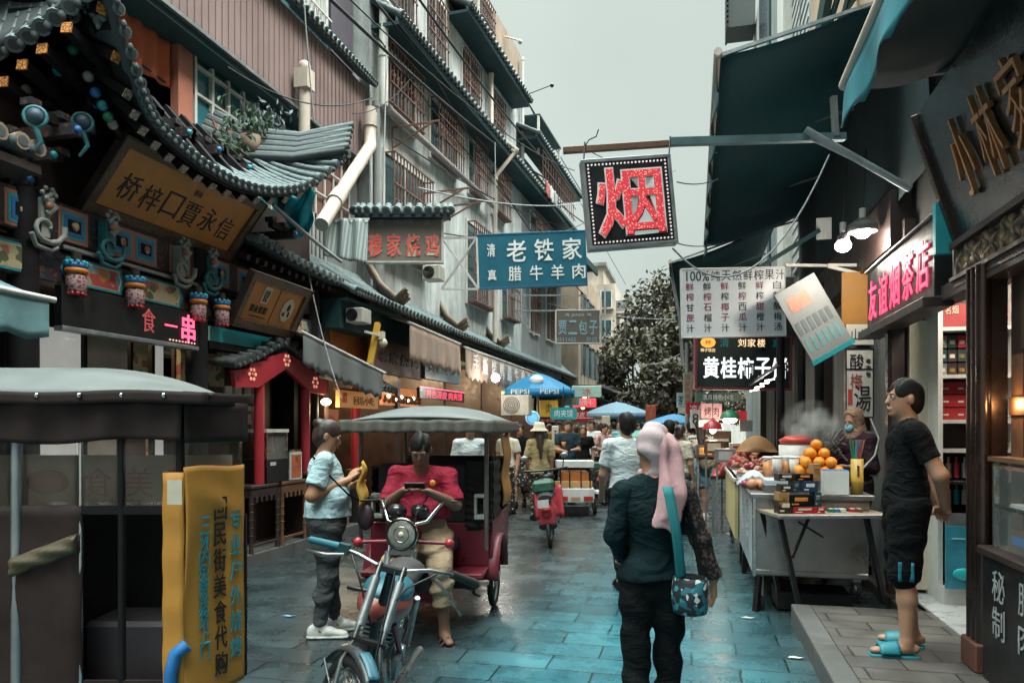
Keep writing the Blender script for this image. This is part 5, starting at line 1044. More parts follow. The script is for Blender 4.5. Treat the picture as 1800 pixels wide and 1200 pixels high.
# calligraphy board, ochre board and the paper above it
T, M, w_, h_ = board('calligraphy_board', 'white hanging board with black brush characters beside the dark door post', (1486, 612), (1536, 612), (1486, 734), 7.6, 7.6, mat('rice_paper', (.5, .5, .47), .7, var=.08), .03, black, .012)
m = MB(); m.text(ink, '酸', at(M, -w_ * .1, h_ * .3), .14, .17); m.text(mat('brush_red', (.3, .06, .05), .6), '梅', at(M, -w_ * .12, h_ * .03), .12, .15); m.text(ink, '湯', at(M, w_ * .1, -h_ * .22), .17, .26); m.box(mat('seal_red', (.4, .05, .04), .6), (-w_ * .33, -h_ * .2, .003), (.045, .16, .006), M); m.column_text(ink, '老字号', at(M, w_ * .3, h_ * .22), .05, .07); m.box(black, (0, h_ * .2, .004), (w_, .012, .008), M); m.build('characters', T)
T, M, w_, h_ = board('paper_sign', 'small white paper with brush marks above the calligraphy board', (1488, 570), (1536, 570), (1488, 606), 7.65, 7.65, mat('rice_paper', (.5, .5, .47), .7), .02)
m = MB(); m.text(ink, '山川', at(M, 0, 0), .18, .12); m.build('characters', T)
m = MB(); m.box(orange_p if False else mat('ochre_board', (.3, .13, .015), .6, var=.2, scale=2), atd(1506, 525, 7.8), (.3, .04, .56), None); tag(m.build('board', loc=atd(1506, 525, 7.8)), 'plain ochre board hung under the two bright lamps, beside the neon sign', 'board')
# hanging lamps
for i, (px, py, d, lb) in enumerate(((1482, 432, 7.0, 'bright bulb lamp hung low under the big green awning'), (1516, 408, 6.9, 'bright lamp with a wide grey shade hung under the big green awning'))):
    p = atd(px, py, d); T = thing('hanging_lamp', lb, 'lamp', p); m = MB()
    if i: m.lathe(mat('grey_shade', (.12, .12, .12), .6), [(.02, .13), (.06, .12), (.13, .07), (.135, .0), (.125, .0), (.12, .06), (.0, .1)], p, n=20)
    else: m.lathe(mat('grey_shade', (.12, .12, .12), .6), [(0, .1), (.05, .1), (.06, .05), (.05, .05)], p, n=16)
    m.build('lamp_shade', T); m = MB(); m.ball(white_lamp, p + V((0, 0, -.0)), (.075, .075, .06), 14, 9); m.build('bulb', T); m = MB(); m.cyl(white_paint, p + V((0, 0, .12)), p + V((0, 0, .22)), .03); m.tube(black, [p + V((0, 0, .2)), p + V((.05, .1, .8))], .008, 6); m.build('cord', T)
    ld = bpy.data.lights.new('bulb_light', 'POINT'); ld.energy = 14; ld.color = (1, .9, .75); ld.shadow_soft_size = .07; lo = bpy.data.objects.new('bulb_light', ld); lo.location = p + V((0, 0, -.14)); SC.collection.objects.link(lo)

# ------------------------------------------------------------------ right: the juice cart and what stands on it
stl = mat('stainless_steel', (.3, .29, .29), .32, .85, var=.2, scale=2.5, bump=.05, dirt=.25); stl_side = mat('scratched_steel', (.36, .42, .46), .5, .5, var=.3, scale=3, dirt=.3)
CA = thing('juice_cart', 'steel juice cart on castors with a blue grey side, behind the folding table', 'cart', (.95, 7.6, 0))
cx0, cx1, cy0, cy1 = .5, 1.42, 6.72, 8.7
m = MB(); m.bb(stl, cx0 + .02, cx1, cy0, cy1, .31, .98); m.bb(stl_side, cx0, cx0 + .02, cy0 + .03, cy1, .31, .97); m.bb(chrome, cx0 - .005, cx0 + .025, cy0 - .01, cy0 + .03, .3, .98); m.bb(stl, cx0, cx1, cy0 - .008, cy0, .32, .36); m.build('cabinet', CA, bevel=.004)
m = MB(); m.bb(stl, cx0 - .03, cx1 + .04, cy0 - .05, cy1 + .03, .98, 1.02); m.build('worktop', CA, bevel=.006)
m = MB(); [m.bb(mat('plank_grey', (.16, .12, .09), .7, var=.3), .98, 1.42, cy0 - .035, cy0 - .01, .84 + k * .062, .895 + k * .062) for k in range(3)]; m.build('plank_front', CA)
for x, y in ((cx0 + .06, cy0 + .08), (cx1 - .08, cy0 + .06), (cx0 + .06, cy1 - .1)):
    m = MB(); m.ring(rubber, (x, y, .225 if x > 1 else .07), (1, .3, 0), .05, .02, 18, 6); m.cyl(steel, (x - .02, y, .225 if x > 1 else .07), (x + .02, y, .225 if x > 1 else .07), .035); m.bb(steel, x - .03, x + .03, y - .03, y + .03, .28 if x > 1 else .12, .31); m.build('castor', CA)
m = MB(); m.bar(dark, (cx0 + .05, cy0 + .02, .3), (cx0 + .02, cy0 - .02, 0), .045); m.build('leg', CA); m = MB(); m.bar(dark, (cx0 + .05, cy1 - .3, .3), (cx0 + .03, cy1 - .3, 0), .05); m.build('leg', CA); m = MB(); m.bb(dark, .7, 1.3, 6.75, 7.2, .02, .16); m.build('crossbar', CA)
m = MB(); fm = frame((cx0 - .001, 7.6, .65), (0, -1, 0), (0, 0, 1))
for i, t in enumerate(('鲜榨', '果汁')): m.column_text(mat('faded_print', (.3, .36, .4), .6), t, fm @ Matrix.Translation((-.5 + i * .7, .02, 0)), .22, .26, .003)
m.build('lettering', CA)
ZT = 1.021
org = mat('orange_peel', (.75, .25, .015), .45, var=.14, scale=7, bump=.25, bscale=70); peachm = mat('peach_skin', (.6, .28, .14), .6, var=.35, scale=4, bump=.1); plum = mat('plum_skin', (.22, .03, .09), .4, var=.3, scale=5); apple = mat('red_apple', (.5, .05, .04), .35, var=.35, scale=5)
def fruit(name, cat, label, group, q, p, r, sq=.94):
    m = MB(); m.lathe(q, [(.0, -.86 * r), (.2 * r, -.95 * r)] + [(r * math.cos(a), r * sq * math.sin(a)) for a in [(-1.2 + .3 * k) for k in range(9)]] + [(.16 * r, .92 * r), (0, .84 * r)], p, n=14); m.tube(mat('stalk', (.08, .05, .02), .8, bump=0), [V(p) + V((0, 0, r * .8)), V(p) + V((.003, 0, r * .95))], r * .06, 5)
    o = m.build(name, loc=p); o.rotation_euler = (random.uniform(-.7, .7), random.uniform(-.7, .7), random.uniform(0, 6)); return tag(o, label, cat, group)
oc = atd(1437, 826, 6.75); r = .052
m = MB(); m.box(steel, (oc.x, oc.y + .05, 1.13), (.42, .36, .02)); m.box(stl, (oc.x, oc.y + .05, 1.07), (.36, .3, .1)); tag(m.build('fruit_stand', loc=(oc.x, oc.y, 1.02)), 'low steel stand carrying the pyramid of oranges', 'stand')
for L_, n in enumerate((4, 3, 2, 1)):
    for i in range(n):
        for j in range(min(n, 3)):
            p = (oc.x + (i - (n - 1) / 2) * r * 2.02 + random.uniform(-.006, .006), oc.y + .05 + (j - (min(n, 3) - 1) / 2) * r * 2.0, 1.14 + r + L_ * r * 1.5)
            fruit('orange', 'orange', 'orange in the pyramid of oranges on the juice cart', 'oranges on the juice cart', org, p, r)
for i, (px, py, q, rr) in enumerate(((1322, 846, peachm, .05), (1333, 850, peachm, .048), (1310, 848, plum, .042), (1338, 838, peachm, .045), (1318, 838, apple, .04))):
    p = atd(px, py, 6.72 + .05 * (i % 3)); fruit('peach' if q is peachm else 'plum', 'fruit', ('yellow pink peach at the street corner of the juice cart', '', 'dark plum beside the peaches on the juice cart corner')[0 if q is peachm else 2], 'fruit on the cart corner', q, (p.x, p.y, ZT + rr), rr)
m = MB(); p = atd(1325, 815, 6.9); m.sheet(film('clear_wrap', (.75, .8, .85), .5, .15), lambda u, v: V((p.x - .14 + .3 * u, p.y + .1 + .25 * v, ZT + .02 + .13 * math.sin(u * 3.1) * (.6 + .4 * math.sin(v * 3)) + .012 * math.sin(u * 31 + v * 17))), 18, 12, .003); tag(m.build('plastic_wrap', loc=(p.x, p.y, ZT)), 'crumpled clear plastic wrap over fruit on the cart corner', 'plastic wrap')
T = thing('steel_tray', 'low steel tray with a pale lid under the juice cups', 'tray', (atd(1372, 852, 6.8).x, 6.95, ZT)); p = T.location
m = MB(); m.box(stl, (p.x, p.y, ZT + .035), (.36, .3, .07)); m.box(mat('pale_blue_lid', (.5, .55, .6), .4), (p.x, p.y, ZT + .09), (.35, .29, .04)); m.build('body', T, bevel=.006)
juice = mat('orange_juice', (.8, .27, .02), .25, var=.12, scale=4, bump=0); clear = film('clear_cup', (.8, .82, .82), .1, .08)
for i, (px, d_, fl) in enumerate(((1349, 6.78, 1), (1366, 6.86, 0), (1381, 6.9, 1), (1396, 6.82, 0), (1386, 6.98, 1))):
    q = atd(px, 830, d_); z = ZT + .11; T = thing('juice_cup', ('clear cup of orange juice with a pale lid, standing nearest the street', 'white paper cup between two juice cups', 'clear juice cup with a slice of fruit behind the white cup', 'small white cup with printed front beside the oranges', 'half hidden juice cup at the back of the tray')[i], 'cup', (q.x, q.y, z))
    m = MB(); m.lathe(clear if fl else white_paint, [(0, 0), (.034, 0), (.046, .17), (.044, .17), (.033, .004)], (q.x, q.y, z), n=18); m.build('cup', T)
    if fl: m = MB(); m.lathe(juice, [(0, .006), (.032, .006), (.042, .14), (0, .14)], (q.x, q.y, z), n=18); m.build('juice', T)
    m = MB(); m.lathe(mat('cup_lid', (.6, .63, .63), .35), [(0, .172), (.049, .172), (.049, .18), (.04, .19), (0, .19)], (q.x, q.y, z), n=18); m.build('lid', T)
m = MB(); q = atd(1452, 848, 6.68); m.box(mat('white_carton', (.6, .6, .58), .5, var=.06), (q.x, 6.74, ZT + .1), (.2, .14, .2)); m.box(blue_p, (q.x, 6.74, ZT + .204), (.2, .14, .006)); tag(m.build('carton', loc=(q.x, 6.74, ZT), bevel=.004), 'plain white carton standing under the oranges at the front of the cart', 'carton')
T = thing('bamboo_cup', 'tall yellow bamboo tube with straws at the seller end of the cart', 'tube', (atd(1487, 860, 6.7).x, 6.76, ZT)); p = T.location.copy(); bam = mat('bamboo', (.5, .3, .05), .5, var=.2, scale=6)
m = MB(); m.lathe(bam, [(0, 0), (.048, 0), (.05, .1), (.053, .11), (.05, .12), (.05, .3), (.046, .3), (.045, .02), (0, .02)], p, n=18); m.box(midwood, p + V((.0, -.051, .2)), (.018, .006, .09)); m.build('tube', T)
m = MB(); [m.tube(random.choice((red_paint, teal_p, blue_p, green_p, pink_p)), [p + V((random.uniform(-.03, .03), random.uniform(-.03, .03), .05)), p + V((random.uniform(-.06, .06), random.uniform(-.05, .05), .46))], .006, 6) for k in range(14)]; o = m.build('straws', T); o['kind'] = 'stuff'
# folding table and cigarette packs
TA = thing('folding_table', 'narrow folding table with splayed black legs in front of the juice cart', 'table', (1.3, 6.2, .15))
ta, tb = atd(1368, 905, 5.95), atd(1566, 898, 6.0); ta.z = tb.z = .885; dx = (tb - ta).normalized(); dy = V((-dx.y, dx.x, 0)); tabm = mat('worn_table_top', (.3, .23, .17), .5, var=.3, scale=8, dirt=.3)
m = MB(); m.slab(tabm, [ta, tb, tb + dy * .5, ta + dy * .5], .03); m.bar(steel, ta - V((0, 0, .02)), tb - V((0, 0, .02)), .025, .03); m.build('table_top', TA, bevel=.004)
for o_, e_ in ((.1, .02), (.82, 0)):
    for w_ in (.06, .44): m = MB(); m.bar(black, ta + dx * (o_ - .06) + dy * w_ - V((0, 0, .03)), V((ta.x, ta.y, .15)) + dx * (o_ + .1) + dy * (w_ + .02), .035); m.build('leg', TA)
m = MB(); m.bar(black, ta + dx * .28 + dy * .06 - V((0, 0, .03)), ta + dx * .14 + dy * .06 - V((0, 0, .36)), .02); m.tube(black, [ta + dx * .3 + dy * .3 - V((0, 0, .1)), ta + dx * .55 + dy * .3 - V((0, 0, .25)), ta + dx * .8 + dy * .3 - V((0, 0, .42))], .008, 6); m.build('brace', TA)
packs = ((red_paint, cream), (dkbrown, cream), (black, orange_p), (teal_sheet, steel), (mat('tan_pack', (.35, .18, .08), .5), gold), (dkbrown, cream), (mat('navy_pack', (.02, .04, .1), .5), white_paint))
k = 0
for lv, (z, row) in enumerate(((0, ((0, .12, .11, 1), (.12, .2, .055, 0), (.32, .07, .055, 0))), (.055, ((.0, .09, .12, 4), (.09, .2, .1, 2), (.3, .06, .12, 3))), (.175, ((.02, .1, .06, 5), (.12, .06, .09, 3), (.2, .13, .09, 6))), (.265, ((.0, .14, .06, 1), (.15, .14, .06, 2), (.29, .06, .14, 4))))):
    for x_, w_, h_, c_ in row:
        m = MB(); a = ta + dx * (.03 + x_) + dy * .06; b = a + dx * (w_ - .004); q1, q2 = packs[c_]; zz = .886 + z
        a.z = b.z = zz + h_ - .002; m.slab(q1, [V((a.x, a.y, zz)), V((b.x, b.y, zz)), b, a], .1); c = (a + b) / 2; MM = frame(V((c.x, c.y, zz + h_ / 2)), dx, (0, 0, 1)); m.box(q2, (0, h_ * .1, .001), (w_ * .55, h_ * .3, .003), MM); m.box(q2, (-w_ * .25, -h_ * .3, .001), (w_ * .3, h_ * .12, .003), MM)
        tag(m.build('cigarette_pack', loc=(c.x, c.y, zz), bevel=.002), ('dark cigarette pack', 'red cigarette pack', 'tan cigarette pack', 'teal cigarette pack')[{0: 1, 4: 2, 3: 3}.get(c_, 0)] + ' in the stepped stack on the folding table', 'pack', 'cigarette packs on the folding table'); k += 1
for i, (px, q) in enumerate(((1462, green_p), (1472, blue_p), (1482, white_paint), (1500, red_paint), (1512, midwood))):
    p = atd(px, 902, 6.1); m = MB(); m.box(q, (p.x, p.y + .05, .9), (.05, .08, .024)); m.box(white_paint, (p.x, p.y + .05, .9125), (.03, .05, .002)); tag(m.build('lighter_box', loc=(p.x, p.y, .886), bevel=.002), ('green', 'blue', 'white', 'red', 'brown')[i] + ' little packet lying flat on the folding table', 'packet')
# second stall with sweets and meats, further along
S2 = thing('market_stall', 'cream fronted stall heaped with pink sweets just beyond the juice cart', 'stall', (.9, 10, 0))
m = MB(); m.bb(mat('yellow_cream', (.5, .42, .2), .6, var=.15), .46, .5, 8.9, 11.4, .3, 1.0); m.bb(dkbrown, .5, 1.5, 8.9, 11.4, .3, .96); m.build('cabinet', S2); m = MB(); m.bb(white_paint, .44, 1.55, 8.85, 11.5, .96, 1.0); m.build('worktop', S2)
for x, y in ((.55, 9), (1.45, 9), (.55, 11.3), (1.45, 11.3)): m = MB(); m.bb(dark, x - .03, x + .03, y - .03, y + .03, 0, .3); m.build('leg', S2)
def heap(name, cat, label, p, rx, ry, hh, cols, n, r, seed):
    rnd = random.Random(seed); m = MB(); m.box(steel, V(p) + V((0, 0, .012)), (rx * 2.1, ry * 2.1, .024))
    for i in range(n):
        a, q = rnd.uniform(0, 6.28), math.sqrt(rnd.random()); z = hh * (1 - q * q) * rnd.uniform(.6, 1); s = r * rnd.uniform(.7, 1.3); A = Matrix.Translation(V(p) + V((rx * q * math.cos(a), ry * q * math.sin(a), .03 + z))) @ Euler((rnd.uniform(-1, 1), rnd.uniform(-1, 1), rnd.uniform(0, 6))).to_matrix().to_4x4()
        m.ball(rnd.choice(cols), (0, 0, 0), (s * 1.5, s, s * .7), 8, 5, A)
    o = m.build(name, loc=p); o['kind'] = 'stuff'; return tag(o, label, cat)
meat = mat('pink_sweet', (.6, .16, .15), .45, var=.3, scale=9); dmeat = mat('dark_jujube', (.16, .04, .03), .4, var=.4, scale=9); crm = mat('cream_sweet', (.62, .46, .36), .5, var=.2)
heap('sweet_heap', 'sweets', 'heap of pink and cream sweets at the front of the cream stall', (.82, 9.3, 1.0), .3, .26, .17, (meat, crm, pink_p), 120, .035, 1); heap('date_heap', 'dates', 'heap of dark red dates behind the pink sweets', (.95, 9.95, 1.0), .3, .3, .26, (dmeat, midwood), 130, .03, 2)
heap('sweet_heap', 'sweets', 'red heap of sliced fruit at the far end of the cream stall', (.8, 10.8, 1.0), .3, .3, .3, (apple, red_paint, pink_p), 110, .05, 3)
m = MB(); p = atd(1330, 765, 9.4); m.sheet(mat('brown_bread', (.3, .14, .05), .7, var=.3), lambda u, v: p + V((.26 * (u - .5) * 2, .2 * (v - .5) * 2, -.2 + .2 * max(0, 1 - ((u - .5) ** 2 + (v - .5) ** 2) * 4))), 12, 12, .01); tag(m.build('flat_loaf', loc=p), 'round brown loaf cover on the second stall', 'loaf')
# lanterns, boards and lamps of the far stalls on the right
for i, (px0, py0, px1, py1, d_, q, lb, tx) in enumerate(((1232, 709, 1268, 738, 12.5, mat('pink_board', (.55, .3, .32), .6, var=.1), 'pale pink board with dark script over the far stalls', '烤肉'), (1228, 738, 1262, 750, 12.4, white_paint, 'white strip under the pink board', ''), (1222, 690, 1300, 706, 13, mat('dim_green_board', (.1, .16, .13), .6, var=.3), 'dim green strip sign with pale characters under the black sign', '清真特色小吃'), (1201, 655, 1216, 716, 15, mat('pale_green_board', (.3, .33, .26), .6), 'narrow upright green sign with red characters', '凉皮肉夹馍'), (1190, 690, 1204, 716, 16, mat('pale_blue_board', (.35, .5, .55), .5), 'small pale blue shop board', '茶'), (1214, 720, 1230, 752, 13.2, white_paint, 'white notice board with a black figure', '8'), (1270, 722, 1312, 738, 12.8, red_paint, 'red shade board above the stall lamps', ''), (1300, 738, 1322, 758, 11.5, mat('grey_box', (.25, .24, .23), .6), 'grey box hung above the second stall', ''), (1140, 742, 1158, 756, 22, midwood, 'brown board among the far stalls', '')) ):
    a, b = atd(px0, py0, d_), atd(px1, py1, d_); T = thing('stall_board', lb, 'board', (a + b) / 2); MM = frame((a + b) / 2, CR, (0, 0, 1)); wd, ht = (px1 - px0) * d_ / 1300, (py1 - py0) * d_ / 1300
    m = MB(); m.box(q, (0, 0, 0), (wd, ht, .05), MM); m.build('panel', T)
    if tx: m = MB(); (m.column_text(red_let, tx, MM @ Matrix.Translation((0, 0, .026)), wd * .6, ht * .9 / len(tx), .004) if ht > wd * 1.5 and len(tx) > 2 else m.text(ink if 'pink' in lb or 'white' in lb or 'blue' in lb else white_let, tx, MM @ Matrix.Translation((0, 0, .026)), wd * .7, ht * .6, .004)); m.build('characters', T)
for i, (px, py, d_, q, lb) in enumerate(((1253, 756, 11.8, warm_lamp, 'round glowing lamp under a red hood over the second stall'), (1283, 738, 12, white_lamp, 'bright white box lamp over the second stall'))):
    p = atd(px, py, d_); T = thing('stall_lamp', lb, 'lamp', p); m = MB(); m.ball(q, p, (.05, .05, .05) if i == 0 else (.11, .05, .05), 12, 8); m.build('bulb', T); m = MB(); m.lathe(red_paint if i == 0 else green_p, [(.16, .02), (.14, .1), (.03, .17), (0, .17)], p, n=16); m.tube(black, [p + V((0, 0, .16)), p + V((0, 0, 1.6))], .006, 5); m.build('lamp_shade', T)
    ld = bpy.data.lights.new('stall_light', 'POINT'); ld.energy = 9; ld.color = (1, .8, .6); ld.shadow_soft_size = .06; lo = bpy.data.objects.new('stall_light', ld); lo.location = p - V((0, 0, .12)); SC.collection.objects.link(lo)
for i, (px, py, d_) in enumerate(((1255, 785, 11.6), (1300, 790, 11.2), (1275, 800, 11), (1240, 792, 12.4))):
    p = atd(px, py, d_); m = MB(); m.box((midwood, cream, steel, dkbrown)[i], p, (.3, .25, .2)); m.box((cream, red_paint, white_paint, gold)[i], p - V((0, .126, 0)), (.2, .004, .12)); [m.bar(steel, p + V((s * .12, 0, -.1)), V((p.x + s * .12, p.y, .0)), .03) for s in (-1, 1)]; tag(m.build('goods_box', loc=(p.x, p.y, 0)), ('brown', 'cream', 'grey', 'dark')[i] + ' goods box on thin legs behind the pink sweets', 'box')
m = MB(); p = atd(1285, 812, 11.2); m.bb(dkbrown, p.x - .3, p.x + .5, p.y - .2, p.y + .3, .8, .84); [m.bar(steel, (p.x + a, p.y + b, .8), (p.x + a, p.y + b, 0), .03) for a in (-.25, .45) for b in (-.15, .25)]; m.sheet(apple, lambda u, v: V((p.x - .28 + .5 * u, p.y - .15 + .35 * v, .85 + .25 * math.sin(u * 3.14) * math.sin(v * 3.14) + .02 * math.sin(u * 40) * math.sin(v * 33))), 20, 14, .01); tag(m.build('side_table', loc=(p.x, p.y, 0)), 'small table with a red heap beside the far shoppers', 'table')
# bunch of dried stalks behind the oranges, steaming pot
dry = mat('dried_twigs', (.2, .17, .15), .9, var=.4, scale=10); rnd = random.Random(5); p = atd(1435, 800, 7.6); m = MB()
for k in range(260): a = rnd.uniform(0, 6.28); e = rnd.uniform(.05, .3); m.tube(dry, [p + V((rnd.uniform(-.08, .08), rnd.uniform(-.08, .08), -.2)), p + V((e * .5 * math.cos(a), e * .5 * math.sin(a), rnd.uniform(-.1, .15))), p + V((e * math.cos(a), e * math.sin(a), rnd.uniform(-.05, .28)))], [.006, .008, .012], 4)
m.lathe(steel, [(0, -.42), (.14, -.42), (.16, -.15), (.14, -.15), (0, -.2)], p, n=18); tag(m.build('dried_bunch', loc=p - V((0, 0, .42))), 'bushy grey bunch of dried flower stalks in a pot behind the oranges', 'dried flowers')
m = MB(); p = atd(1400, 780, 7.4); m.lathe(apple, [(0, 0), (.15, .0), (.17, .04), (.1, .08), (0, .09)], p, n=20); m.lathe(white_paint, [(0, -.3), (.16, -.3), (.17, -.01), (0, -.01)], p, n=20); tag(m.build('pot', loc=p - V((0, 0, .3))), 'white tub with red slices on top behind the juice cups', 'tub')
m = MB(); p = atd(1368, 730, 8.4)
m.bb(dark, p.x - .2, p.x + .12, p.y, p.y + .2, 1.0, 2.3); tag(m.build('dark_cabinet', loc=(p.x, p.y, 1)), 'tall dark cabinet standing behind the juice cart', 'cabinet') if False else None
# cream trunking and socket near the vendor
m = MB(); m.tube(white_paint, [atd(1530, 735, 7.4), atd(1545, 770, 7.35), atd(1538, 800, 7.3), atd(1515, 825, 7.2), atd(1500, 848, 7.1)], .009, 6); m.box(cream, atd(1533, 828, 7.4), (.09, .03, .1)); m.box(steel, atd(1532, 775, 7.45), (.12, .05, .2)); tag(m.build('cable', loc=atd(1530, 735, 7.4)), 'white cable and socket beside the dark door post', 'cable')

# ------------------------------------------------------------------ left: red kiosk, tables, valances
KI = thing('food_kiosk', 'red food kiosk with a gabled front painted with flower dots and two red pillars', 'kiosk', (-5, 8.2, .15)); rk = mat('kiosk_red', (.42, .02, .035), .5, var=.15, scale=3, dirt=.15)
for y, zb in ((7.67, .92), (8.73, 1.0)): m = MB(); m.cyl(rk, (-4.92, y, zb), (-4.92, y, 2.08), .058, n=18); m.build('pillar', KI)
GK = frame((-4.9, 0, 0), (0, 1, 0), (0, 0, 1)); m = MB(); m.poly(rk, [(7.12, 2.02), (7.55, 2.04), (8.15, 2.3), (8.75, 2.04), (9.15, 2.02), (9.18, 2.2), (8.95, 2.24), (8.9, 2.3), (8.6, 2.36), (8.5, 2.42), (8.15, 2.5), (7.8, 2.42), (7.7, 2.36), (7.4, 2.3), (7.35, 2.24), (7.08, 2.2)], .05, GK)
for y, z in ((7.42, 2.18), (8.15, 2.4), (8.85, 2.17)):
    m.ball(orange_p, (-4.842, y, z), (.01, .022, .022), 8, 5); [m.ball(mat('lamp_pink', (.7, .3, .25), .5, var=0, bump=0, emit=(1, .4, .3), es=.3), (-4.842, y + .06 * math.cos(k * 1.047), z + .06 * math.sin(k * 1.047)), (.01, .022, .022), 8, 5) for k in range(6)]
m.build('gable', KI)
m = MB(); tile_roof(m, [(-4.78, 7.0, 2.26), (-4.82, 7.5, 2.4), (-4.84, 8.15, 2.62), (-4.82, 8.8, 2.4), (-4.78, 9.3, 2.26)], [(-5.7, 7.0, 2.4), (-5.7, 8.15, 2.75), (-5.7, 9.3, 2.4)], 16, .045, tile_dk, tile_dk, seg=3, dip=0); m.build('roof', KI)
m = MB(); m.bb(dkbrown, -5.7, -5.3, 7.4, 8.66, .15, .96); m.bb(dkbrown, -5.6, -4.86, 8.66, 9.3, .15, .96); m.bb(midwood, -5.72, -5.28, 7.4, 8.64, .96, 1.0); m.bb(midwood, -5.62, -4.82, 8.64, 9.35, .96, 1.0); m.build('counter', KI, bevel=.008)
m = MB(); m.bb(dkbrown, -5.66, -5.6, 7.4, 9.3, 1, 2.3); 
for r_ in range(3):
    for k in range(4): m.bb((white_paint, cream, steel)[(r_ + k) % 3], -5.6, -5.57, 7.75 + k * .2, 7.9 + k * .2, 1.62 + r_ * .17, 1.75 + r_ * .17)
m.build('menu_wall', KI)
m = MB(); m.cyl(rk, (-4.95, 10.27, .95), (-4.95, 10.27, 2.3), .07, n=16); m.lathe(kerb_m, [(0, .15), (.1, .15), (.1, .85), (.15, .9), (.15, .95), (0, .95)], (-4.95, 10.27, 0), n=16); tag(m.build('red_pillar', loc=(-4.95, 10.27, .15)), 'lone red pillar on a grey base behind the woman in the pale blue shirt', 'pillar')
SR = thing('stall_sign', 'orange lit shop sign under a little tiled eave next to the red kiosk', 'sign', (-4.75, 10, 2)); m = MB(); m.bb(mat('amber_board', (.45, .2, .05), .5, var=.15, emit=(1, .4, .08), es=.12), -4.86, -4.8, 9.45, 10.75, 1.86, 2.1); m.bb(midwood, -4.87, -4.78, 9.4, 10.8, 2.1, 2.13); m.build('panel', SR); m = MB(); m.text(dkbrown, '回坊小吃', frame((-4.798, 10.25, 1.97), (0, 1, 0), (0, 0, 1)), .7, .13); m.text(red_let, '腊', frame((-4.798, 9.6, 2.0), (0, 1, 0), (0, 0, 1)), .15, .15); m.build('characters', SR); m = MB(); tile_roof(m, [(-4.6, 9.3, 2.2), (-4.6, 10.9, 2.16)], [(-5.0, 9.3, 2.42), (-5.0, 10.9, 2.4)], 13, .045, tile_dk, tile_dk, seg=2, dip=0); m.build('roof', SR)
p = atd(573, 706, 10.2); m = MB(); m.ball(warm_lamp, p, (.07, .07, .05)); tag(m.build('wall_lamp', loc=p), 'round glowing lamp under the orange shop sign', 'lamp'); ld = bpy.data.lights.new('kiosk_light', 'POINT'); ld.energy = 7; ld.color = (1, .75, .45); ld.shadow_soft_size = .06; lo = bpy.data.objects.new('kiosk_light', ld); lo.location = p + V((.1, 0, -.12)); SC.collection.objects.link(lo)
m = MB(); m.bb(mat('menu_cream', (.45, .3, .17), .6, var=.2), -5.32, -5.3, 9.55, 10.4, 1.25, 1.85); m.text(red_let, '烧鸡腊肉', frame((-5.299, 10, 1.7), (0, 1, 0), (0, 0, 1)), .5, .12); m.text(ink, '四十元一斤', frame((-5.299, 10, 1.45), (0, 1, 0), (0, 0, 1)), .6, .12); tag(m.build('menu_poster', loc=(-5.3, 10, 1.5)), 'cream menu poster glowing under the orange shop sign', 'poster')
for i, y in enumerate((7.42, 8.06)):
    T = thing('carved_table', ('carved wooden side table nearest the parked tricycle', 'second carved wooden side table, of lighter brown wood')[i], 'table', (-4.98, y + .28, .15)); q = (dkbrown, midwood)[i]; x0, x1, y0, y1 = -5.24, -4.86, y, y + .54
    m = MB(); m.bb(q, x0 - .02, x1 + .02, y0 - .02, y1 + .02, .88, .92); m.build('table_top', T, bevel=.008)
    for x, yy in ((x0, y0), (x1, y0), (x0, y1), (x1, y1)): m = MB(); m.tube(q, [(x, yy, .15), (x, yy, .2), (x, yy, .86)], [.035, .024, .028], 8); [m.ring(q, (x, yy, .35 + k * .09), (0, 0, 1), .026, .007, 12, 5) for k in range(5)]; m.build('leg', T)
    m = MB(); m.bb(q, x1 - .015, x1 + .01, y0, y1, .78, .87); m.bb(q, x0, x1, y0 - .01, y0 + .015, .78, .87); m.bb(q, x1 - .01, x1 + .01, y0, y1, .22, .25); [m.bb(q, x1 - .01, x1 + .012, y0 + .08 + k * .1, y0 + .13 + k * .1, .72, .78) for k in range(5)]; m.build('apron', T, bevel=.004)
DC = thing('glass_cabinet', 'glass food cabinet with hanging roast meat on the carved table by the red pillar', 'cabinet', (-5.05, 7.95, .92)); y0, y1 = 7.72, 8.18
m = MB(); m.bb(black, -5.25, -4.85, y0, y1, .93, 1.2); m.bb(white_paint, -5.27, -4.84, y0 - .01, y1 + .01, 1.52, 1.56); [m.bb(chrome, x, x + .015, y, y + .015, 1.2, 1.52) for x in (-5.25, -4.865) for y in (y0, y1 - .015)]; m.box(white_paint, (-4.848, 7.85, 1.15), (.004, .12, .04)); m.build('frame', DC); m = MB(); m.bb(film('cabinet_glass', (.5, .5, .45), .15), -4.87, -4.865, y0 + .02, y1 - .02, 1.2, 1.52); m.build('pane', DC)
m = MB(); [m.tube(mat('roast_meat', (.4, .14, .04), .4, var=.3, scale=12), [(-5.05, y0 + .08 + k * .07, 1.5), (-5.05, y0 + .08 + k * .07, 1.4), (-5.04, y0 + .08 + k * .07, 1.27)], [.01, .028, .03], 8) for k in range(6)]; m.build('meat', DC)
m = MB(); m.bb(white_paint, -4.86, -4.84, 8.22, 8.5, .93, 1.27); m.bb(mat('chicken_print', (.5, .12, .05), .5, var=.5, scale=9), -4.84, -4.835, 8.25, 8.47, .96, 1.24); m.text(gold, '腊', frame((-4.834, 8.36, 1.19), (0, 1, 0), (0, 0, 1)), .07); tag(m.build('framed_poster', loc=(-4.85, 8.36, .92)), 'small red poster with a white edge leaning on the carved table', 'poster')
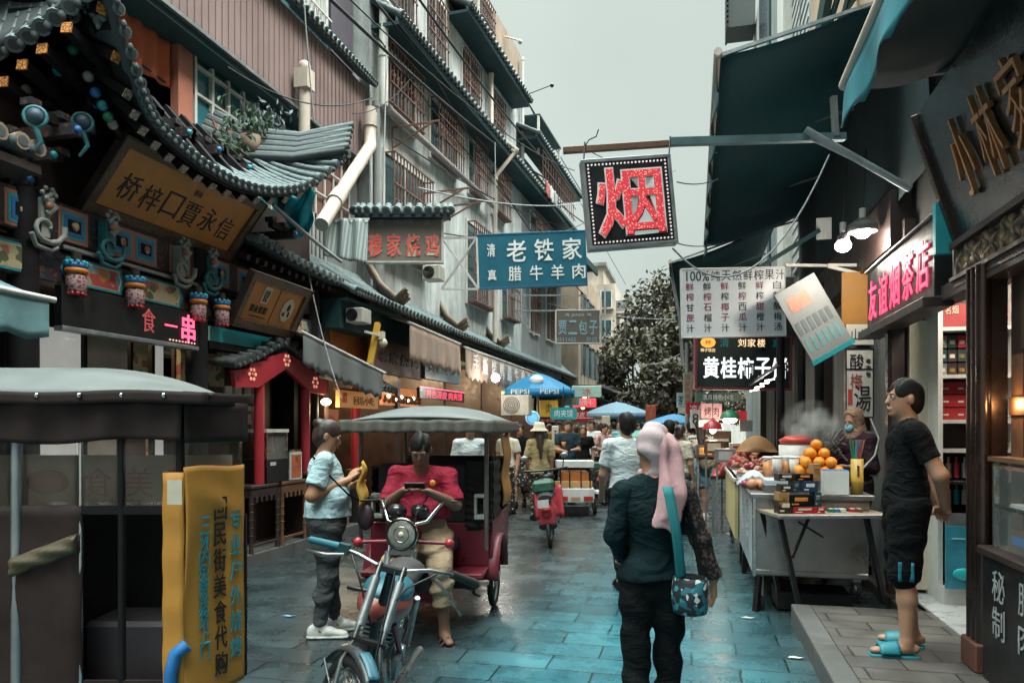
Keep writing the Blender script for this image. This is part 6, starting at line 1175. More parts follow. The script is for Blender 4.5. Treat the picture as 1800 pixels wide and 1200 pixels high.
for r_ in range(3):
    for k in range(3): m = MB(); y = 8.7 + k * .09; z = 1.0 + r_ * .1; m.cyl(white_paint, (-5.1, y, z), (-5.1, y, z + .075), .036, n=12); m.cyl(gold, (-5.1, y, z + .075), (-5.1, y, z + .09), .03, n=12); tag(m.build('jar', loc=(-5.1, y, z)), 'white jar in the stack by the nearer red kiosk pillar', 'jar', 'white jars on the kiosk counter')
stripe = pattern('grey_striped_cloth', 'wave', ((.14, .15, .15), (.36, .37, .36)), 3.2, .85, (0, 1, 0), pos=(.35, .6)); beige_c = mat('beige_valance', (.42, .3, .24), .85, var=.12, scale=3, dirt=.25)
def valance(name, label, a, b, drop, q, teeth, back=.9, rise=.35, txt=None, cv=None):
    a, b = V(a), V(b); T = thing(name, label, 'awning', (a + b) / 2); d = (b - a).normalized(); w_ = d.cross(V((0, 0, 1))); w_ = w_ if w_.x > 0 else -w_
    m = MB(); n = teeth * 4; m.sheet(q, lambda u, v: lerp(a, b, u) + w_ * (.03 * math.sin(u * teeth * 2.1) * v) - V((0, 0, v * (drop - (.12 * drop * 2 * abs((u * teeth) % 1 - .5) if v > .7 else 0)))), n, 5, .004); m.build('valance', T)
    m = MB(); m.sheet(cv or q, lambda u, v: lerp(a, b, u) - w_ * (back * v) + V((0, 0, rise * v - .03 * math.sin(v * 3.14))), 12, 4, .006); m.build('canvas', T); m = MB(); m.cyl(white_paint, a - d * .05, b + d * .05, .022, n=8); m.build('front_bar', T)
    if txt:
        m = MB(); L_ = (b - a).length; MM = frame((a + b) / 2 + w_ * .04 - V((0, 0, drop * .42)), d, (0, 0, 1)); [m.text(white_let, ch, MM @ Matrix.Translation((-L_ * .42 + i * L_ * .84 / (len(txt) - 1), 0, .01)), drop * .55, None, .01) for i, ch in enumerate(txt)]; m.build('characters', T)
    return T
valance('striped_awning', 'grey striped awning with a ragged scalloped edge above the orange shop sign', (-4.6, 8.1, 2.73), (-4.3, 9.8, 2.36), .42, stripe, 11, .6, .2)
valance('beige_awning', 'plain beige awning with a toothed edge over the brown and blue shop signs', atx(720, 567, -4.3), atx(808, 604, -4.3), .62, beige_c, 16)
valance('beige_awning', 'long beige awning with a line of small white characters', atx(818, 610, -4.3), atx(944, 656, -4.2), .62, beige_c, 30, txt='手撕烤鸭腊牛肉夹馍')
valance('teal_awning', 'pale teal awning corner beside the black led board', (-4.35, 2.4, 2.5), (-4.35, 4.22, 2.48), .3, mat('pale_teal_cloth', (.16, .3, .32), .8, var=.2, scale=4), 6, .75, .32)
for i, (px0, py0, px1, py1, x_, q, tx, lq, lb) in enumerate(((655, 590, 742, 668, -4.75, mat('umber_board', (.13, .06, .04), .6, var=.25, scale=3), '老家烧鸡', dkbrown, 'brown wooden shop board with faint carved characters'), (747, 620, 808, 676, -4.7, mat('blue_lit_board', (.02, .1, .14), .4, var=.3, scale=2), '贾家凉皮', mat('dull_blue', (.1, .25, .3), .5), 'dark blue glossy shop board under the plain beige awning'))):
    a, b, c = atx(px0, py0, x_), atx(px1, py1, x_), atx(px0, py1 - 22, x_); T = thing('shop_board', lb, 'sign', (a + b) / 2); yc, wd = (a.y + b.y) / 2, b.y - a.y; z1, z0 = a.z, b.z; MM = frame((x_, yc, (z0 + z1) / 2), (0, 1, 0), (0, 0, 1)); m = MB(); m.box(q, (0, 0, -.04), (wd, z1 - z0, .08), MM); m.build('panel', T, bevel=.01); m = MB(); [m.text(lq, ch, MM @ Matrix.Translation((-wd * .33 + k * wd * .22, 0, .001)), wd * .17, (z1 - z0) * .36, .012, bold=.012) for k, ch in enumerate(tx)]; m.build('characters', T)
m = MB(); m.bb(orangewood, -5.1, -5.0, 9.55, 11.2, 2.5, 3.0); tag(m.build('wooden_shutter', loc=(-5, 10.3, 2.5)), 'orange brown wooden shutter above the striped awning', 'shutter')
m = MB(); m.bar(mat('yellow_timber', (.55, .3, .03), .5), atx(664, 568, -4.5), atx(650, 640, -4.5), .07, .07); tag(m.build('timber_post', loc=atx(650, 640, -4.5)), 'short yellow timber post leaning under the tiled eave', 'post')
m = MB(); p = atx(668, 590, -4.45); m.box(cream, p, (.12, .1, .12)); m.bar(white_paint, p - V((0, .5, 0)), p, .03); m.ball(cream, p + V((.03, .03, -.1)), .07); tag(m.build('floodlight', loc=p), 'cream flood lamp on a white arm beside the yellow post', 'lamp')
rnd = random.Random(3)
T = thing('lit_food_window', 'glowing window hung with reddish roast food under the brown shop board', 'window', atx(710, 698, -5)); a, b = atx(672, 678, -5), atx(735, 706, -5)
m = MB(); m.bb(mat('glow_red', (.4, .15, .08), .5, var=.5, scale=14, emit=(1, .35, .12), es=.25), -5.05, -5.0, a.y, b.y, b.z - .1, a.z); m.build('backing', T); m = MB(); [m.ball(warm_lamp, (-4.95, a.y + .15 + k * .28, a.z - .16 - .05 * (k % 2)), .03, 8, 5) for k in range(int((b.y - a.y) / .28))]; m.build('bulbs', T); m = MB(); [m.ball(mat('roast_meat', (.4, .14, .04), .4), (-4.97, rnd.uniform(a.y, b.y), rnd.uniform(b.z, a.z - .2)), (.04, .06, .07), 8, 5) for k in range(26)]; o = m.build('roast_food', T); o['kind'] = 'stuff'
dim_red = mat('soft_red_led', (.4, .03, .05), .4, var=0, bump=0, emit=(1, .06, .12), es=.7)
T = thing('lit_sign', 'thin red lit strip sign with characters above the tricycle canopy', 'sign', atx(790, 690, -4.8)); a, b = atx(738, 695, -4.8), atx(816, 712, -4.8); m = MB(); m.bb(black, -4.86, -4.8, a.y, b.y, 2.1, 2.3); m.bb(red_led, -4.8, -4.79, a.y, b.y, 2.3, 2.315); m.build('panel', T); m = MB(); m.text(dim_red, '特色凉皮', frame((-4.798, a.y + .9, 2.2), (0, 1, 0), (0, 0, 1)), 1.2, .15); m.text(dim_red, '肉夹馍', frame((-4.798, b.y - .6, 2.2), (0, 1, 0), (0, 0, 1)), .9, .15); m.build('characters', T)
# stall furniture of the far left
def umbrella(label, top, r, h_, q, txt=None, group=None):
    T = thing('market_umbrella', label, 'umbrella', (top.x, top.y, 0), 0, group); n = 8; m = MB()
    def S(u, v): a = u * 2 * math.pi; k = v * r * (1 - .06 * abs(math.sin(a * n / 2))); return top + V((k * math.cos(a), k * math.sin(a), -h_ * v ** 1.25))
    m.sheet(q, S, 48, 6, .006, False); m.build('canopy', T); m = MB(); m.sheet(q, lambda u, v: S(u, 1) - V((0, 0, .16 * v)), 48, 1, .004); m.build('valance', T); m = MB(); m.cyl(white_paint, (top.x, top.y, .05), top, .025); m.lathe(kerb_m, [(0, 0), (.25, 0), (.25, .06), (.05, .1), (0, .1)], (top.x, top.y, 0)); m.build('pole', T)
    if txt:
        m = MB(); d_ = V((0, -1, 0)); fm = frame(top + V((r * .5, -r * .93, -h_ - .06)), (.8, .35, 0), (0, 0, 1)); m.text(white_let, txt, fm, .42, .11); fm = frame(top + V((-r * .25, -r * 1.0, -h_ - .06)), (1, 0, 0), (0, 0, 1)); m.text(white_let, txt, fm, .42, .11); m.ball(white_let, top + V((r * .1, -r * .62, -h_ * .5)), (.17, .1, .12), 12, 8); m.build('lettering', T)
    return T
umbrella('bright blue market umbrella with white lettering past the beige awnings', atd(945, 655, 17.5), .88, .42, mat('umbrella_blue', (.0, .15, .32), .6, var=.1, scale=2), 'PEPSI')
umbrella('dull blue umbrella over the far crowd', atd(1085, 706, 22), 1.0, .35, mat('umbrella_slate', (.13, .22, .3), .7)); umbrella('small green umbrella behind the white shirted walker', atd(1150, 752, 18), 1.0, .2, mat('umbrella_green', (.05, .25, .22), .7)); umbrella('bright blue umbrella at the far stalls', atd(1185, 727, 20), .8, .25, mat('umbrella_blue', (.0, .24, .48)))
def unit(label, p, w_, h_, d_=.3):
    T = thing('air_conditioner', label, 'air conditioner', p); m = MB(); m.box(mat('ac_cream', (.48, .46, .4), .5, var=.12, dirt=.4), p + V((0, d_ / 2, 0)), (w_, d_, h_)); m.build('casing', T, bevel=.01); m = MB(); [m.ring(dark, p + V((-w_ * .12, -.005, 0)), (0, 1, 0), h_ * .08 * k, .007, 20, 5) for k in range(1, 6)]; m.build('fan_grille', T); return T
unit('cream air conditioner box with a fan below the blue umbrella', atd(905, 712, 16), .62, .44); unit('cream air conditioner on the wall under the coral lettered sign', atd(757, 478, 12.3), .3, .24); unit('small grey box unit on the tiled eave', atd(622, 553, 10.2), .25, .2)
for i, (px0, py0, px1, py1, d_, q, lb, tx, lq) in enumerate(((948, 703, 981, 733, 16.8, mat('yellow_shield', (.6, .33, .03), .5), 'yellow board with a dark emblem hanging below the blue umbrella', '肉', ink), (946, 735, 979, 743, 16.9, red_paint, 'red strip board under the yellow board', '牛羊肉', white_let), (1007, 700, 1048, 716, 18, mat('red_lit_board', (.5, .03, .05), .5, var=0, emit=(1, .1, .12), es=.4), 'red lit board with white characters beside the crowd', '烤馕牛', white_let), (1007, 734, 1044, 741, 18.1, red_paint, 'thin red strip board over the crowd', '', white_let), (1005, 678, 1057, 698, 17.6, mat('mint_board', (.4, .55, .48), .5), 'pale mint board with a red badge above the red lit board', '冰', red_let), (1135, 712, 1153, 741, 21, mat('red_lantern', (.4, .06, .03), .6), 'red hanging box lantern beyond the white shirted walker', '福', gold), (1058, 731, 1072, 748, 20, cream, 'cream notice at the far stalls', '', ink), (970, 748, 982, 790, 15.8, white_paint, 'narrow white notice hung behind the hat wearer', '面', ink))):
    a, b = atd(px0, py0, d_), atd(px1, py1, d_); MM = frame((a + b) / 2, CR, (0, 0, 1)); wd, ht = (px1 - px0) * d_ / 1300, (py1 - py0) * d_ / 1300; T = thing('stall_board', lb, 'board', (a + b) / 2); m = MB(); m.box(q, (0, 0, 0), (wd, ht, .06), MM); m.build('panel', T, bevel=.01)
    if tx: m = MB(); m.text(lq, tx, MM @ Matrix.Translation((0, 0, .031)), wd * (.75 if len(tx) > 1 else .3), ht * .6, .006); m.build('characters', T)
for px, py, d_, q, lb in ((936, 734, 16.5, mat('blue_glow', (.1, .4, .6), .4, var=0, emit=(.2, .6, 1), es=.5), 'round blue lit disc sign'), (996, 725, 17, teal_p, 'round teal disc sign with a pale ring')):
    p = atd(px, py, d_); T = thing('disc_sign', lb + ' below the blue umbrella', 'sign', p); m = MB(); m.lathe(q, [(0, 0), (.16, 0), (.16, .05), (0, .05)], p, -CF, 20); m.build('panel', T); m = MB(); m.ring(carve_t if 'teal' in lb else white_paint, p - CF * .055, CF, .12, .012, 20, 6); m.build('ring', T)
p = atd(871, 664, 15); m = MB(); m.ball(white_lamp, p, .09, 12, 8); tag(m.build('globe_lamp', loc=p), 'bright white globe lamp under the lettered beige awning', 'lamp'); ld = bpy.data.lights.new('globe_light', 'POINT'); ld.energy = 18; ld.color = (1, .95, .85); ld.shadow_soft_size = .1; lo = bpy.data.objects.new('globe_light', ld); lo.location = p - V((0, 0, .2)); SC.collection.objects.link(lo)

# ------------------------------------------------------------------ vehicles
def local(o, xd):
    """standing frame at o with local x along xd, local y pointing away behind it"""
    x = V(xd).normalized(); z = V((0, 0, 1)); y = z.cross(x); M = Matrix((x, y, z)).transposed().to_4x4(); M.translation = V(o); return M
def wheel(par, T, c, r, w, axis=(1, 0, 0), spokes=18, rimr=.78, q=chrome):
    m = MB(); m.T = T; a = V(axis).normalized(); c = V(c); m.cyl(q, c - a * w * .9, c + a * w * .9, r * .14, n=12)
    u = a.cross(V((0, 0, 1))).normalized(); v = V((0, 0, 1))
    for k in range(spokes):
        t = 2 * math.pi * k / spokes; e = c + (u * math.cos(t) + v * math.sin(t)) * r * rimr; s = a * (w * .7 if k % 2 else -w * .7); m.tube(q, [c + s + (u * math.cos(t + .3) + v * math.sin(t + .3)) * r * .12, e], .0028 if spokes > 8 else .012, 5, False)
    o = m.build('wheel', par); m = MB(); m.T = T; m.ring(rubber, c, a, r * .9, r * .1, 36, 8, w / (r * .1) * .5); m.build('tyre', o); m = MB(); m.T = T; m.ring(q, c, a, r * rimr, r * .045, 32, 6, 1.4); m.build('rim', o); return o
def MG_(r, a, w_, dz): return V((.6 * r * math.cos(a) + .8 * w_, -.8 * r * math.cos(a) + .6 * w_, .29 + r * math.sin(a) + dz))
def part(name, par, T, fn, **k): m = MB(); m.T = T; fn(m); return m.build(name, par, **k)
olive = mat('olive_canvas', (.03, .026, .024), .8, var=.3, scale=5, bump=.4, bscale=14, spec=.2); canopy_g = mat('grey_canopy', (.13, .14, .14), .55, var=.14, scale=2.5, bump=.15, dirt=.3); brown_can = mat('plum_canvas', (.032, .021, .02), .6, var=.35, scale=3.5, bump=.5, bscale=10, spec=.15)
trk = mat('trike_red', (.23, .02, .04), .35, var=.2, scale=3, dirt=.25); banner = mat('yellow_banner', (.46, .2, .03), .6, var=.14, scale=3.5, bump=.4, bscale=7); khaki_seat = mat('dark_seat', (.03, .024, .028), .6, var=.3)
clear_film = film('clear_window_film', (.2, .16, .13), .14, .12)

# passenger tricycle with its canopy
PT = V((-2.22, 6.28, 0)); TK = local(PT, (.991, .135, 0)); TR = thing('passenger_tricycle', 'dark red motor tricycle with a grey canopy, parked facing the camera in the street', 'tricycle', PT)
for x in (-.5, .5): wheel(TR, TK, (x, .0, .275), .275, .055, spokes=10, q=steel)
wheel(TR, TK, (0, -1.5, .265), .265, .04)
part('cab_body', TR, TK, lambda m: (m.bb(trk, -.5, .5, -.7, .85, .38, .42), m.bb(trk, .5, .53, -.32, .9, .4, .8), m.bb(trk, -.53, -.5, -.32, .9, .4, .8), m.bb(trk, -.5, .5, .86, .9, .4, .8), m.bb(trk, -.1, .27, -.76, -.72, .2, .74), m.bb(trk, -.5, .5, -.36, -.33, .42, .78), m.bb(dark, -.46, .46, -.7, .8, .3, .38), m.bb(mat('grey_crossbar', (.2, .15, .14), .5), -.5, .55, -.7, -.66, .33, .37)), bevel=.008)
for s in (-1, 1): part('mudguard', TR, TK, lambda m: m.sheet(trk, lambda u, v: V((s * .5 + s * .09 * (v - .4) * 1.6, -.36 * math.cos(u * math.pi), .3 + .34 * math.sin(u * math.pi))), 16, 3, .01))
part('bench_seat', TR, TK, lambda m: (m.bb(khaki_seat, -.46, .46, .1, .6, .72, .84), m.bb(khaki_seat, -.47, .47, -.3, -.24, .76, 1.27)), bevel=.03, seg=2)
part('rider_seat', TR, TK, lambda m: m.bb(khaki_seat, -.18, .26, -.66, -.38, .58, .68), bevel=.03, seg=2)
for x in (-.44, .44): part('grab_rail', TR, TK, lambda m: (m.bb(white_paint, x - .05, x + .05, -.44, -.36, .82, .86), m.bb(white_paint, x - .05, x + .05, -.44, -.36, 1.0, 1.03), m.bb(white_paint, x - .05, x - .03, -.44, -.36, .86, 1.0), m.bb(white_paint, x + .03, x + .05, -.44, -.36, .86, 1.0)), bevel=.006)
part('side_curtain', TR, TK, lambda m: m.sheet(olive, lambda u, v: V((.3 + .23 * u, -.36 - .02 * math.sin(u * 5) + .012 * math.sin(v * 60 + 4 * u), .72 + .58 * v)), 10, 40, .01))
part('curtain', TR, TK, lambda m: m.sheet(olive, lambda u, v: V((-.52 + .01 * math.sin(v * 30), -.3 + 1.1 * u, .8 + .45 * v)), 14, 14, .008)); part('curtain', TR, TK, lambda m: m.sheet(olive, lambda u, v: V((.535 + .008 * math.sin(v * 30), -.3 + .5 * u, .8 + .5 * v)), 14, 14, .008)); part('rear_panel', TR, TK, lambda m: m.sheet(khaki_seat, lambda u, v: V((-.5 + 1.0 * u, .86, .8 + .5 * v)), 8, 6, .008))
for x, y in ((-.52, -.62), (.52, -.62), (-.52, .85), (.52, .85)): part('post', TR, TK, lambda m: m.tube(mat('grey_brown_post', (.12, .1, .09), .5), [(x, y, .6), (x, y, 1.58)], .018))
part('window_sheet', TR, TK, lambda m: m.sheet(clear_film, lambda u, v: V((.525, -.3 + 1.1 * u, 1.3 + .27 * v)), 4, 2, .002)); part('window_sheet', TR, TK, lambda m: (m.sheet(clear_film, lambda u, v: V((-.5 + 1.0 * u, .87, 1.3 + .27 * v)), 4, 2, .002)))
def can(u, v, W, L0, L1, z0, hh): x, y = (u - .5) * 2, v; return V((x * W, L0 + (L1 - L0) * y, z0 + hh * (1 - abs(x) ** 2.4) * (1 - abs(2 * y - 1) ** 3 * .75)))
part('canopy', TR, TK, lambda m: m.sheet(canopy_g, lambda u, v: can(u, v, .6, -.86, .95, 1.635, .14), 24, 16, .008))
part('valance', TR, TK, lambda m: [m.sheet(mat('grey_valance', (.12, .11, .095), .75, var=.25, scale=9, bump=.3), f, 60, 4, .006) for f in (lambda u, v: V((-.62 + 1.24 * u, -.865 - .012 * math.sin(u * 75) * v, 1.645 - .1 * v + .004 * math.sin(u * 31))), lambda u, v: V((.622 + .01 * math.sin(u * 90) * v, -.86 + 1.81 * u, 1.64 - .1 * v)), lambda u, v: V((-.622, -.86 + 1.81 * u, 1.64 - .1 * v)))])
part('banner', TR, TK, lambda m: m.sheet(banner, lambda u, v: V((.555 + .012 * math.sin(v * 11), .22 + .62 * u, .86 + .64 * v + .01 * math.sin(u * 9))), 14, 16, .008))
# front end
part('fork', TR, TK, lambda m: [(m.tube(chrome, [(s * .08, -1.5, .265), (s * .09, -1.36, .62), (s * .085, -1.27, .82)], .02), m.cyl(steel, (s * .085, -1.4, .5), (s * .09, -1.33, .7), .028)) for s in (-1, 1)])
part('front_mudguard', TR, TK, lambda m: m.sheet(black, lambda u, v: V(((v - .5) * .11, -1.5 - .3 * math.cos(.5 + u * 2.2), .265 + .3 * math.sin(.5 + u * 2.2))), 16, 4, .006))
warm_glass = mat('bulb_glass', (.7, .62, .45), .15, var=0, bump=0)
hl = part('headlight', TR, TK, lambda m: (m.lathe(chrome, [(0, .0), (.06, .01), (.1, .05), (.118, .1), (.118, .12), (.105, .12)], M=local((0, 0, 0), (1, 0, 0)) @ Matrix.Translation((0.02, -1.27, .83)) @ Matrix.Rotation(R(90), 4, 'X'), n=24), m.ball(mat('lamp_lens', (.5, .48, .42), .08, .6, var=.3, scale=26, bump=.6), (.02, -1.385, .83), (.105, .016, .105), 24, 10), m.ring(black, (.02, -1.392, .83), (0, 1, 0), .108, .007, 26, 6), m.ring(chrome, (.02, -1.398, .83), (0, 1, 0), .055, .004, 20, 5), m.ball(warm_glass, (.02, -1.4, .83), (.022, .012, .022), 10, 6), m.bb(chrome, -.07, .11, -1.37, -1.3, .68, .72)))
part('gauges', TR, TK, lambda m: [(m.lathe(mat('gauge_dark', (.03, .028, .03), .3), [(0, 0), (.062, 0), (.07, .06), (.06, .08), (0, .08)], (s * .085 + .02, -1.2, .93), (0, .5, .8), 16), m.ring(chrome, (s * .085 + .02, -1.18, .97), (0, .5, .8), .06, .006, 18, 5)) for s in (-1, 1)])
part('handlebar', TR, TK, lambda m: (m.tube(chrome, [(-.3, -.98, 1.04), (-.21, -1.08, 1.04), (-.13, -1.2, .9), (.0, -1.23, .86), (.16, -1.2, .9), (.26, -1.08, 1.04), (.34, -.98, 1.04)], .015, 10), m.cyl(rubber, (.28, -1.05, 1.04), (.38, -.93, 1.04), .02), m.cyl(rubber, (-.25, -1.05, 1.04), (-.34, -.93, 1.04), .02), m.tube(black, [(-.2, -1.04, 1.04), (-.36, -1.14, 1.04)], .008), m.tube(black, [(.24, -1.04, 1.04), (.36, -1.04, 1.03)], .008)))
for s in (-1, 1): part('turn_signal', TR, TK, lambda m: (m.tube(trk, [(s * .08, -1.25, .76), (s * .33, -1.25, .75)], .014), m.ball(mat('signal_red', (.4, .03, .04), .25), (s * .34, -1.26, .75), (.036, .036, .036), 10, 7)))
part('frame', TR, TK, lambda m: (m.tube(black, [(0, -1.25, .85), (0, -1.0, .5), (0, -.7, .32)], .03), m.tube(trk, [(0, -1.22, .84), (0, -.95, .78), (0, -.66, .62)], [.05, .1, .07], 12), m.tube(black, [(.1, -1.1, .4), (.1, -.75, .36)], .06, 10)))
part('wires', TR, TK, lambda m: [m.tube(black, [(s * .16, -1.15, 1.08), (s * .12, -1.34, .98), (s * .05, -1.3, .72), (0, -1.2, .6)], .006, 6) for s in (-1, 1)])
part('axle', TR, TK, lambda m: (m.cyl(black, (-.45, 0, .275), (.45, 0, .275), .035), m.tube(steel, [(.3, .1, .3), (.36, -.3, .2), (.28, -.5, .3)], .015), m.tube(black, [(.36, -.3, .38), (.37, -.32, .18), (.42, -.3, .15)], .014)))

dullc = mat('dull_chrome', (.3, .3, .3), .32, .9, var=.3, scale=14, bump=.05, dirt=.4)
def gp0(px, d): p = atd(px, 748, d); p.z = 0; return p
# small motorcycle leaning in front of it
MT = gp0(574, 3.25); MK = local(MT, (.982, .187, 0)) @ Matrix.Rotation(R(14), 4, 'Y') @ Matrix.Scale(1.05, 4); MO = thing('light_motorcycle', 'worn light motorcycle leaning before the tricycle, with blue grip and a red and teal tank', 'motorcycle', MT)
wheel(MO, MK, (0, 0, .29), .28, .04, axis=(.8, .6, 0), spokes=26); wheel(MO, MK, (-.04, 1.1, .3), .28, .045, spokes=26)
part('fork', MO, MK, lambda m: [(m.tube(dullc, [(s * .075, 0, .29), (s * .085, .07, .52), (s * .06, .1, .6), (s * .055, .27, .92)], [.011, .011, .013, .013], 10), m.cyl(steel, (s * .056, .14, .66), (s * .056, .24, .86), .021)) for s in (-1, 1)] + [m.bb(black, -.085, .085, .09, .125, .6, .62)])
part('mudguard', MO, MK, lambda m: (m.sheet(mat('dull_grey_guard', (.05, .055, .055), .4, .4, var=.3), lambda u, v: MG_(.31, .95 + u * 1.7, (v - .5) * .07, -.02 * (2 * v - 1) ** 2), 22, 6, .005), m.sheet(mat('slate_teal', (.02, .1, .14), .45, var=.3), lambda u, v: MG_(.318, .98 + u * .5, (v - .5) * .05, 0), 8, 3, .004), m.tube(dullc, [MG_(.3, 2.5, .045, 0), V((.05, .05, .3))], .005), m.tube(dullc, [MG_(.3, 2.5, -.045, 0), V((-.05, .05, .3))], .005)))
part('handlebar', MO, MK, lambda m: (m.tube(dullc, [(-.42, .42, .9), (-.3, .36, .92), (-.17, .3, .92), (-.06, .27, .9), (.04, .27, .9), (.16, .3, .93), (.28, .38, .92), (.34, .44, .9)], .0095, 10), m.bb(black, -.07, .07, .25, .29, .885, .91)))
part('grip', MO, MK, lambda m: (m.cyl(mat('teal_grip', (.02, .13, .17), .5), (-.44, .43, .9), (-.27, .345, .925), .017), m.box(teal_sheet, (-.25, .335, .92), (.05, .04, .05)))); part('grip', MO, MK, lambda m: m.cyl(rubber, (.26, .37, .925), (.38, .46, .89), .02))
part('brake_lever', MO, MK, lambda m: m.tube(dullc, [(-.24, .32, .9), (-.32, .31, .88), (-.42, .33, .87), (-.43, .34, .84)], .008, 8)); part('brake_lever', MO, MK, lambda m: m.tube(dullc, [(.2, .3, .9), (.28, .3, .84), (.35, .34, .76)], .008, 8))
part('fuel_tank', MO, MK, lambda m: (m.ball(mat('tank_red', (.36, .06, .05), .35, var=.25, scale=6, dirt=.3), (-.03, .5, .69), (.13, .24, .1), 20, 12), m.ball(mat('tank_teal', (.012, .11, .15), .4, var=.2), (-.03, .52, .75), (.12, .22, .065), 20, 12), m.tube(black, [(-.2, .38, .74), (-.1, .33, .76), (0, .38, .74)], .01, 6)))
part('engine', MO, MK, lambda m: (m.bb(mat('engine_grey', (.1, .1, .1), .5, .6, var=.4, scale=20), -.12, .06, .45, .75, .3, .5), [m.bb(steel, -.1, .05, .42, .62, .5 + k * .022, .508 + k * .022) for k in range(6)], m.cyl(steel, (.06, .6, .38), (.1, .6, .38), .09), m.tube(dullc, [(.05, .4, .45), (.1, .34, .32), (.1, .6, .24), (.12, 1.2, .26)], .026, 10)))
part('frame', MO, MK, lambda m: (m.tube(black, [(0, .28, .88), (-.02, .32, .6), (-.03, .5, .3), (-.04, .8, .3), (-.04, 1.1, .3)], .022), m.tube(black, [(0, .28, .85), (-.06, .8, .66), (-.06, 1.15, .62)], .025), m.tube(trk, [(.05, .4, .62), (.1, .6, .4), (.1, .75, .34)], .014), m.bb(teal_p, .02, .05, .5, .56, .5, .62), [m.tube(dullc, [(s * .09 - .04, 1.1, .3), (s * .1 - .04, .95, .62)], .018) for s in (-1, 1)], m.tube(steel, [(-.1, .7, .3), (-.3, .75, .02)], .014)))
part('saddle', MO, MK, lambda m: m.tube(khaki_seat, [(-.06, .68, .68), (-.06, .85, .72), (-.06, 1.2, .72)], [.06, .11, .1], 12, True, .5))
part('cables', MO, MK, lambda m: [m.tube(black, p, .005, 6) for p in ([(-.2, .3, .91), (-.12, .2, .84), (0, .22, .6), (0, .3, .45)], [(.2, .31, .92), (.1, .18, .86), (.02, .2, .7), (-.05, .4, .6)], [(.02, .25, .9), (.06, .05, .55), (.05, -.02, .32)])])
part('wheel_reflector', MO, MK, lambda m: m.tube(white_paint, [(.03, -.03, .15), (.035, .0, .05)], .01))

# covered tricycle cut off by the left edge
CO_ = atz(0, 1200, 0) * 0; CO_ = CF * 3.05 - CR * 1.36; CO_.z = 0; CK = local(CO_, CR); CV = thing('covered_tricycle', 'brown covered tricycle with clear windows and a yellow lettered banner', 'tricycle', CO_)
part('roof', CV, CK, lambda m: m.sheet(canopy_g, lambda u, v: V((-1.75 + (1.88 - .19 * v) * u, -.06 + .72 * v, 1.735 + .15 * (1 - max(0, (u - .62) / .38) ** 2) * math.sin(min(1, v * 1.0) * math.pi * .5) ** .8 - (.0 if u < 1 else .0))), 30, 12, .01))
part('roof_trim', CV, CK, lambda m: (m.sheet(brown_can, lambda u, v: V((-1.75 + 1.88 * u, -.065 - .006 * math.sin(u * 24), 1.74 - .05 * v + .005 * math.sin(u * 17))), 60, 3, .012), m.sheet(brown_can, lambda u, v: V((.03 + .14 * u, -.065 + .4 * u, 1.74 - .05 * v)), 8, 3, .012), [m.ball(chrome, (-1.4 + k * .17, -.078, 1.722), .011, 8, 5) for k in range(9)]))
part('skirt', CV, CK, lambda m: (m.sheet(brown_can, lambda u, v: V((-1.75 + 1.76 * u, -.02 - .012 * math.sin(u * 33 + v) * v - .008 * math.sin(u * 71), 1.7 - (.2 - .045 * u + .008 * math.sin(u * 20)) * v)), 70, 8, .008), m.sheet(brown_can, lambda u, v: V((.015 + .15 * u, -.02 + .3 * u, 1.7 - .17 * v)), 8, 6, .008)))
for a, b in ((-.64, -.44), (-.41, -.27), (-.24, -.03), (-1.7, -.72)): part('window_sheet', CV, CK, lambda m: m.sheet(clear_film, lambda u, v: V((a + (b - a) * u, .002 + .006 * math.sin(u * 9 + v * 7), 1.27 + .28 * v)), 10, 8, .002))
part('window_sheet', CV, CK, lambda m: m.sheet(clear_film, lambda u, v: V((.012 + .14 * u, .0 + .26 * u, 1.36 + .2 * v)), 8, 6, .002)); part('window_sheet', CV, CK, lambda m: m.sheet(clear_film, lambda u, v: V((-1.7 + 1.7 * u, .5, 1.45 + .16 * v)), 8, 4, .002))
for x, q, r_ in ((-.69, steel, .022), (-.425, chrome, .009), (-.255, dark, .016), (-.012, dark, .018), (-1.7, dark, .016)): part('post', CV, CK, lambda m: m.tube(q, [(x, .012, .5), (x, .012, 1.7)], r_))
part('side_panel', CV, CK, lambda m: (m.sheet(brown_can, lambda u, v: V((-1.75 + 1.335 * u, .0 + .008 * math.sin(v * 9 + u * 7), .42 + .85 * v)), 24, 18, .008), m.bb(dark, -1.7, .1, .45, .47, .42, 1.18), m.bb(dark, -.42, .02, .0, .02, 1.235, 1.27), m.bb(dark, -1.7, .03, .0, .5, .42, .46), m.bb(brown_can, -1.75, -1.74, 0, .5, .42, 1.7), m.bb(brown_can, -.41, -.0, .0, .015, .42, .55)))
part('torn_flap', CV, CK, lambda m: m.sheet(mat('olive_brown_flap', (.1, .075, .045), .5, var=.3, scale=6, bump=.5, bscale=12), lambda u, v: V((-.69 + .27 * u, -.02 - .025 * math.sin(v * 3) - .01 * math.sin(u * 14 + v * 9), .98 + .1 * u + .08 * v)), 14, 6, .006))
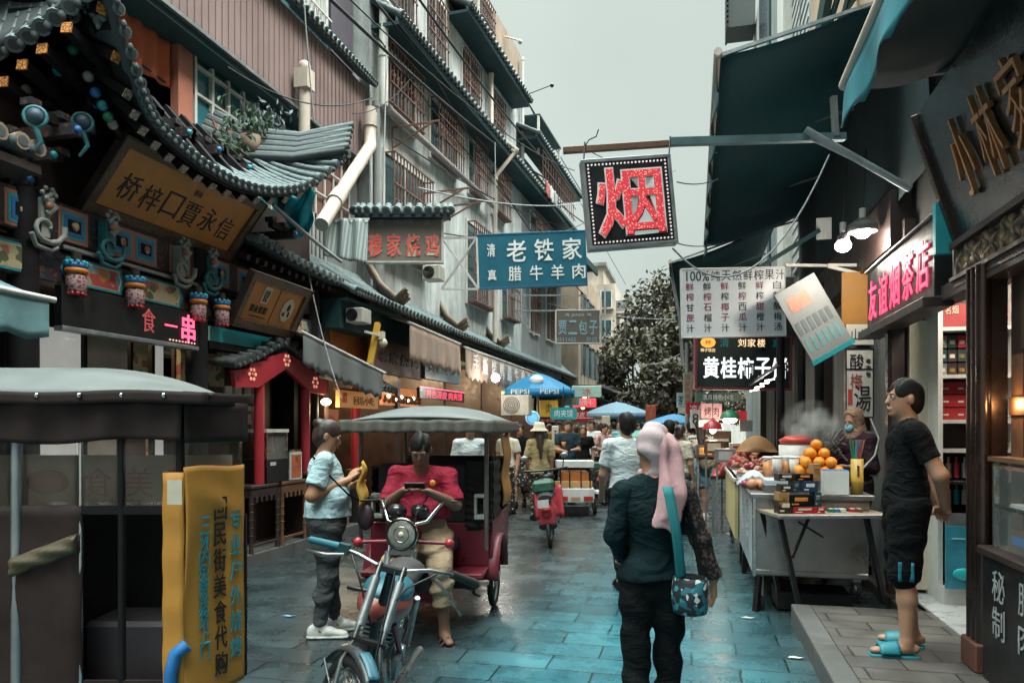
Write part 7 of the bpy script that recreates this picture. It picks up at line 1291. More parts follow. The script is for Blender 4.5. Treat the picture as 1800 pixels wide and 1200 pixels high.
part('inner_sheet', CV, CK, lambda m: (m.bb(mat('printed_sheet', (.34, .26, .2), .6, var=.15), -1.5, .02, .486, .494, 1.18, 1.46), [m.text(mat('print_red', (.28, .06, .05), .6), ch, CKI @ Matrix.Translation((-.62 + i * .2, .485, 1.33)) @ Matrix.Rotation(R(90), 4, 'X') @ Matrix.Scale(-1, 4, (1, 0, 0)), .13, .14, .002) for i, ch in enumerate('食美街民')], [m.text(mat('print_red', (.28, .06, .05)), ch, CKI @ Matrix.Translation((-.58 + i * .13, .485, 1.225)) @ Matrix.Rotation(R(90), 4, 'X') @ Matrix.Scale(-1, 4, (1, 0, 0)), .1, .06, .002) for i, ch in enumerate('烧户业专')], m.box(pink_p, (-.46, .484, 1.5), (.14, .004, .09)), m.ball(mat('print_red', (.28, .06, .05)), (-.86, .484, 1.33), (.1, .003, .06), 14, 8))) if (CKI := Ident()) is not None else None
def bz(u, v): return V((.02 + .14 * u + .008 * math.sin(v * 7 + u * 3) * (1 - u), -.035 + .28 * u, 1.43 - (.97 - .02 * u) * v + .005 * math.sin(u * 6)))
part('banner', CV, CK, lambda m: (m.sheet(banner, lambda u, v: bz(u, v) + V((.004 * math.sin(16 * u + 5 * v) * (1 - abs(2 * v - 1)) + .012 * max(0, 1 - abs(v - .1 - .12 * u) * 14) * math.sin(u * 3), 0, 0)), 24, 40, .01), m.sheet(banner, lambda u, v: V((-.06 + .085 * u, -.035 + .004 * math.sin(v * 30), 1.41 - .96 * v)), 4, 20, .01), m.box(cream, (-.01, -.045, 1.33), (.06, .006, .1))))
def bl(m):
    for q, t, u0, v0, s, dv in ((mat('banner_teal', (.02, .25, .3), .6), '三环内免费送货上门', .3, .26, .05, .068), (ink, '回民街美食代购', .56, .19, .066, .115), (mat('banner_teal', (.02, .25, .3)), '专业户外烧烤', .83, .24, .06, .118)):
        for i, ch in enumerate(t): p = bz(u0, v0 + i * dv) + V((.013, -.006, 0)); m.text(q, ch, frame(p, V((.14, .28, 0)), (0, 0, 1)), s, s * 1.5, .003, bold=.006)
part('lettering', CV, CK, bl)
part('blue_pipe', CV, CK, lambda m: m.tube(blue_p, [(-.02, -.06, .0), (-.02, -.06, .6), (.0, -.06, .68), (.04, -.04, .71)], .026, 10))
for x in (-.25, -1.4): wheel(CV, CK, (x, .3, .25), .25, .05, axis=(.3, 1, 0), spokes=10, q=steel)
part('load', CV, CK, lambda m: (m.bb(dkbrown, -1.4, -.75, .1, .4, .46, .9), m.bb(khaki_seat, -.5, -.05, .15, .44, .46, .75)), bevel=.02)

# far vehicles: white flatbed tricycle and scooters, seen from behind
p0 = atz(1012, 908, 0); FK = local(p0, CR); FT = thing('flatbed_tricycle', 'small white flatbed tricycle seen from behind in the middle of the street', 'tricycle', p0); wsh = mat('white_enamel', (.6, .6, .6), .35, var=.1, dirt=.2)
for x in (-.36, .36): wheel(FT, FK, (x, .25, .2), .2, .05, spokes=8, q=steel)
wheel(FT, FK, (0, 1.7, .2), .2, .04, spokes=8, q=steel)
part('bed', FT, FK, lambda m: (m.bb(wsh, -.3, .3, .0, .03, .28, .5), m.bb(wsh, -.32, .32, 0, 1.1, .25, .3), m.bb(wsh, -.33, -.3, .0, 1.1, .3, .5), m.bb(wsh, .3, .33, 0, 1.1, .3, .5), m.bb(black, -.24, .24, .0, .06, .06, .2)), bevel=.01)
for s in (-1, 1): part('tail_light', FT, FK, lambda m: m.bb(mat('tail_red', (.4, .03, .02), .3), s * .22 - .08, s * .22 + .08, -.012, 0, .28, .36))
part('number_plate', FT, FK, lambda m: m.bb(mat('plate_tan', (.4, .25, .15), .5), -.08, .08, -.01, .0, .29, .35)); part('rail', FT, FK, lambda m: ([m.tube(black, [(x, .05, .5), (x, .1, .9)], .012) for x in (-.26, -.1, .1, .26)], m.bb(wsh, -.33, .33, .08, .5, .86, .98)), bevel=.01)
part('mudguard', FT, FK, lambda m: [m.bb(wsh, s * .37 - .08, s * .37 + .08, .05, .45, .4, .44) for s in (-1, 1)])
m = MB(); m.T = FK; m.bb(orangewood, -.22, .24, .1, .6, .52, .78); m.bb(mat('card_brown', (.5, .28, .12), .7), -.4, .3, .08, .12, .5, .62); tag(m.build('cardboard_box', loc=FK @ V((0, .3, .5)), bevel=.006), 'tan cardboard load on the white flatbed tricycle', 'box')
def scooter(label, p, rz, body, plate=True, group=None):
    K = local(p, V((math.cos(rz), math.sin(rz), 0))) @ Matrix.Rotation(R(-6), 4, 'Y'); S = thing('scooter', label, 'scooter', p, 0, group)
    wheel(S, K, (0, .0, .2), .2, .05, spokes=6, q=steel); wheel(S, K, (0, 1.15, .2), .2, .05, spokes=6, q=steel)
    part('rear_body', S, K, lambda m: (m.ball(body, (0, .12, .48), (.13, .3, .15), 16, 10), m.bb(body, -.1, .1, -.12, .0, .3, .5), m.bb(black, -.12, .12, -.1, .35, .25, .34)), bevel=.03)
    part('seat', S, K, lambda m: m.tube(khaki_seat, [(0, -.12, .66), (0, .15, .7), (0, .5, .66)], [.09, .14, .1], 12, True, .5)); part('floor', S, K, lambda m: m.bb(black, -.14, .14, .4, .9, .26, .3)); part('front_shield', S, K, lambda m: (m.sheet(body, lambda u, v: V((-.19 + .38 * u, .95 + .08 * v - .1 * (2 * u - 1) ** 2, .28 + .46 * v)), 8, 6, .03), m.ball(black, (0, 1.0, .86), (.12, .09, .07), 12, 8)))
    part('handlebar', S, K, lambda m: (m.tube(black, [(-.32, .86, .98), (0, .95, .96), (.32, .86, .98)], .016), m.tube(black, [(0, 1.14, .3), (0, .95, .96)], .025), [m.tube(black, [(s * .25, .9, .98), (s * .28, .9, 1.12)], .007) for s in (-1, 1)])); part('mirror', S, K, lambda m: m.ball(steel, (-.29, .9, 1.16), (.06, .015, .04), 10, 6)); part('mirror', S, K, lambda m: m.ball(steel, (.29, .9, 1.16), (.06, .015, .04), 10, 6))
    part('tail_light', S, K, lambda m: m.ball(mat('tail_red', (.4, .03, .02), .3), (0, -.17, .52), (.07, .03, .03), 10, 6))
    if plate: part('number_plate', S, K, lambda m: m.box(wsh, (-.03, -.19, .6), (.15, .012, .1)))
    part('luggage_box', S, K, lambda m: (m.bb(mat('bag_green', (.03, .1, .07), .6, var=.4), -.16, .12, .0, .3, .72, .88), m.ball(black, (.0, .3, .8), (.16, .12, .1), 10, 6)), bevel=.03); return S
scooter('red scooter with a pale number plate parked behind the white flatbed tricycle', atz(968, 962, 0), .16, mat('scooter_red', (.42, .04, .06), .35, var=.15)); scooter('black scooter beside the woman with the hat', atz(945, 900, 0), .3, black, False); scooter('dark grey scooter parked beside the white flatbed tricycle', atz(1062, 888, 0), -.1, mat('scooter_grey', (.06, .065, .07), .4), False); scooter('dull blue scooter at the feet of the far crowd', atz(1045, 862, 0), .2, mat('scooter_blue', (.05, .09, .13), .4), False)

# ------------------------------------------------------------------ people
sk = mat('skin_tan', (.42, .22, .14), .55, var=.1, scale=9, bump=.05); sk2 = mat('skin_warm', (.38, .18, .1), .55, var=.1, scale=9, bump=.05); skd = mat('skin_deep', (.2, .1, .065), .55, var=.1, scale=9)
hairb = mat('hair_black', (.009, .008, .008), .62, spec=.25, var=.3, scale=30, bump=.3, bscale=60); hairbr = mat('hair_brown', (.04, .022, .018), .5, var=.4, scale=30, bump=.3, bscale=60)
def cloth(n, c, v=.14): return mat(n, c, .85, var=v, scale=6, bump=.25, bscale=90, fold=.55, spec=.12)
blk = cloth('black_cloth', (.006, .006, .007)); velvet = cloth('dark_teal_velvet', (.006, .015, .018), .5); lace = pattern('flower_lace', 'noise', ((.01, .008, .01), (.15, .095, .08)), 58, .8, pos=(.5, .62)); white_c = cloth('white_cotton', (.6, .63, .64)); blue_c = cloth('pale_blue_cotton', (.42, .56, .6)); jean = mat('grey_denim', (.06, .065, .07), .9, var=.35, scale=7, bump=.3, bscale=80, fold=.6); maroon = cloth('maroon_cotton', (.26, .02, .04)); khaki = cloth('khaki_cotton', (.42, .3, .2)); rubberteal = mat('teal_slipper', (.01, .2, .25), .5, var=.15); whsh = mat('white_trainer', (.62, .6, .58), .5, var=.15, scale=10)
def gp(px, d, z=0.): p = atd(px, 748, d); p.z = z; return p
AWAY = YAW
# woman in the pink headscarf, from behind
P1 = gp(1148, 3.5)
r, J, hp, k = person('person walking away in dark lace sleeved jacket and pink and grey headscarf', P1, AWAY, 1.6, .0075, dict(sl=(-.145, -.02, 1.375), sr=(.145, -.02, 1.375), el=(-.2, -.03, 1.15), wl=(-.13, .12, 1.02), er=(.228, -.01, 1.14), wr=(.31, .03, .93), fr=(.318, .05, .83), al=(-.09, -.06, .085), ar=(.09, .06, .085), tl=(-.1, .1, .03), tr=(.1, .22, .03), kl=(-.085, .0, .49), kr=(.085, .06, .5)), .84, sk2, velvet, .5, 'long', blk, 'trousers', .03, None, shoe=blk, sleeve_mat=lace, head_turn=.25)
F = Field((-.3, -.32, 1.0), (.3, .3, 1.75), .0075); gs = mat('grey_pink_gauze', (.42, .31, .325), .85, var=.18, scale=12, bump=.3, bscale=70); pk = mat('pink_gauze', (.44, .24, .255), .85, var=.16, scale=9, bump=.3, bscale=60)
F.ell(hp(0, -.01, .03), np.array((.084, .106, .104)) * k, None, .01, cut=[(hp(0, .07, .03), (.1, 1, -.4))]); F.cone(hp(0, -.02, -.02), hp(.0, -.02, -.1), .085 * k, .068 * k, .03, cut=[(hp(0, .06, 0), (0, 1, 0))]); F.ell(hp(-.055, .03, -.07), (.06, .1, .075), None, 0, 'sub'); F.wrinkle(.004, ((25, 30, 60), (50, 14, 33)), 2); F.build('headscarf', gs, r)
F = Field((-.3, -.36, .9), (.35, .3, 1.75), .0075); F.ell(hp(.038, -.04, -.005), np.array((.062, .095, .095)) * k, None, .02); F.cone(hp(.045, -.1, -.03), hp(.03, -.16, -.22), .05, .06, .03, (.2, 1, .1), .4); F.cone(hp(.03, -.16, -.22), hp(-.02, -.165, -.38), .06, .055, .03, (0, 1, 0), .3, cut=(hp(-.015, -.17, -.39), (-.45, 0, -1))); F.cone(hp(.06, -.08, .0), hp(.05, -.172, -.34), .024, .022, .03); F.cone(hp(.02, -.09, .0), hp(-.02, -.172, -.33), .022, .024, .03); F.cone(hp(.08, .0, -.05), hp(.02, .09, -.13), .05, .05, .03); F.wrinkle(.0075, ((78, 12, 7), (37, 20, 16), (120, 30, 9)), 4); F.build('scarf_tail', pk, r)
BG = thing('shoulder_bag', 'small black bag printed with white and teal flowers on a teal strap', 'bag', gp(1213, 3.35, .83)); p = BG.location.copy(); floral = pattern('floral_print', 'cells', ((.012, .015, .02), (.5, .52, .5), (.012, .02, .03), (.02, .22, .26), (.014, .014, .02), (.02, .12, .16), (.012, .012, .016)), 42, .7)
m = MB(); A = Matrix.Translation(p) @ Matrix.Rotation(YAW - .5, 4, 'Z'); m.T = A; m.sheet(floral, lambda u, v: V((.075 * math.cos(u * 6.283) * (1 + .12 * math.sin(v * 3.14)), .055 * math.sin(u * 6.283) * (1 + .35 * math.sin(v * 3.14)), -.075 + .16 * v)), 32, 10, .008); m.ball(floral, (0, 0, -.07), (.075, .055, .02), 14, 6); m.ball(blk, (0, 0, .08), (.076, .056, .02), 14, 6); m.build('pouch', BG)
m = MB(); a = gp(1173, 3.27, 1.33); m.sheet(mat('teal_strap', (.015, .17, .19), .7, var=.1), lambda u, v: lerp(a, p + V((-.04, -.02, .07)), v) + CR * (.045 * (u - .5)) - CF * (.05 * math.sin(v * 3.14)), 3, 12, .005); m.build('strap', BG); m = MB(); m.tube(blk, [p + V((.05, .02, .08)), p + V((.02, .08, .25)), gp(1200, 3.4, 1.3)], .012, 6); m.build('cord', BG)
# man in black at the door
P2 = atz(1592, 1142, .15); P2.z = .15
r, J, hp, k = person('person in black T-shirt and shorts with teal slippers in the corner shop doorway', P2, YAW + R(72), 1.74, .0085, dict(el=(-.25, -.14, 1.12), wl=(-.1, -.2, .92), fl=(.0, -.22, .88), er=(.25, -.14, 1.12), wr=(.1, -.2, .9), fr=(.0, -.2, .86), al=(-.14, .02, .085), tl=(-.16, .2, .03), ar=(.11, -.06, .085), tr=(.15, .11, .03), kl=(-.12, .03, .49), hl=(-.09, 0, .9)), 1.04, sk, blk, .52, 'short', blk, 'knee', 0, hairb, 'short', head_turn=.25)
for s_ in 'lr':
    t, toe = V(J['a' + s_]), V(J['t' + s_]); u = (toe - t); u.z = 0; u.normalize(); s = u.cross(V((0, 0, 1))); m = MB(); a = t - u * .07; b = toe + u * .035
    m.sheet(rubberteal, lambda x, y: lerp(a, b, y) + s * ((x - .5) * (.085 + .02 * math.sin(y * 3.14))) + V((0, 0, .012 - lerp(a, b, y).z)), 4, 14, .02); m.sheet(rubberteal, lambda x, y: lerp(t + u * .05, toe - u * .02, y) + s * (.056 * math.cos(x * 3.14)) + V((0, 0, .02 + (.065 - .02 * y) * math.sin(x * 3.14) - lerp(t + u * .05, toe - u * .02, y).z)), 12, 6, .01); o = m.build('slipper'); o.parent = r
m = MB(); q = V(J['kl']); m.sheet(mat('teal_stripe', (.01, .18, .25), .6, var=.4, scale=20), lambda u, v: q + V((-.098 + .02 * math.sin(u * 3), -.04 + .09 * u, -.02 + .12 * v - q.z * 0)), 5, 5, .006); o = m.build('short_stripe'); o.parent = r
# woman in pale blue at the left
P3 = gp(574, 5.67)
r, J, hp, k = person('person in a pale blue T-shirt and grey jeans with white trainers facing the tricycle driver', P3, YAW - R(78), 1.63, .0085, dict(er=(.24, -.1, 1.13), wr=(.1, .17, 1.24), fr=(.05, .22, 1.31), el=(-.24, -.04, 1.12), wl=(-.12, .2, 1.18), fl=(-.06, .26, 1.22), al=(-.09, .07, .085), tl=(-.11, .24, .03), ar=(.09, -.05, .085), tr=(.12, .12, .03)), 1.38, sk2, blue_c, .5, 'short', jean, 'trousers', .0, hairbr, 'bun', whsh, head_tilt=.35, belly=.15)
BB = thing('shoulder_bag', 'small dark bag hanging from a cord in front of the woman in pale blue', 'bag', P3 + CR * .3 + V((0, 0, .9))); p = BB.location.copy(); m = MB(); m.ball(mat('plum_bag', (.04, .02, .03), .5, var=.4), p, (.07, .05, .1), 12, 8); m.build('pouch', BB); m = MB(); c = P3 + V((0, 0, 1.37)); m.tube(blk, [c - CF * .13 - CR * .07, c - CF * .19 + CR * .03 - V((0, 0, .1)), c + CR * .2 - CF * .16 - V((0, 0, .28)), p + V((0, 0, .1))], .007, 6); m.build('cord', BB)
m = MB(); c = P3 + CR * .27 + V((0, 0, 1.28)); m.sheet(mat('yellow_cloth', (.55, .3, .05), .8, var=.3), lambda u, v: c + V((.05 * u + .02 * math.sin(v * 9), -.05 + .03 * math.sin(u * 5 + v * 4), -.3 * v + .06 * u)), 6, 12, .01); tag(m.build('food_packet', loc=c), 'yellow paper packet held at the chest of the woman in pale blue', 'packet')
# tricycle driver
P4 = gp(742, 5.72)
r, J, hp, k = person('person in a maroon polo and khaki trousers with a phone, seated on the tricycle', P4, YAW + math.pi, 1.72, .0085, dict(pel=(0, -.02, .73), waist=(0, -.04, .88), chest=(0, -.02, 1.1), neck=(0, .03, 1.26), head=(0, .1, 1.4), hl=(-.1, 0, .7), hr=(.1, 0, .7), kl=(-.17, .28, .52), kr=(.17, .36, .6), al=(-.19, .22, .085), ar=(.15, .34, .2), tl=(-.24, .37, .03), tr=(.17, .5, .17), sl=(-.19, -.01, 1.2), sr=(.19, -.01, 1.2), el=(-.26, .08, .99), er=(.26, .08, .99), wl=(-.08, .28, 1.1), wr=(.1, .28, 1.11), fl=(-.01, .34, 1.13), fr=(.03, .34, 1.13)), 1.25, skd, maroon, .55, 'half', khaki, 'cropped', 0, hairb, 'short', head_tilt=.55, belly=.14)
for s_ in 'lr':
    t, toe = V(J['a' + s_]), V(J['t' + s_]); u = (toe - t); u.z = 0; u.normalize(); s = u.cross(V((0, 0, 1))); g = toe.z - .03; m = MB(); m.sheet(khaki_seat, lambda x, y: lerp(t - u * .07, toe + u * .03, y) * 1 + s * ((x - .5) * .1) + V((0, 0, g - lerp(t - u * .07, toe + u * .03, y).z + .004)), 4, 10, .02)
    for f_ in (.25, .75): c = lerp(t, toe, f_); m.tube(dkbrown, [V((c.x, c.y, g)) + s * .055, V((c.x, c.y, g + .075 - .02 * f_)), V((c.x, c.y, g)) - s * .055], .011, 6)
    o = m.build('sandal'); o.parent = r
m = MB(); M4 = Matrix.Translation(P4) @ Matrix.Rotation(YAW + math.pi, 4, 'Z'); c = M4 @ V((.01, .36, 1.16)); m.box(black, (0, 0, 0), (.15, .075, .01), M4 @ Matrix.Translation((.01, .36, 1.165)) @ Matrix.Rotation(.7, 4, 'X')); tag(m.build('phone', loc=c, bevel=.003), 'black phone in the hands of the tricycle driver', 'phone')
m = MB(); m.ball(orange_p, M4 @ V((-.1, .175, 1.17)), (.025, .012, .025), 10, 6); o = m.build('shirt_badge'); 
o.parent = r; o.matrix_parent_inverse = M4.inverted()
# walkers and shoppers further off
walk = dict(al=(-.09, -.16, .12), tl=(-.1, -.02, .04), kl=(-.09, .04, .5), ar=(.09, .14, .085), tr=(.1, .3, .05), kr=(.09, .12, .5), el=(-.22, .05, 1.1), wl=(-.2, .2, .92), er=(.22, -.12, 1.12), wr=(.24, -.1, .86))
hold = dict(el=(-.22, .02, 1.12), wl=(-.1, .26, 1.12), er=(.22, .02, 1.12), wr=(.1, .26, 1.1))
def far(label, px, d, face, H, top, low, kind, hair=hairb, hk='short', pose=None, b=1., sl='short', tl=.52, shoe=blk, h=.013, low_len=.0, skin=None, turn=0.): return person(label, gp(px, d), YAW + face, H, h, pose, b, skin or sk, top, tl, sl, low, kind, low_len, hair, hk, shoe, head_turn=turn)
navy = cloth('navy_cotton', (.02, .04, .055)); plaid = pattern('pink_check', 'cells', ((.5, .25, .24), (.55, .4, .36), (.3, .12, .12)), 24, .85); prt = pattern('grey_leaf_print', 'voronoi', ((.015, .015, .017), (.3, .3, .3)), 20, .85, pos=(.3, .5)); polka = pattern('polka_print', 'voronoi', ((.55, .53, .5), (.02, .02, .022)), 22, .85, pos=(.25, .32)); khs = cloth('khaki_shirt', (.34, .26, .14)); denim = cloth('pale_denim', (.12, .26, .34)); cream_c = cloth('cream_cotton', (.5, .45, .36))
far('person in a plain white T-shirt and dark trousers walking away beside the headscarf', 1101, 7.4, .1, 1.72, white_c, blk, 'trousers', pose=walk, h=.011)
r, J, hp, k = far('person in a khaki shirt and pale sun hat with a long braid, back turned', 948, 12.6, .1, 1.6, khs, polka, 'trousers', hairbr, 'long', b=1.05, sl='half', tl=.6)
m = MB(); m.lathe(mat('straw_hat', (.55, .47, .36), .8, var=.15), [(0, .13), (.08, .12), (.1, .06), (.105, .02), (.16, -.02), (.165, -.03), (.1, .0)], hp(0, -.01, .05), n=20); o = m.build('hat'); o.parent = r
m = MB(); m.tube(hairbr, [hp(0, -.12, -.05), hp(.0, -.17, -.25), hp(.01, -.16, -.48)], [.045, .04, .02], 8); o = m.build('braid'); o.parent = r
far('person in a black top and black and white patterned skirt walking towards the camera', 914, 14.6, math.pi, 1.62, blk, polka, 'skirt', hairb, 'bun', pose=walk, low_len=.45)
far('person in a cream striped top half hidden behind the yellow banner', 892, 13.4, 2.6, 1.6, pattern('cream_stripe', 'wave', ((.5, .46, .4), (.25, .24, .22)), 12, .85, (0, 0, 1)), polka, 'trousers', hairbr, 'long')
far('person in a navy T-shirt eating from a cup, facing the camera', 998, 15, math.pi, 1.7, navy, blk, 'trousers', pose=hold); m = MB(); m.lathe(orange_p, [(0, 0), (.03, 0), (.045, .1), (0, .1)], gp(991, 14.7, 1.18)); tag(m.build('snack_cup', loc=gp(991, 14.7, 1.18)), 'orange snack cup in the hand of the person in navy', 'cup')
far('person with long dark hair in a black strappy top in the far crowd', 1025, 16, 3.0, 1.6, blk, blk, 'trousers', hairbr, 'long', h=.016); far('person in a white T-shirt standing in the far crowd', 1040, 17, 2.8, 1.72, white_c, jean, 'trousers', h=.016); far('person in a pink checked shirt touching their face in the far crowd', 1062, 16.5, 3.6, 1.64, plaid, blk, 'trousers', hairb, 'bun', pose=hold, h=.016)
far('person in a white shirt seen through the tricycle canopy', 826, 10.2, 3.3, 1.66, white_c, jean, 'trousers', h=.013); far('person in dark clothes near the far umbrellas', 1130, 21, 0, 1.68, navy, blk, 'trousers', h=.018); far('person in a grey shirt at the far end of the street', 1078, 24, .4, 1.7, cloth('grey_cotton', (.2, .2, .2)), jean, 'trousers', h=.018)
r, J, hp, k = far('person with long black hair in a grey leaf print shirt and pale denim shorts', 1230, 12.6, .1, 1.68, prt, denim, 'shorts', hairb, 'long', pose=dict(er=(.23, -.02, 1.1), wr=(.2, .12, .92)), shoe=whsh)
m = MB(); c = gp(1243, 12.4, 1.0); m.ball(cloth('drab_bag', (.2, .2, .16)), c, (.14, .08, .15), 12, 8); m.tube(blk, [c + V((0, 0, .12)), gp(1236, 12.4, 1.38)], .012, 6); tag(m.build('rucksack', loc=c), 'drab green bag on the back of the woman in denim shorts', 'bag')
far('person in a pale top with an arm raised to a companion, behind the headscarf', 1196, 11, -.9, 1.6, cream_c, jean, 'trousers', hairbr, 'bun', pose=dict(el=(-.3, .15, 1.36), wl=(-.35, .36, 1.42)), h=.013); far('person with a dark cap of hair embraced by the person in the pale top', 1176, 11.2, .8, 1.68, cloth('brown_cotton', (.2, .1, .06)), blk, 'trousers', h=.013)
far('person in a grey green shirt walking far off beyond the cream stall', 1213, 15, .1, 1.66, cloth('sage_cotton', (.2, .24, .2)), blk, 'trousers', h=.016)
# the crowd further down the street
rnd = random.Random(12); tops = (white_c, navy, plaid, cream_c, khs, cloth('rust_cotton', (.3, .09, .04)), blk, cloth('sky_cotton', (.2, .36, .45)), cloth('mustard_cotton', (.4, .24, .04)), cloth('olive_cotton', (.12, .13, .07)))
looks = ('white', 'navy', 'pink checked', 'cream', 'khaki', 'rust coloured', 'black', 'sky blue', 'mustard', 'olive')
spots = ((1012, 19, 1), (1034, 21, 3), (1052, 19.5, 0), (1070, 20.5, 5), (1090, 18.5, 7), (1108, 22, 3), (1122, 25, 8), (1142, 23, 2), (1160, 20, 9), (1188, 18, 4), (1206, 22, 0), (1222, 19, 6), (982, 18.5, 8), (965, 20, 1), (1082, 27, 2), (1150, 28, 5))
for i, (px, d, c) in enumerate(spots):
    q = ('past the red lit board', 'beside the mint board', 'below the thin red strip board', 'near the cream notice', 'behind the white shirted walker', 'under the dull blue umbrella', 'by the red hanging box lantern', 'before the market booths', 'in front of the low trees', 'behind the leaf print shirt', 'at the far pink board', 'near the grey post', 'behind the khaki hat wearer', 'under the bright blue umbrella', 'deep in the street', 'deepest by the booths')[i]
    far('person in a %s top %s' % (looks[c], q), px, d, rnd.choice((0, math.pi, 2.7, .4)), rnd.uniform(1.56, 1.74), tops[c], rnd.choice((blk, jean, denim)), 'trousers', rnd.choice((hairb, hairbr)), rnd.choice(('short', 'long', 'bun')), pose=rnd.choice((walk, hold, None)), h=.02, b=rnd.uniform(.9, 1.1))
# juice seller
P5 = gp(1502, 7.55, .1)
r, J, hp, k = person('juice seller in a plum jacket, tan headscarf and pale blue face mask behind the cart', P5, YAW + R(115), 1.66, .011, dict(el=(-.24, .02, 1.1), wl=(-.16, .24, 1.12), er=(.24, .04, 1.1), wr=(.14, .26, 1.16)), 1.1, sk, cloth('plum_cloth', (.045, .022, .032)), .6, 'long', cloth('grey_trousers', (.16, .13, .12)), 'trousers', .0, None, shoe=blk, head_tilt=.25)
F = Field((-.3, -.3, 1.1), (.3, .35, 1.8), .01); F.ell(hp(0, -.015, .035), np.array((.092, .11, .108)) * k, None, .01, cut=[(hp(0, .065, .0), (0, 1, -.25))]); F.cone(hp(0, -.02, -.05), hp(0, -.0, -.17), .088 * k, .12 * k, .03); F.ell(hp(0, .1, -.02), (.062, .07, .085), None, 0, 'sub'); F.wrinkle(.004); F.build('headscarf', cloth('tan_scarf', (.3, .19, .13)), r)
m = MB(); m.ball(mat('pale_blue_mask', (.2, .45, .6), .8, var=.3, scale=14), hp(0, .085, -.05), (.05, .03, .045), 12, 8); o = m.build('face_mask'); o.parent = r

# ------------------------------------------------------------------ trees at the end of the street
leafm = [mat('leaf_%s' % n, c, .85, var=.35, scale=.8, bump=0, spec=.1) for n, c in (('brown_green', (.1, .093, .07)), ('dark', (.066, .062, .047)), ('pale', (.135, .124, .095)))]
bark = mat('tree_bark', (.07, .055, .045), .9, var=.3, scale=6, bump=.5)
def tree(label, base, h_, crown, seed, n=2600, leaf=.3):
    rnd = random.Random(seed); T = thing('tree', label, 'tree', base, 0, 'trees at the end of the street'); b = V(base); m = MB(); top = b + V((rnd.uniform(-.3, .3), 0, h_ * .62)); m.tube(bark, [b, lerp(b, top, .5) + V((.1, 0, 0)), top], [.22, .17, .1], 10)
    lobes = []
    for k in range(22):
        a = rnd.uniform(0, 6.28); z = rnd.uniform(.3, 1.0); rr = crown * math.sin(min(1, (1.12 - z) * 1.5) * 1.57) * rnd.uniform(.35, 1); c = b + V((rr * math.cos(a), rr * math.sin(a) * .8, h_ * z * .95)); lobes.append((c, crown * rnd.uniform(.22, .42))); s = lerp(b, top, .45 + .5 * rnd.random()); m.tube(bark, [s, lerp(s, c, .5) + V((0, 0, .2)), c], [.07, .045, .02], 6)
    m.build('trunk', T); vs, fs, mi = [], [], []
    m = MB(); groups = [([], []) for _ in leafm]
    for i in range(n):
        c, r_ = lobes[rnd.randrange(len(lobes))]; d = V((rnd.gauss(0, 1), rnd.gauss(0, 1), rnd.gauss(0, .8))).normalized() * r_ * rnd.random() ** .4; p = c + d
        A = Euler((rnd.uniform(-1.2, 1.2), rnd.uniform(-1.2, 1.2), rnd.uniform(0, 6.28))).to_matrix(); s = leaf * rnd.uniform(.5, 1.3); g = groups[rnd.choice((0, 0, 1, 2))]; k = len(g[0])
        for x, y in ((-.5, 0), (0, -.28), (.5, 0), (0, .28)): g[0].append(p + A @ V((x * s, y * s, .06 * s * (1 if y else 0))))
        g[1].append((k, k + 1, k + 2, k + 3))
    for q, (v_, f_) in zip(leafm, groups): m.add(v_, f_, q)
    m.build('crown', T)
for i, (px, d, h_, cr, lb) in enumerate(((1160, 38, 9.2, 3.2, 'tallest brown green tree beside the beige tower'), (1118, 33, 5.6, 2.3, 'lower bushy tree in front of the white house'), (1200, 34, 7.2, 2.4, 'tree behind the pole of the lower green awning'), (1075, 42, 4.2, 2.0, 'small tree at the foot of the beige tower'), (1172, 30, 4.2, 1.9, 'nearest low tree in the middle of the far street end'), (1230, 40, 7.0, 3.0, 'tree mostly hidden by the juice price board'))): tree(lb, gp(px, d), h_, cr, i + 3, 5200 if i in (0, 1, 2) else 3000)
m = MB(); 
for k in range(3): m.bb((dkteal, red_paint, midwood)[k], -2.2 + k * 1.3, -1.2 + k * 1.3, 29.5, 30.2, .0, 2.0 - .3 * k); m.bb(cream, -2.1 + k * 1.3, -1.3 + k * 1.3, 29.4, 29.48, 1.0, 1.5 - .2 * k); tag(m.build('market_booth', loc=(-1.7 + k * 1.3, 30, 0)), ('dark green', 'red', 'brown')[k] + ' market booth closing the far end of the street', 'booth'); m = MB()

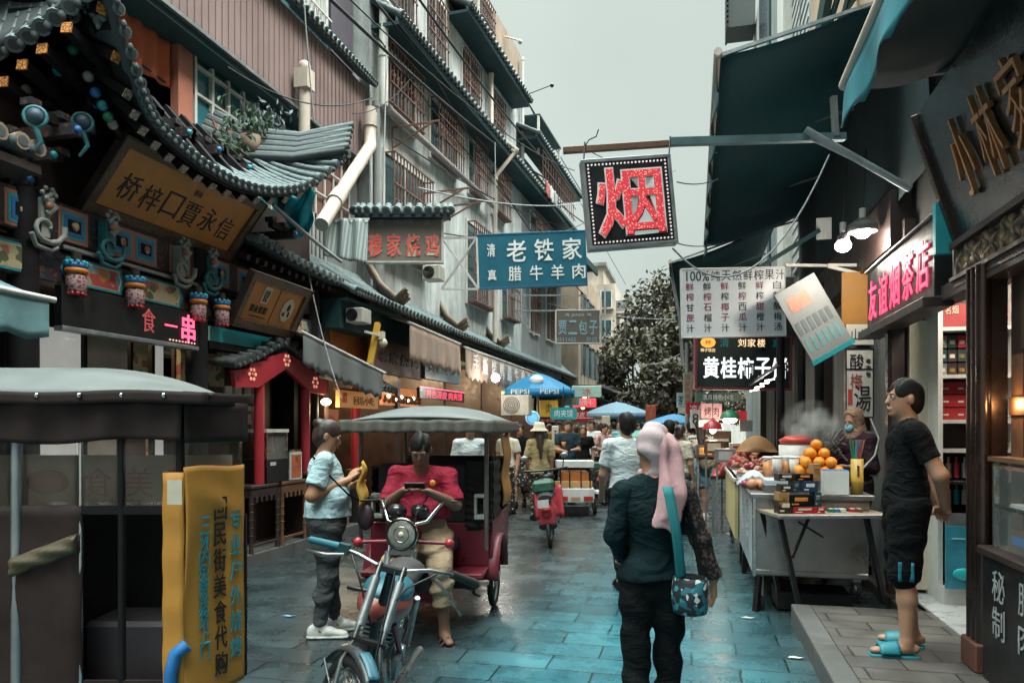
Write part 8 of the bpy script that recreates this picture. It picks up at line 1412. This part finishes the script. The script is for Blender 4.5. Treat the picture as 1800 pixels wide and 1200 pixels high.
# ------------------------------------------------------------------ wires
wire = mat('black_cable', (.012, .013, .014), .6, var=0, bump=0); wire_g = mat('grey_cable', (.3, .31, .31), .6, var=0, bump=0)
for i, (a, b, d0, d1, s, r_, q, lb) in enumerate((
    ((560, -20), (1035, 345), 9.5, 30, .5, .026, wire, 'thick black cable bundle slanting down past the pale apartment block'), ((640, -20), (1040, 400), 11, 34, .4, .024, wire, 'black cable running past the barred windows towards the street end'), ((730, -10), (1055, 365), 12, 32, .5, .024, wire, 'black cable from the upper ledge towards the lit sign'),
    ((600, -15), (1010, 300), 10, 22, .35, .012, wire, 'thin black cable high across the pale block'), ((660, 60), (1035, 470), 11.9, 26, .5, .014, wire, 'slack black cable below the tiled ledge'), ((760, 130), (1030, 520), 13.5, 26, .4, .018, wire, 'black cable dropping behind the blue sign'), ((400, 118), (655, 172), 8.2, 11, .25, .009, wire, 'thin cable looped from the teal windows to the white drain pipe'), ((1188, 300), (1030, 262), 30, 18, .3, .012, wire, 'cable crossing the sky behind the lit sign'),
    ((905, 140), (1075, 420), 20, 40, .1, .018, wire, 'thin cable dropping steeply from the block roof against the sky'), ((912, 150), (1100, 500), 20.5, 44, .1, .015, wire, 'second thin cable dropping from the block roof behind the lit sign'), ((620, 200), (720, 140), 10.5, 13, .15, .008, wire, 'short slack cable across the brown cladding'),
    ((735, 330), (1035, 355), 12.5, 22, .2, .014, wire_g, 'grey cable over the blue sign'), ((780, 410), (1030, 390), 13, 24, .3, .012, wire, 'cable just above the blue sign'), ((690, 240), (1010, 400), 12.4, 27, .3, .014, wire, 'cable along the gutter pipe'), ((1190, 320), (1262, 315), 6.0, 6.6, .03, .005, wire, 'short cable from the lit sign to the green awning'), ((1192, 428), (1250, 430), 5.95, 7.5, .02, .005, wire, 'second short cable below the lit sign'),
    ((1182, 436), (1458, 272), 6.1, 6.0, .55, .008, wire_g, 'pale rope of cable sagging across the big green awning'), ((1130, 640), (1240, 590), 26, 16, .2, .012, wire_g, 'pale cable crossing the trees'), ((900, 515), (1200, 560), 22, 26, .25, .012, wire_g, 'pale cable under the blue sign across the street'), ((540, 470), (600, 700), 9.4, 9.0, .12, .007, wire_g, 'white cable hanging down beside the orange shutter'), ((535, 10), (552, 215), 9.3, 9.6, .05, .009, wire_g, 'grey cable hanging down the brown cladding'), ((680, 60), (672, 400), 11.9, 11.6, .1, .012, wire_g, 'grey cable hanging down beside the white drain pipe'), ((870, 250), (872, 400), 16.6, 16.6, .05, .012, wire_g, 'pale cable down the wall beside the ivory drain pipe'), ((480, 360), (600, 460), 8.3, 9.6, .02, .022, wire_g, 'grey pole slanting between the two gatehouse roofs'))):
    p, q_ = atd(*a, d0), atd(*b, d1); m = MB(); m.tube(q, sag(p, q_, s), r_, 6); tag(m.build('pole' if 'pole' in lb and 'slanting' in lb else 'cable', loc=p), lb, 'pole' if lb.startswith('grey pole') else 'cable')
# blue sheet, netting, pots and odds and ends on the left roofs
p = atd(525, 338, 9.2); m = MB(); m.sheet(mat('cyan_sheet', (.0, .32, .42), .4, var=.35, scale=5, bump=.5, bscale=8), lambda u, v: p + CR * (.2 * (u - .5) * (1.8 - .1 * v) + .02 * math.sin(v * 11)) - V((0, 0, .55 * v + .05 * math.sin(u * 5))) - CF * (.04 * math.sin(u * 9 + v * 5)), 14, 18, .004); tag(m.build('plastic_sheet', loc=p), 'bright cyan plastic sheet hanging between the two tiled roofs', 'sheet')
p = atd(572, 385, 10.4); m = MB(); m.sheet(pattern('ribbed_sheet', 'wave', ((.3, .34, .33), (.16, .2, .2)), 9, .6, (1, 0, .4)), lambda u, v: p + CR * (.6 * u) - V((0, 0, .55 * v + .1 * u * v)) - CF * (.12 * v + .04 * math.sin(u * 18)), 26, 12, .006); m.bar(white_paint, p, p + CR * .62, .02); tag(m.build('ribbed_sheet', loc=p), 'grey ribbed plastic sheet stretched above the tiled eave', 'sheet')
grn = mat('plant_green', (.04, .08, .04), .6, var=.4, scale=9); rnd = random.Random(9)
for i, (px, py, d, lb) in enumerate(((400, 275, 8.4, 'dark green potted plant with pink flowers on the gatehouse roof'), (470, 232, 9.0, 'grey leaved potted plant behind the gatehouse roof'), (440, 240, 8.7, 'small leafy potted plant before the teal windows'))):
    p = atd(px, py, d); T = thing('potted_plant', lb, 'plant', p - V((0, 0, .2))); m = MB(); m.lathe(tile_warm, [(0, -.22), (.1, -.22), (.13, 0), (.11, 0), (0, -.04)], p, n=14); m.build('pot', T); m = MB()
    for k in range(170): c = p + V((rnd.gauss(0, .13), rnd.gauss(0, .13), abs(rnd.gauss(.1, .12)))); A = Matrix.Translation(c) @ Euler((rnd.uniform(-1.5, 1.5), rnd.uniform(-1.5, 1.5), rnd.uniform(0, 6))).to_matrix().to_4x4(); m.add([(-.05, 0, 0), (0, -.02, .008), (.05, 0, 0), (0, .02, .008)], [(0, 1, 2, 3)], pink_p if i == 0 and rnd.random() < .12 else (grn if i != 1 else tile), False, A)
    m.build('leaves', T)
# wall brackets and old frames on the pale block
for i, (px, py, d) in enumerate(((690, 225, 12.9), (745, 340, 13.4), (765, 365, 13.8))):
    p = atd(px, py, d); m = MB(); m.bar(rust, p, p + V((.9, -.1, 0)), .03); m.bar(rust, p - V((0, 0, .35)), p + V((.8, -.1, 0)), .025); m.bar(rust, p, p - V((0, 0, .5)), .03); tag(m.build('wall_bracket', loc=p), ('rusty wall bracket highest on the pale block', 'rusty wall bracket just before the blue sign', 'lower rusty wall bracket above the roast chicken sign')[i], 'bracket')
m = MB(); p = atd(560, 310, 10.2)
for k in range(6): m.bb(white_paint, -5.38, -5.36, 9.5 + k * .12, 9.53 + k * .12, 3.9, 4.7)
tag(m.build('window_bars', loc=(-5.37, 9.8, 4.3)), 'white window bars behind the cyan sheet', 'bars')
rnd = random.Random(21); soft_red = mat('soft_red_glow', (.5, .04, .04), .5, var=.1, emit=(1, .1, .08), es=.45); warm_b = mat('bare_bulb', (.9, .8, .6), .4, var=0, bump=0, emit=(1, .8, .5), es=4)
for i in range(16):
    left = i % 2 == 0; d = 14 + i * .9; px = (1000 + i * 3.5 + rnd.uniform(-14, 14)) if left else (1205 + (i % 5) * 17 + rnd.uniform(-6, 6)); p = atd(px, rnd.uniform(692, 742), d); m = MB()
    if i % 4 < 2: w_ = rnd.uniform(.3, .6); MM = frame(p, CR, (0, 0, 1)); m.box(rnd.choice((soft_red, red_paint, cream, teal_p, soft_red)), (0, 0, 0), (w_, .22, .05), MM); m.text(rnd.choice((white_let, gold)), rnd.choice(('凉皮', '烤肉', '酸奶', '肉夹馍')), MM @ Matrix.Translation((0, 0, .026)), w_ * .7, .14, .005); m.tube(black, [p + V((0, 0, .1)), p + V((0, 0, .5))], .01, 5); tag(m.build('hanging_board', loc=p), 'small lettered board hung over the far stalls on the ' + ('umbrella side' if left else 'juice cart side'), 'board', 'small boards over the far stalls')
    else: m.ball(warm_b, p, .06, 10, 7); m.lathe(black, [(.03, .05), (.02, .12), (0, .13)], p, n=10); m.tube(black, [p + V((0, 0, .1)), p + V((0, 0, .7))], .008, 5); tag(m.build('bare_bulb', loc=p), 'bare glowing bulb hung over the far stalls on the ' + ('umbrella side' if left else 'juice cart side'), 'lamp', 'bare bulbs over the far stalls')
for i, (x, y, e) in enumerate(((-5.6, 10.6, 70), (-5.6, 13.2, 80), (-5.6, 15.7, 80), (-5.6, 18.5, 80), (-5.5, 21.5, 80), (2.6, 9.0, 16), (2.6, 12.5, 26), (2.5, 16, 30), (-5.7, 6.0, 9))):
    p = V((x, y, 2.72)); m = MB(); m.ball(warm_b, p, .05, 10, 7); m.tube(black, [p + V((0, 0, .04)), p + V((0, 0, .24))], .008, 5); tag(m.build('bare_bulb', loc=p), 'bare warm bulb lighting a shop inside the ' + ('tiled' if x < 0 else 'awning') + ' row', 'lamp', 'bare bulbs inside the shops'); ld = bpy.data.lights.new('shop_bulb_light', 'POINT'); ld.energy = e; ld.color = (1, .72, .42); ld.shadow_soft_size = .05; lo = bpy.data.objects.new('shop_bulb_light', ld); lo.location = p - V((0, 0, .1)); SC.collection.objects.link(lo)
sm = bpy.data.materials.new('steam'); sm.use_nodes = True; n = sm.node_tree.nodes; L = sm.node_tree.links; n.remove(n['Principled BSDF']); pv = n.new('ShaderNodeVolumePrincipled'); pv.inputs['Color'].default_value = (.9, .9, .9, 1)
tcs = n.new('ShaderNodeTexCoord'); zs = n.new('ShaderNodeTexNoise'); zs.inputs['Scale'].default_value = 7; zs.inputs['Detail'].default_value = 4; L.new(tcs.outputs['Object'], zs.inputs['Vector']); ln = n.new('ShaderNodeVectorMath'); ln.operation = 'LENGTH'; L.new(tcs.outputs['Object'], ln.inputs[0])
fa = n.new('ShaderNodeMapRange'); L.new(ln.outputs['Value'], fa.inputs[0]); fa.inputs[1].default_value = .05; fa.inputs[2].default_value = .3; fa.inputs[3].default_value = 1; fa.inputs[4].default_value = 0
nz = n.new('ShaderNodeMapRange'); L.new(zs.outputs[0], nz.inputs[0]); nz.inputs[1].default_value = .42; nz.inputs[2].default_value = .75; nz.inputs[3].default_value = 0; nz.inputs[4].default_value = 14; mm = n.new('ShaderNodeMath'); mm.operation = 'MULTIPLY'; L.new(fa.outputs[0], mm.inputs[0]); L.new(nz.outputs[0], mm.inputs[1]); L.new(mm.outputs[0], pv.inputs['Density']); L.new(pv.outputs[0], n['Material Output'].inputs['Volume'])
p = atd(1425, 752, 7.35); m = MB(); m.ball(sm, p, (.32, .28, .3), 16, 10); o = m.build('steam', loc=p, kind='stuff'); tag(o, 'wisp of pale steam rising behind the pile of oranges', 'steam')
# scraps on the ground
for i, (px, py, q, lb) in enumerate(((505, 1082, mat('blue_scrap', (.1, .3, .42), .4), 'scrap of blue plastic on the wet paving beside the motorcycle'), (1280, 938, white_paint, 'white paper scrap on the paving before the juice cart'), (1395, 1155, white_paint, 'small white scrap against the kerb before the man in black'), (1312, 1085, white_paint, 'tiny white scrap near the juice cart leg'))):
    p = atz(px, py, .008); m = MB(); m.sheet(q, lambda u, v: p + V((.09 * (u - .5) + .03 * v, .035 * (v - .5), .004 + .008 * math.sin(u * 7) * math.sin(v * 3))), 8, 4, .002); tag(m.build('litter', loc=p), lb, 'litter')
# signposts and pipes by the far right stalls
m = MB(); m.tube(steel, [gp(1208, 16), gp(1208, 16, 3.4)], .05); tag(m.build('lamp_post', loc=gp(1208, 16)), 'grey post carrying the upright green sign', 'post')
for k, (px, d) in enumerate(((1408, 8.6), (1372, 9.4), (1440, 8.3))): m = MB(); p = gp(px, d); m.cyl(dark, p + V((0, 0, .1)), p + V((0, 0, 3.2)), .05); tag(m.build('awning_post', loc=p), ('dark post past the hanging posters', 'dark post behind the white tub', 'dark post beside the juice seller')[k], 'post')

# repeats that share a kind carry one group
kinds = {}
for o in SC.objects:
    if o.parent is None and o.get('category') and not o.get('group'): kinds.setdefault(o.name.split('.')[0], []).append(o)
for n_, os_ in kinds.items():
    if len(os_) > 1:
        for o in os_: o['group'] = ('people' if n_ == 'person' else n_.replace('_', ' ') + 's') + ' along the street'
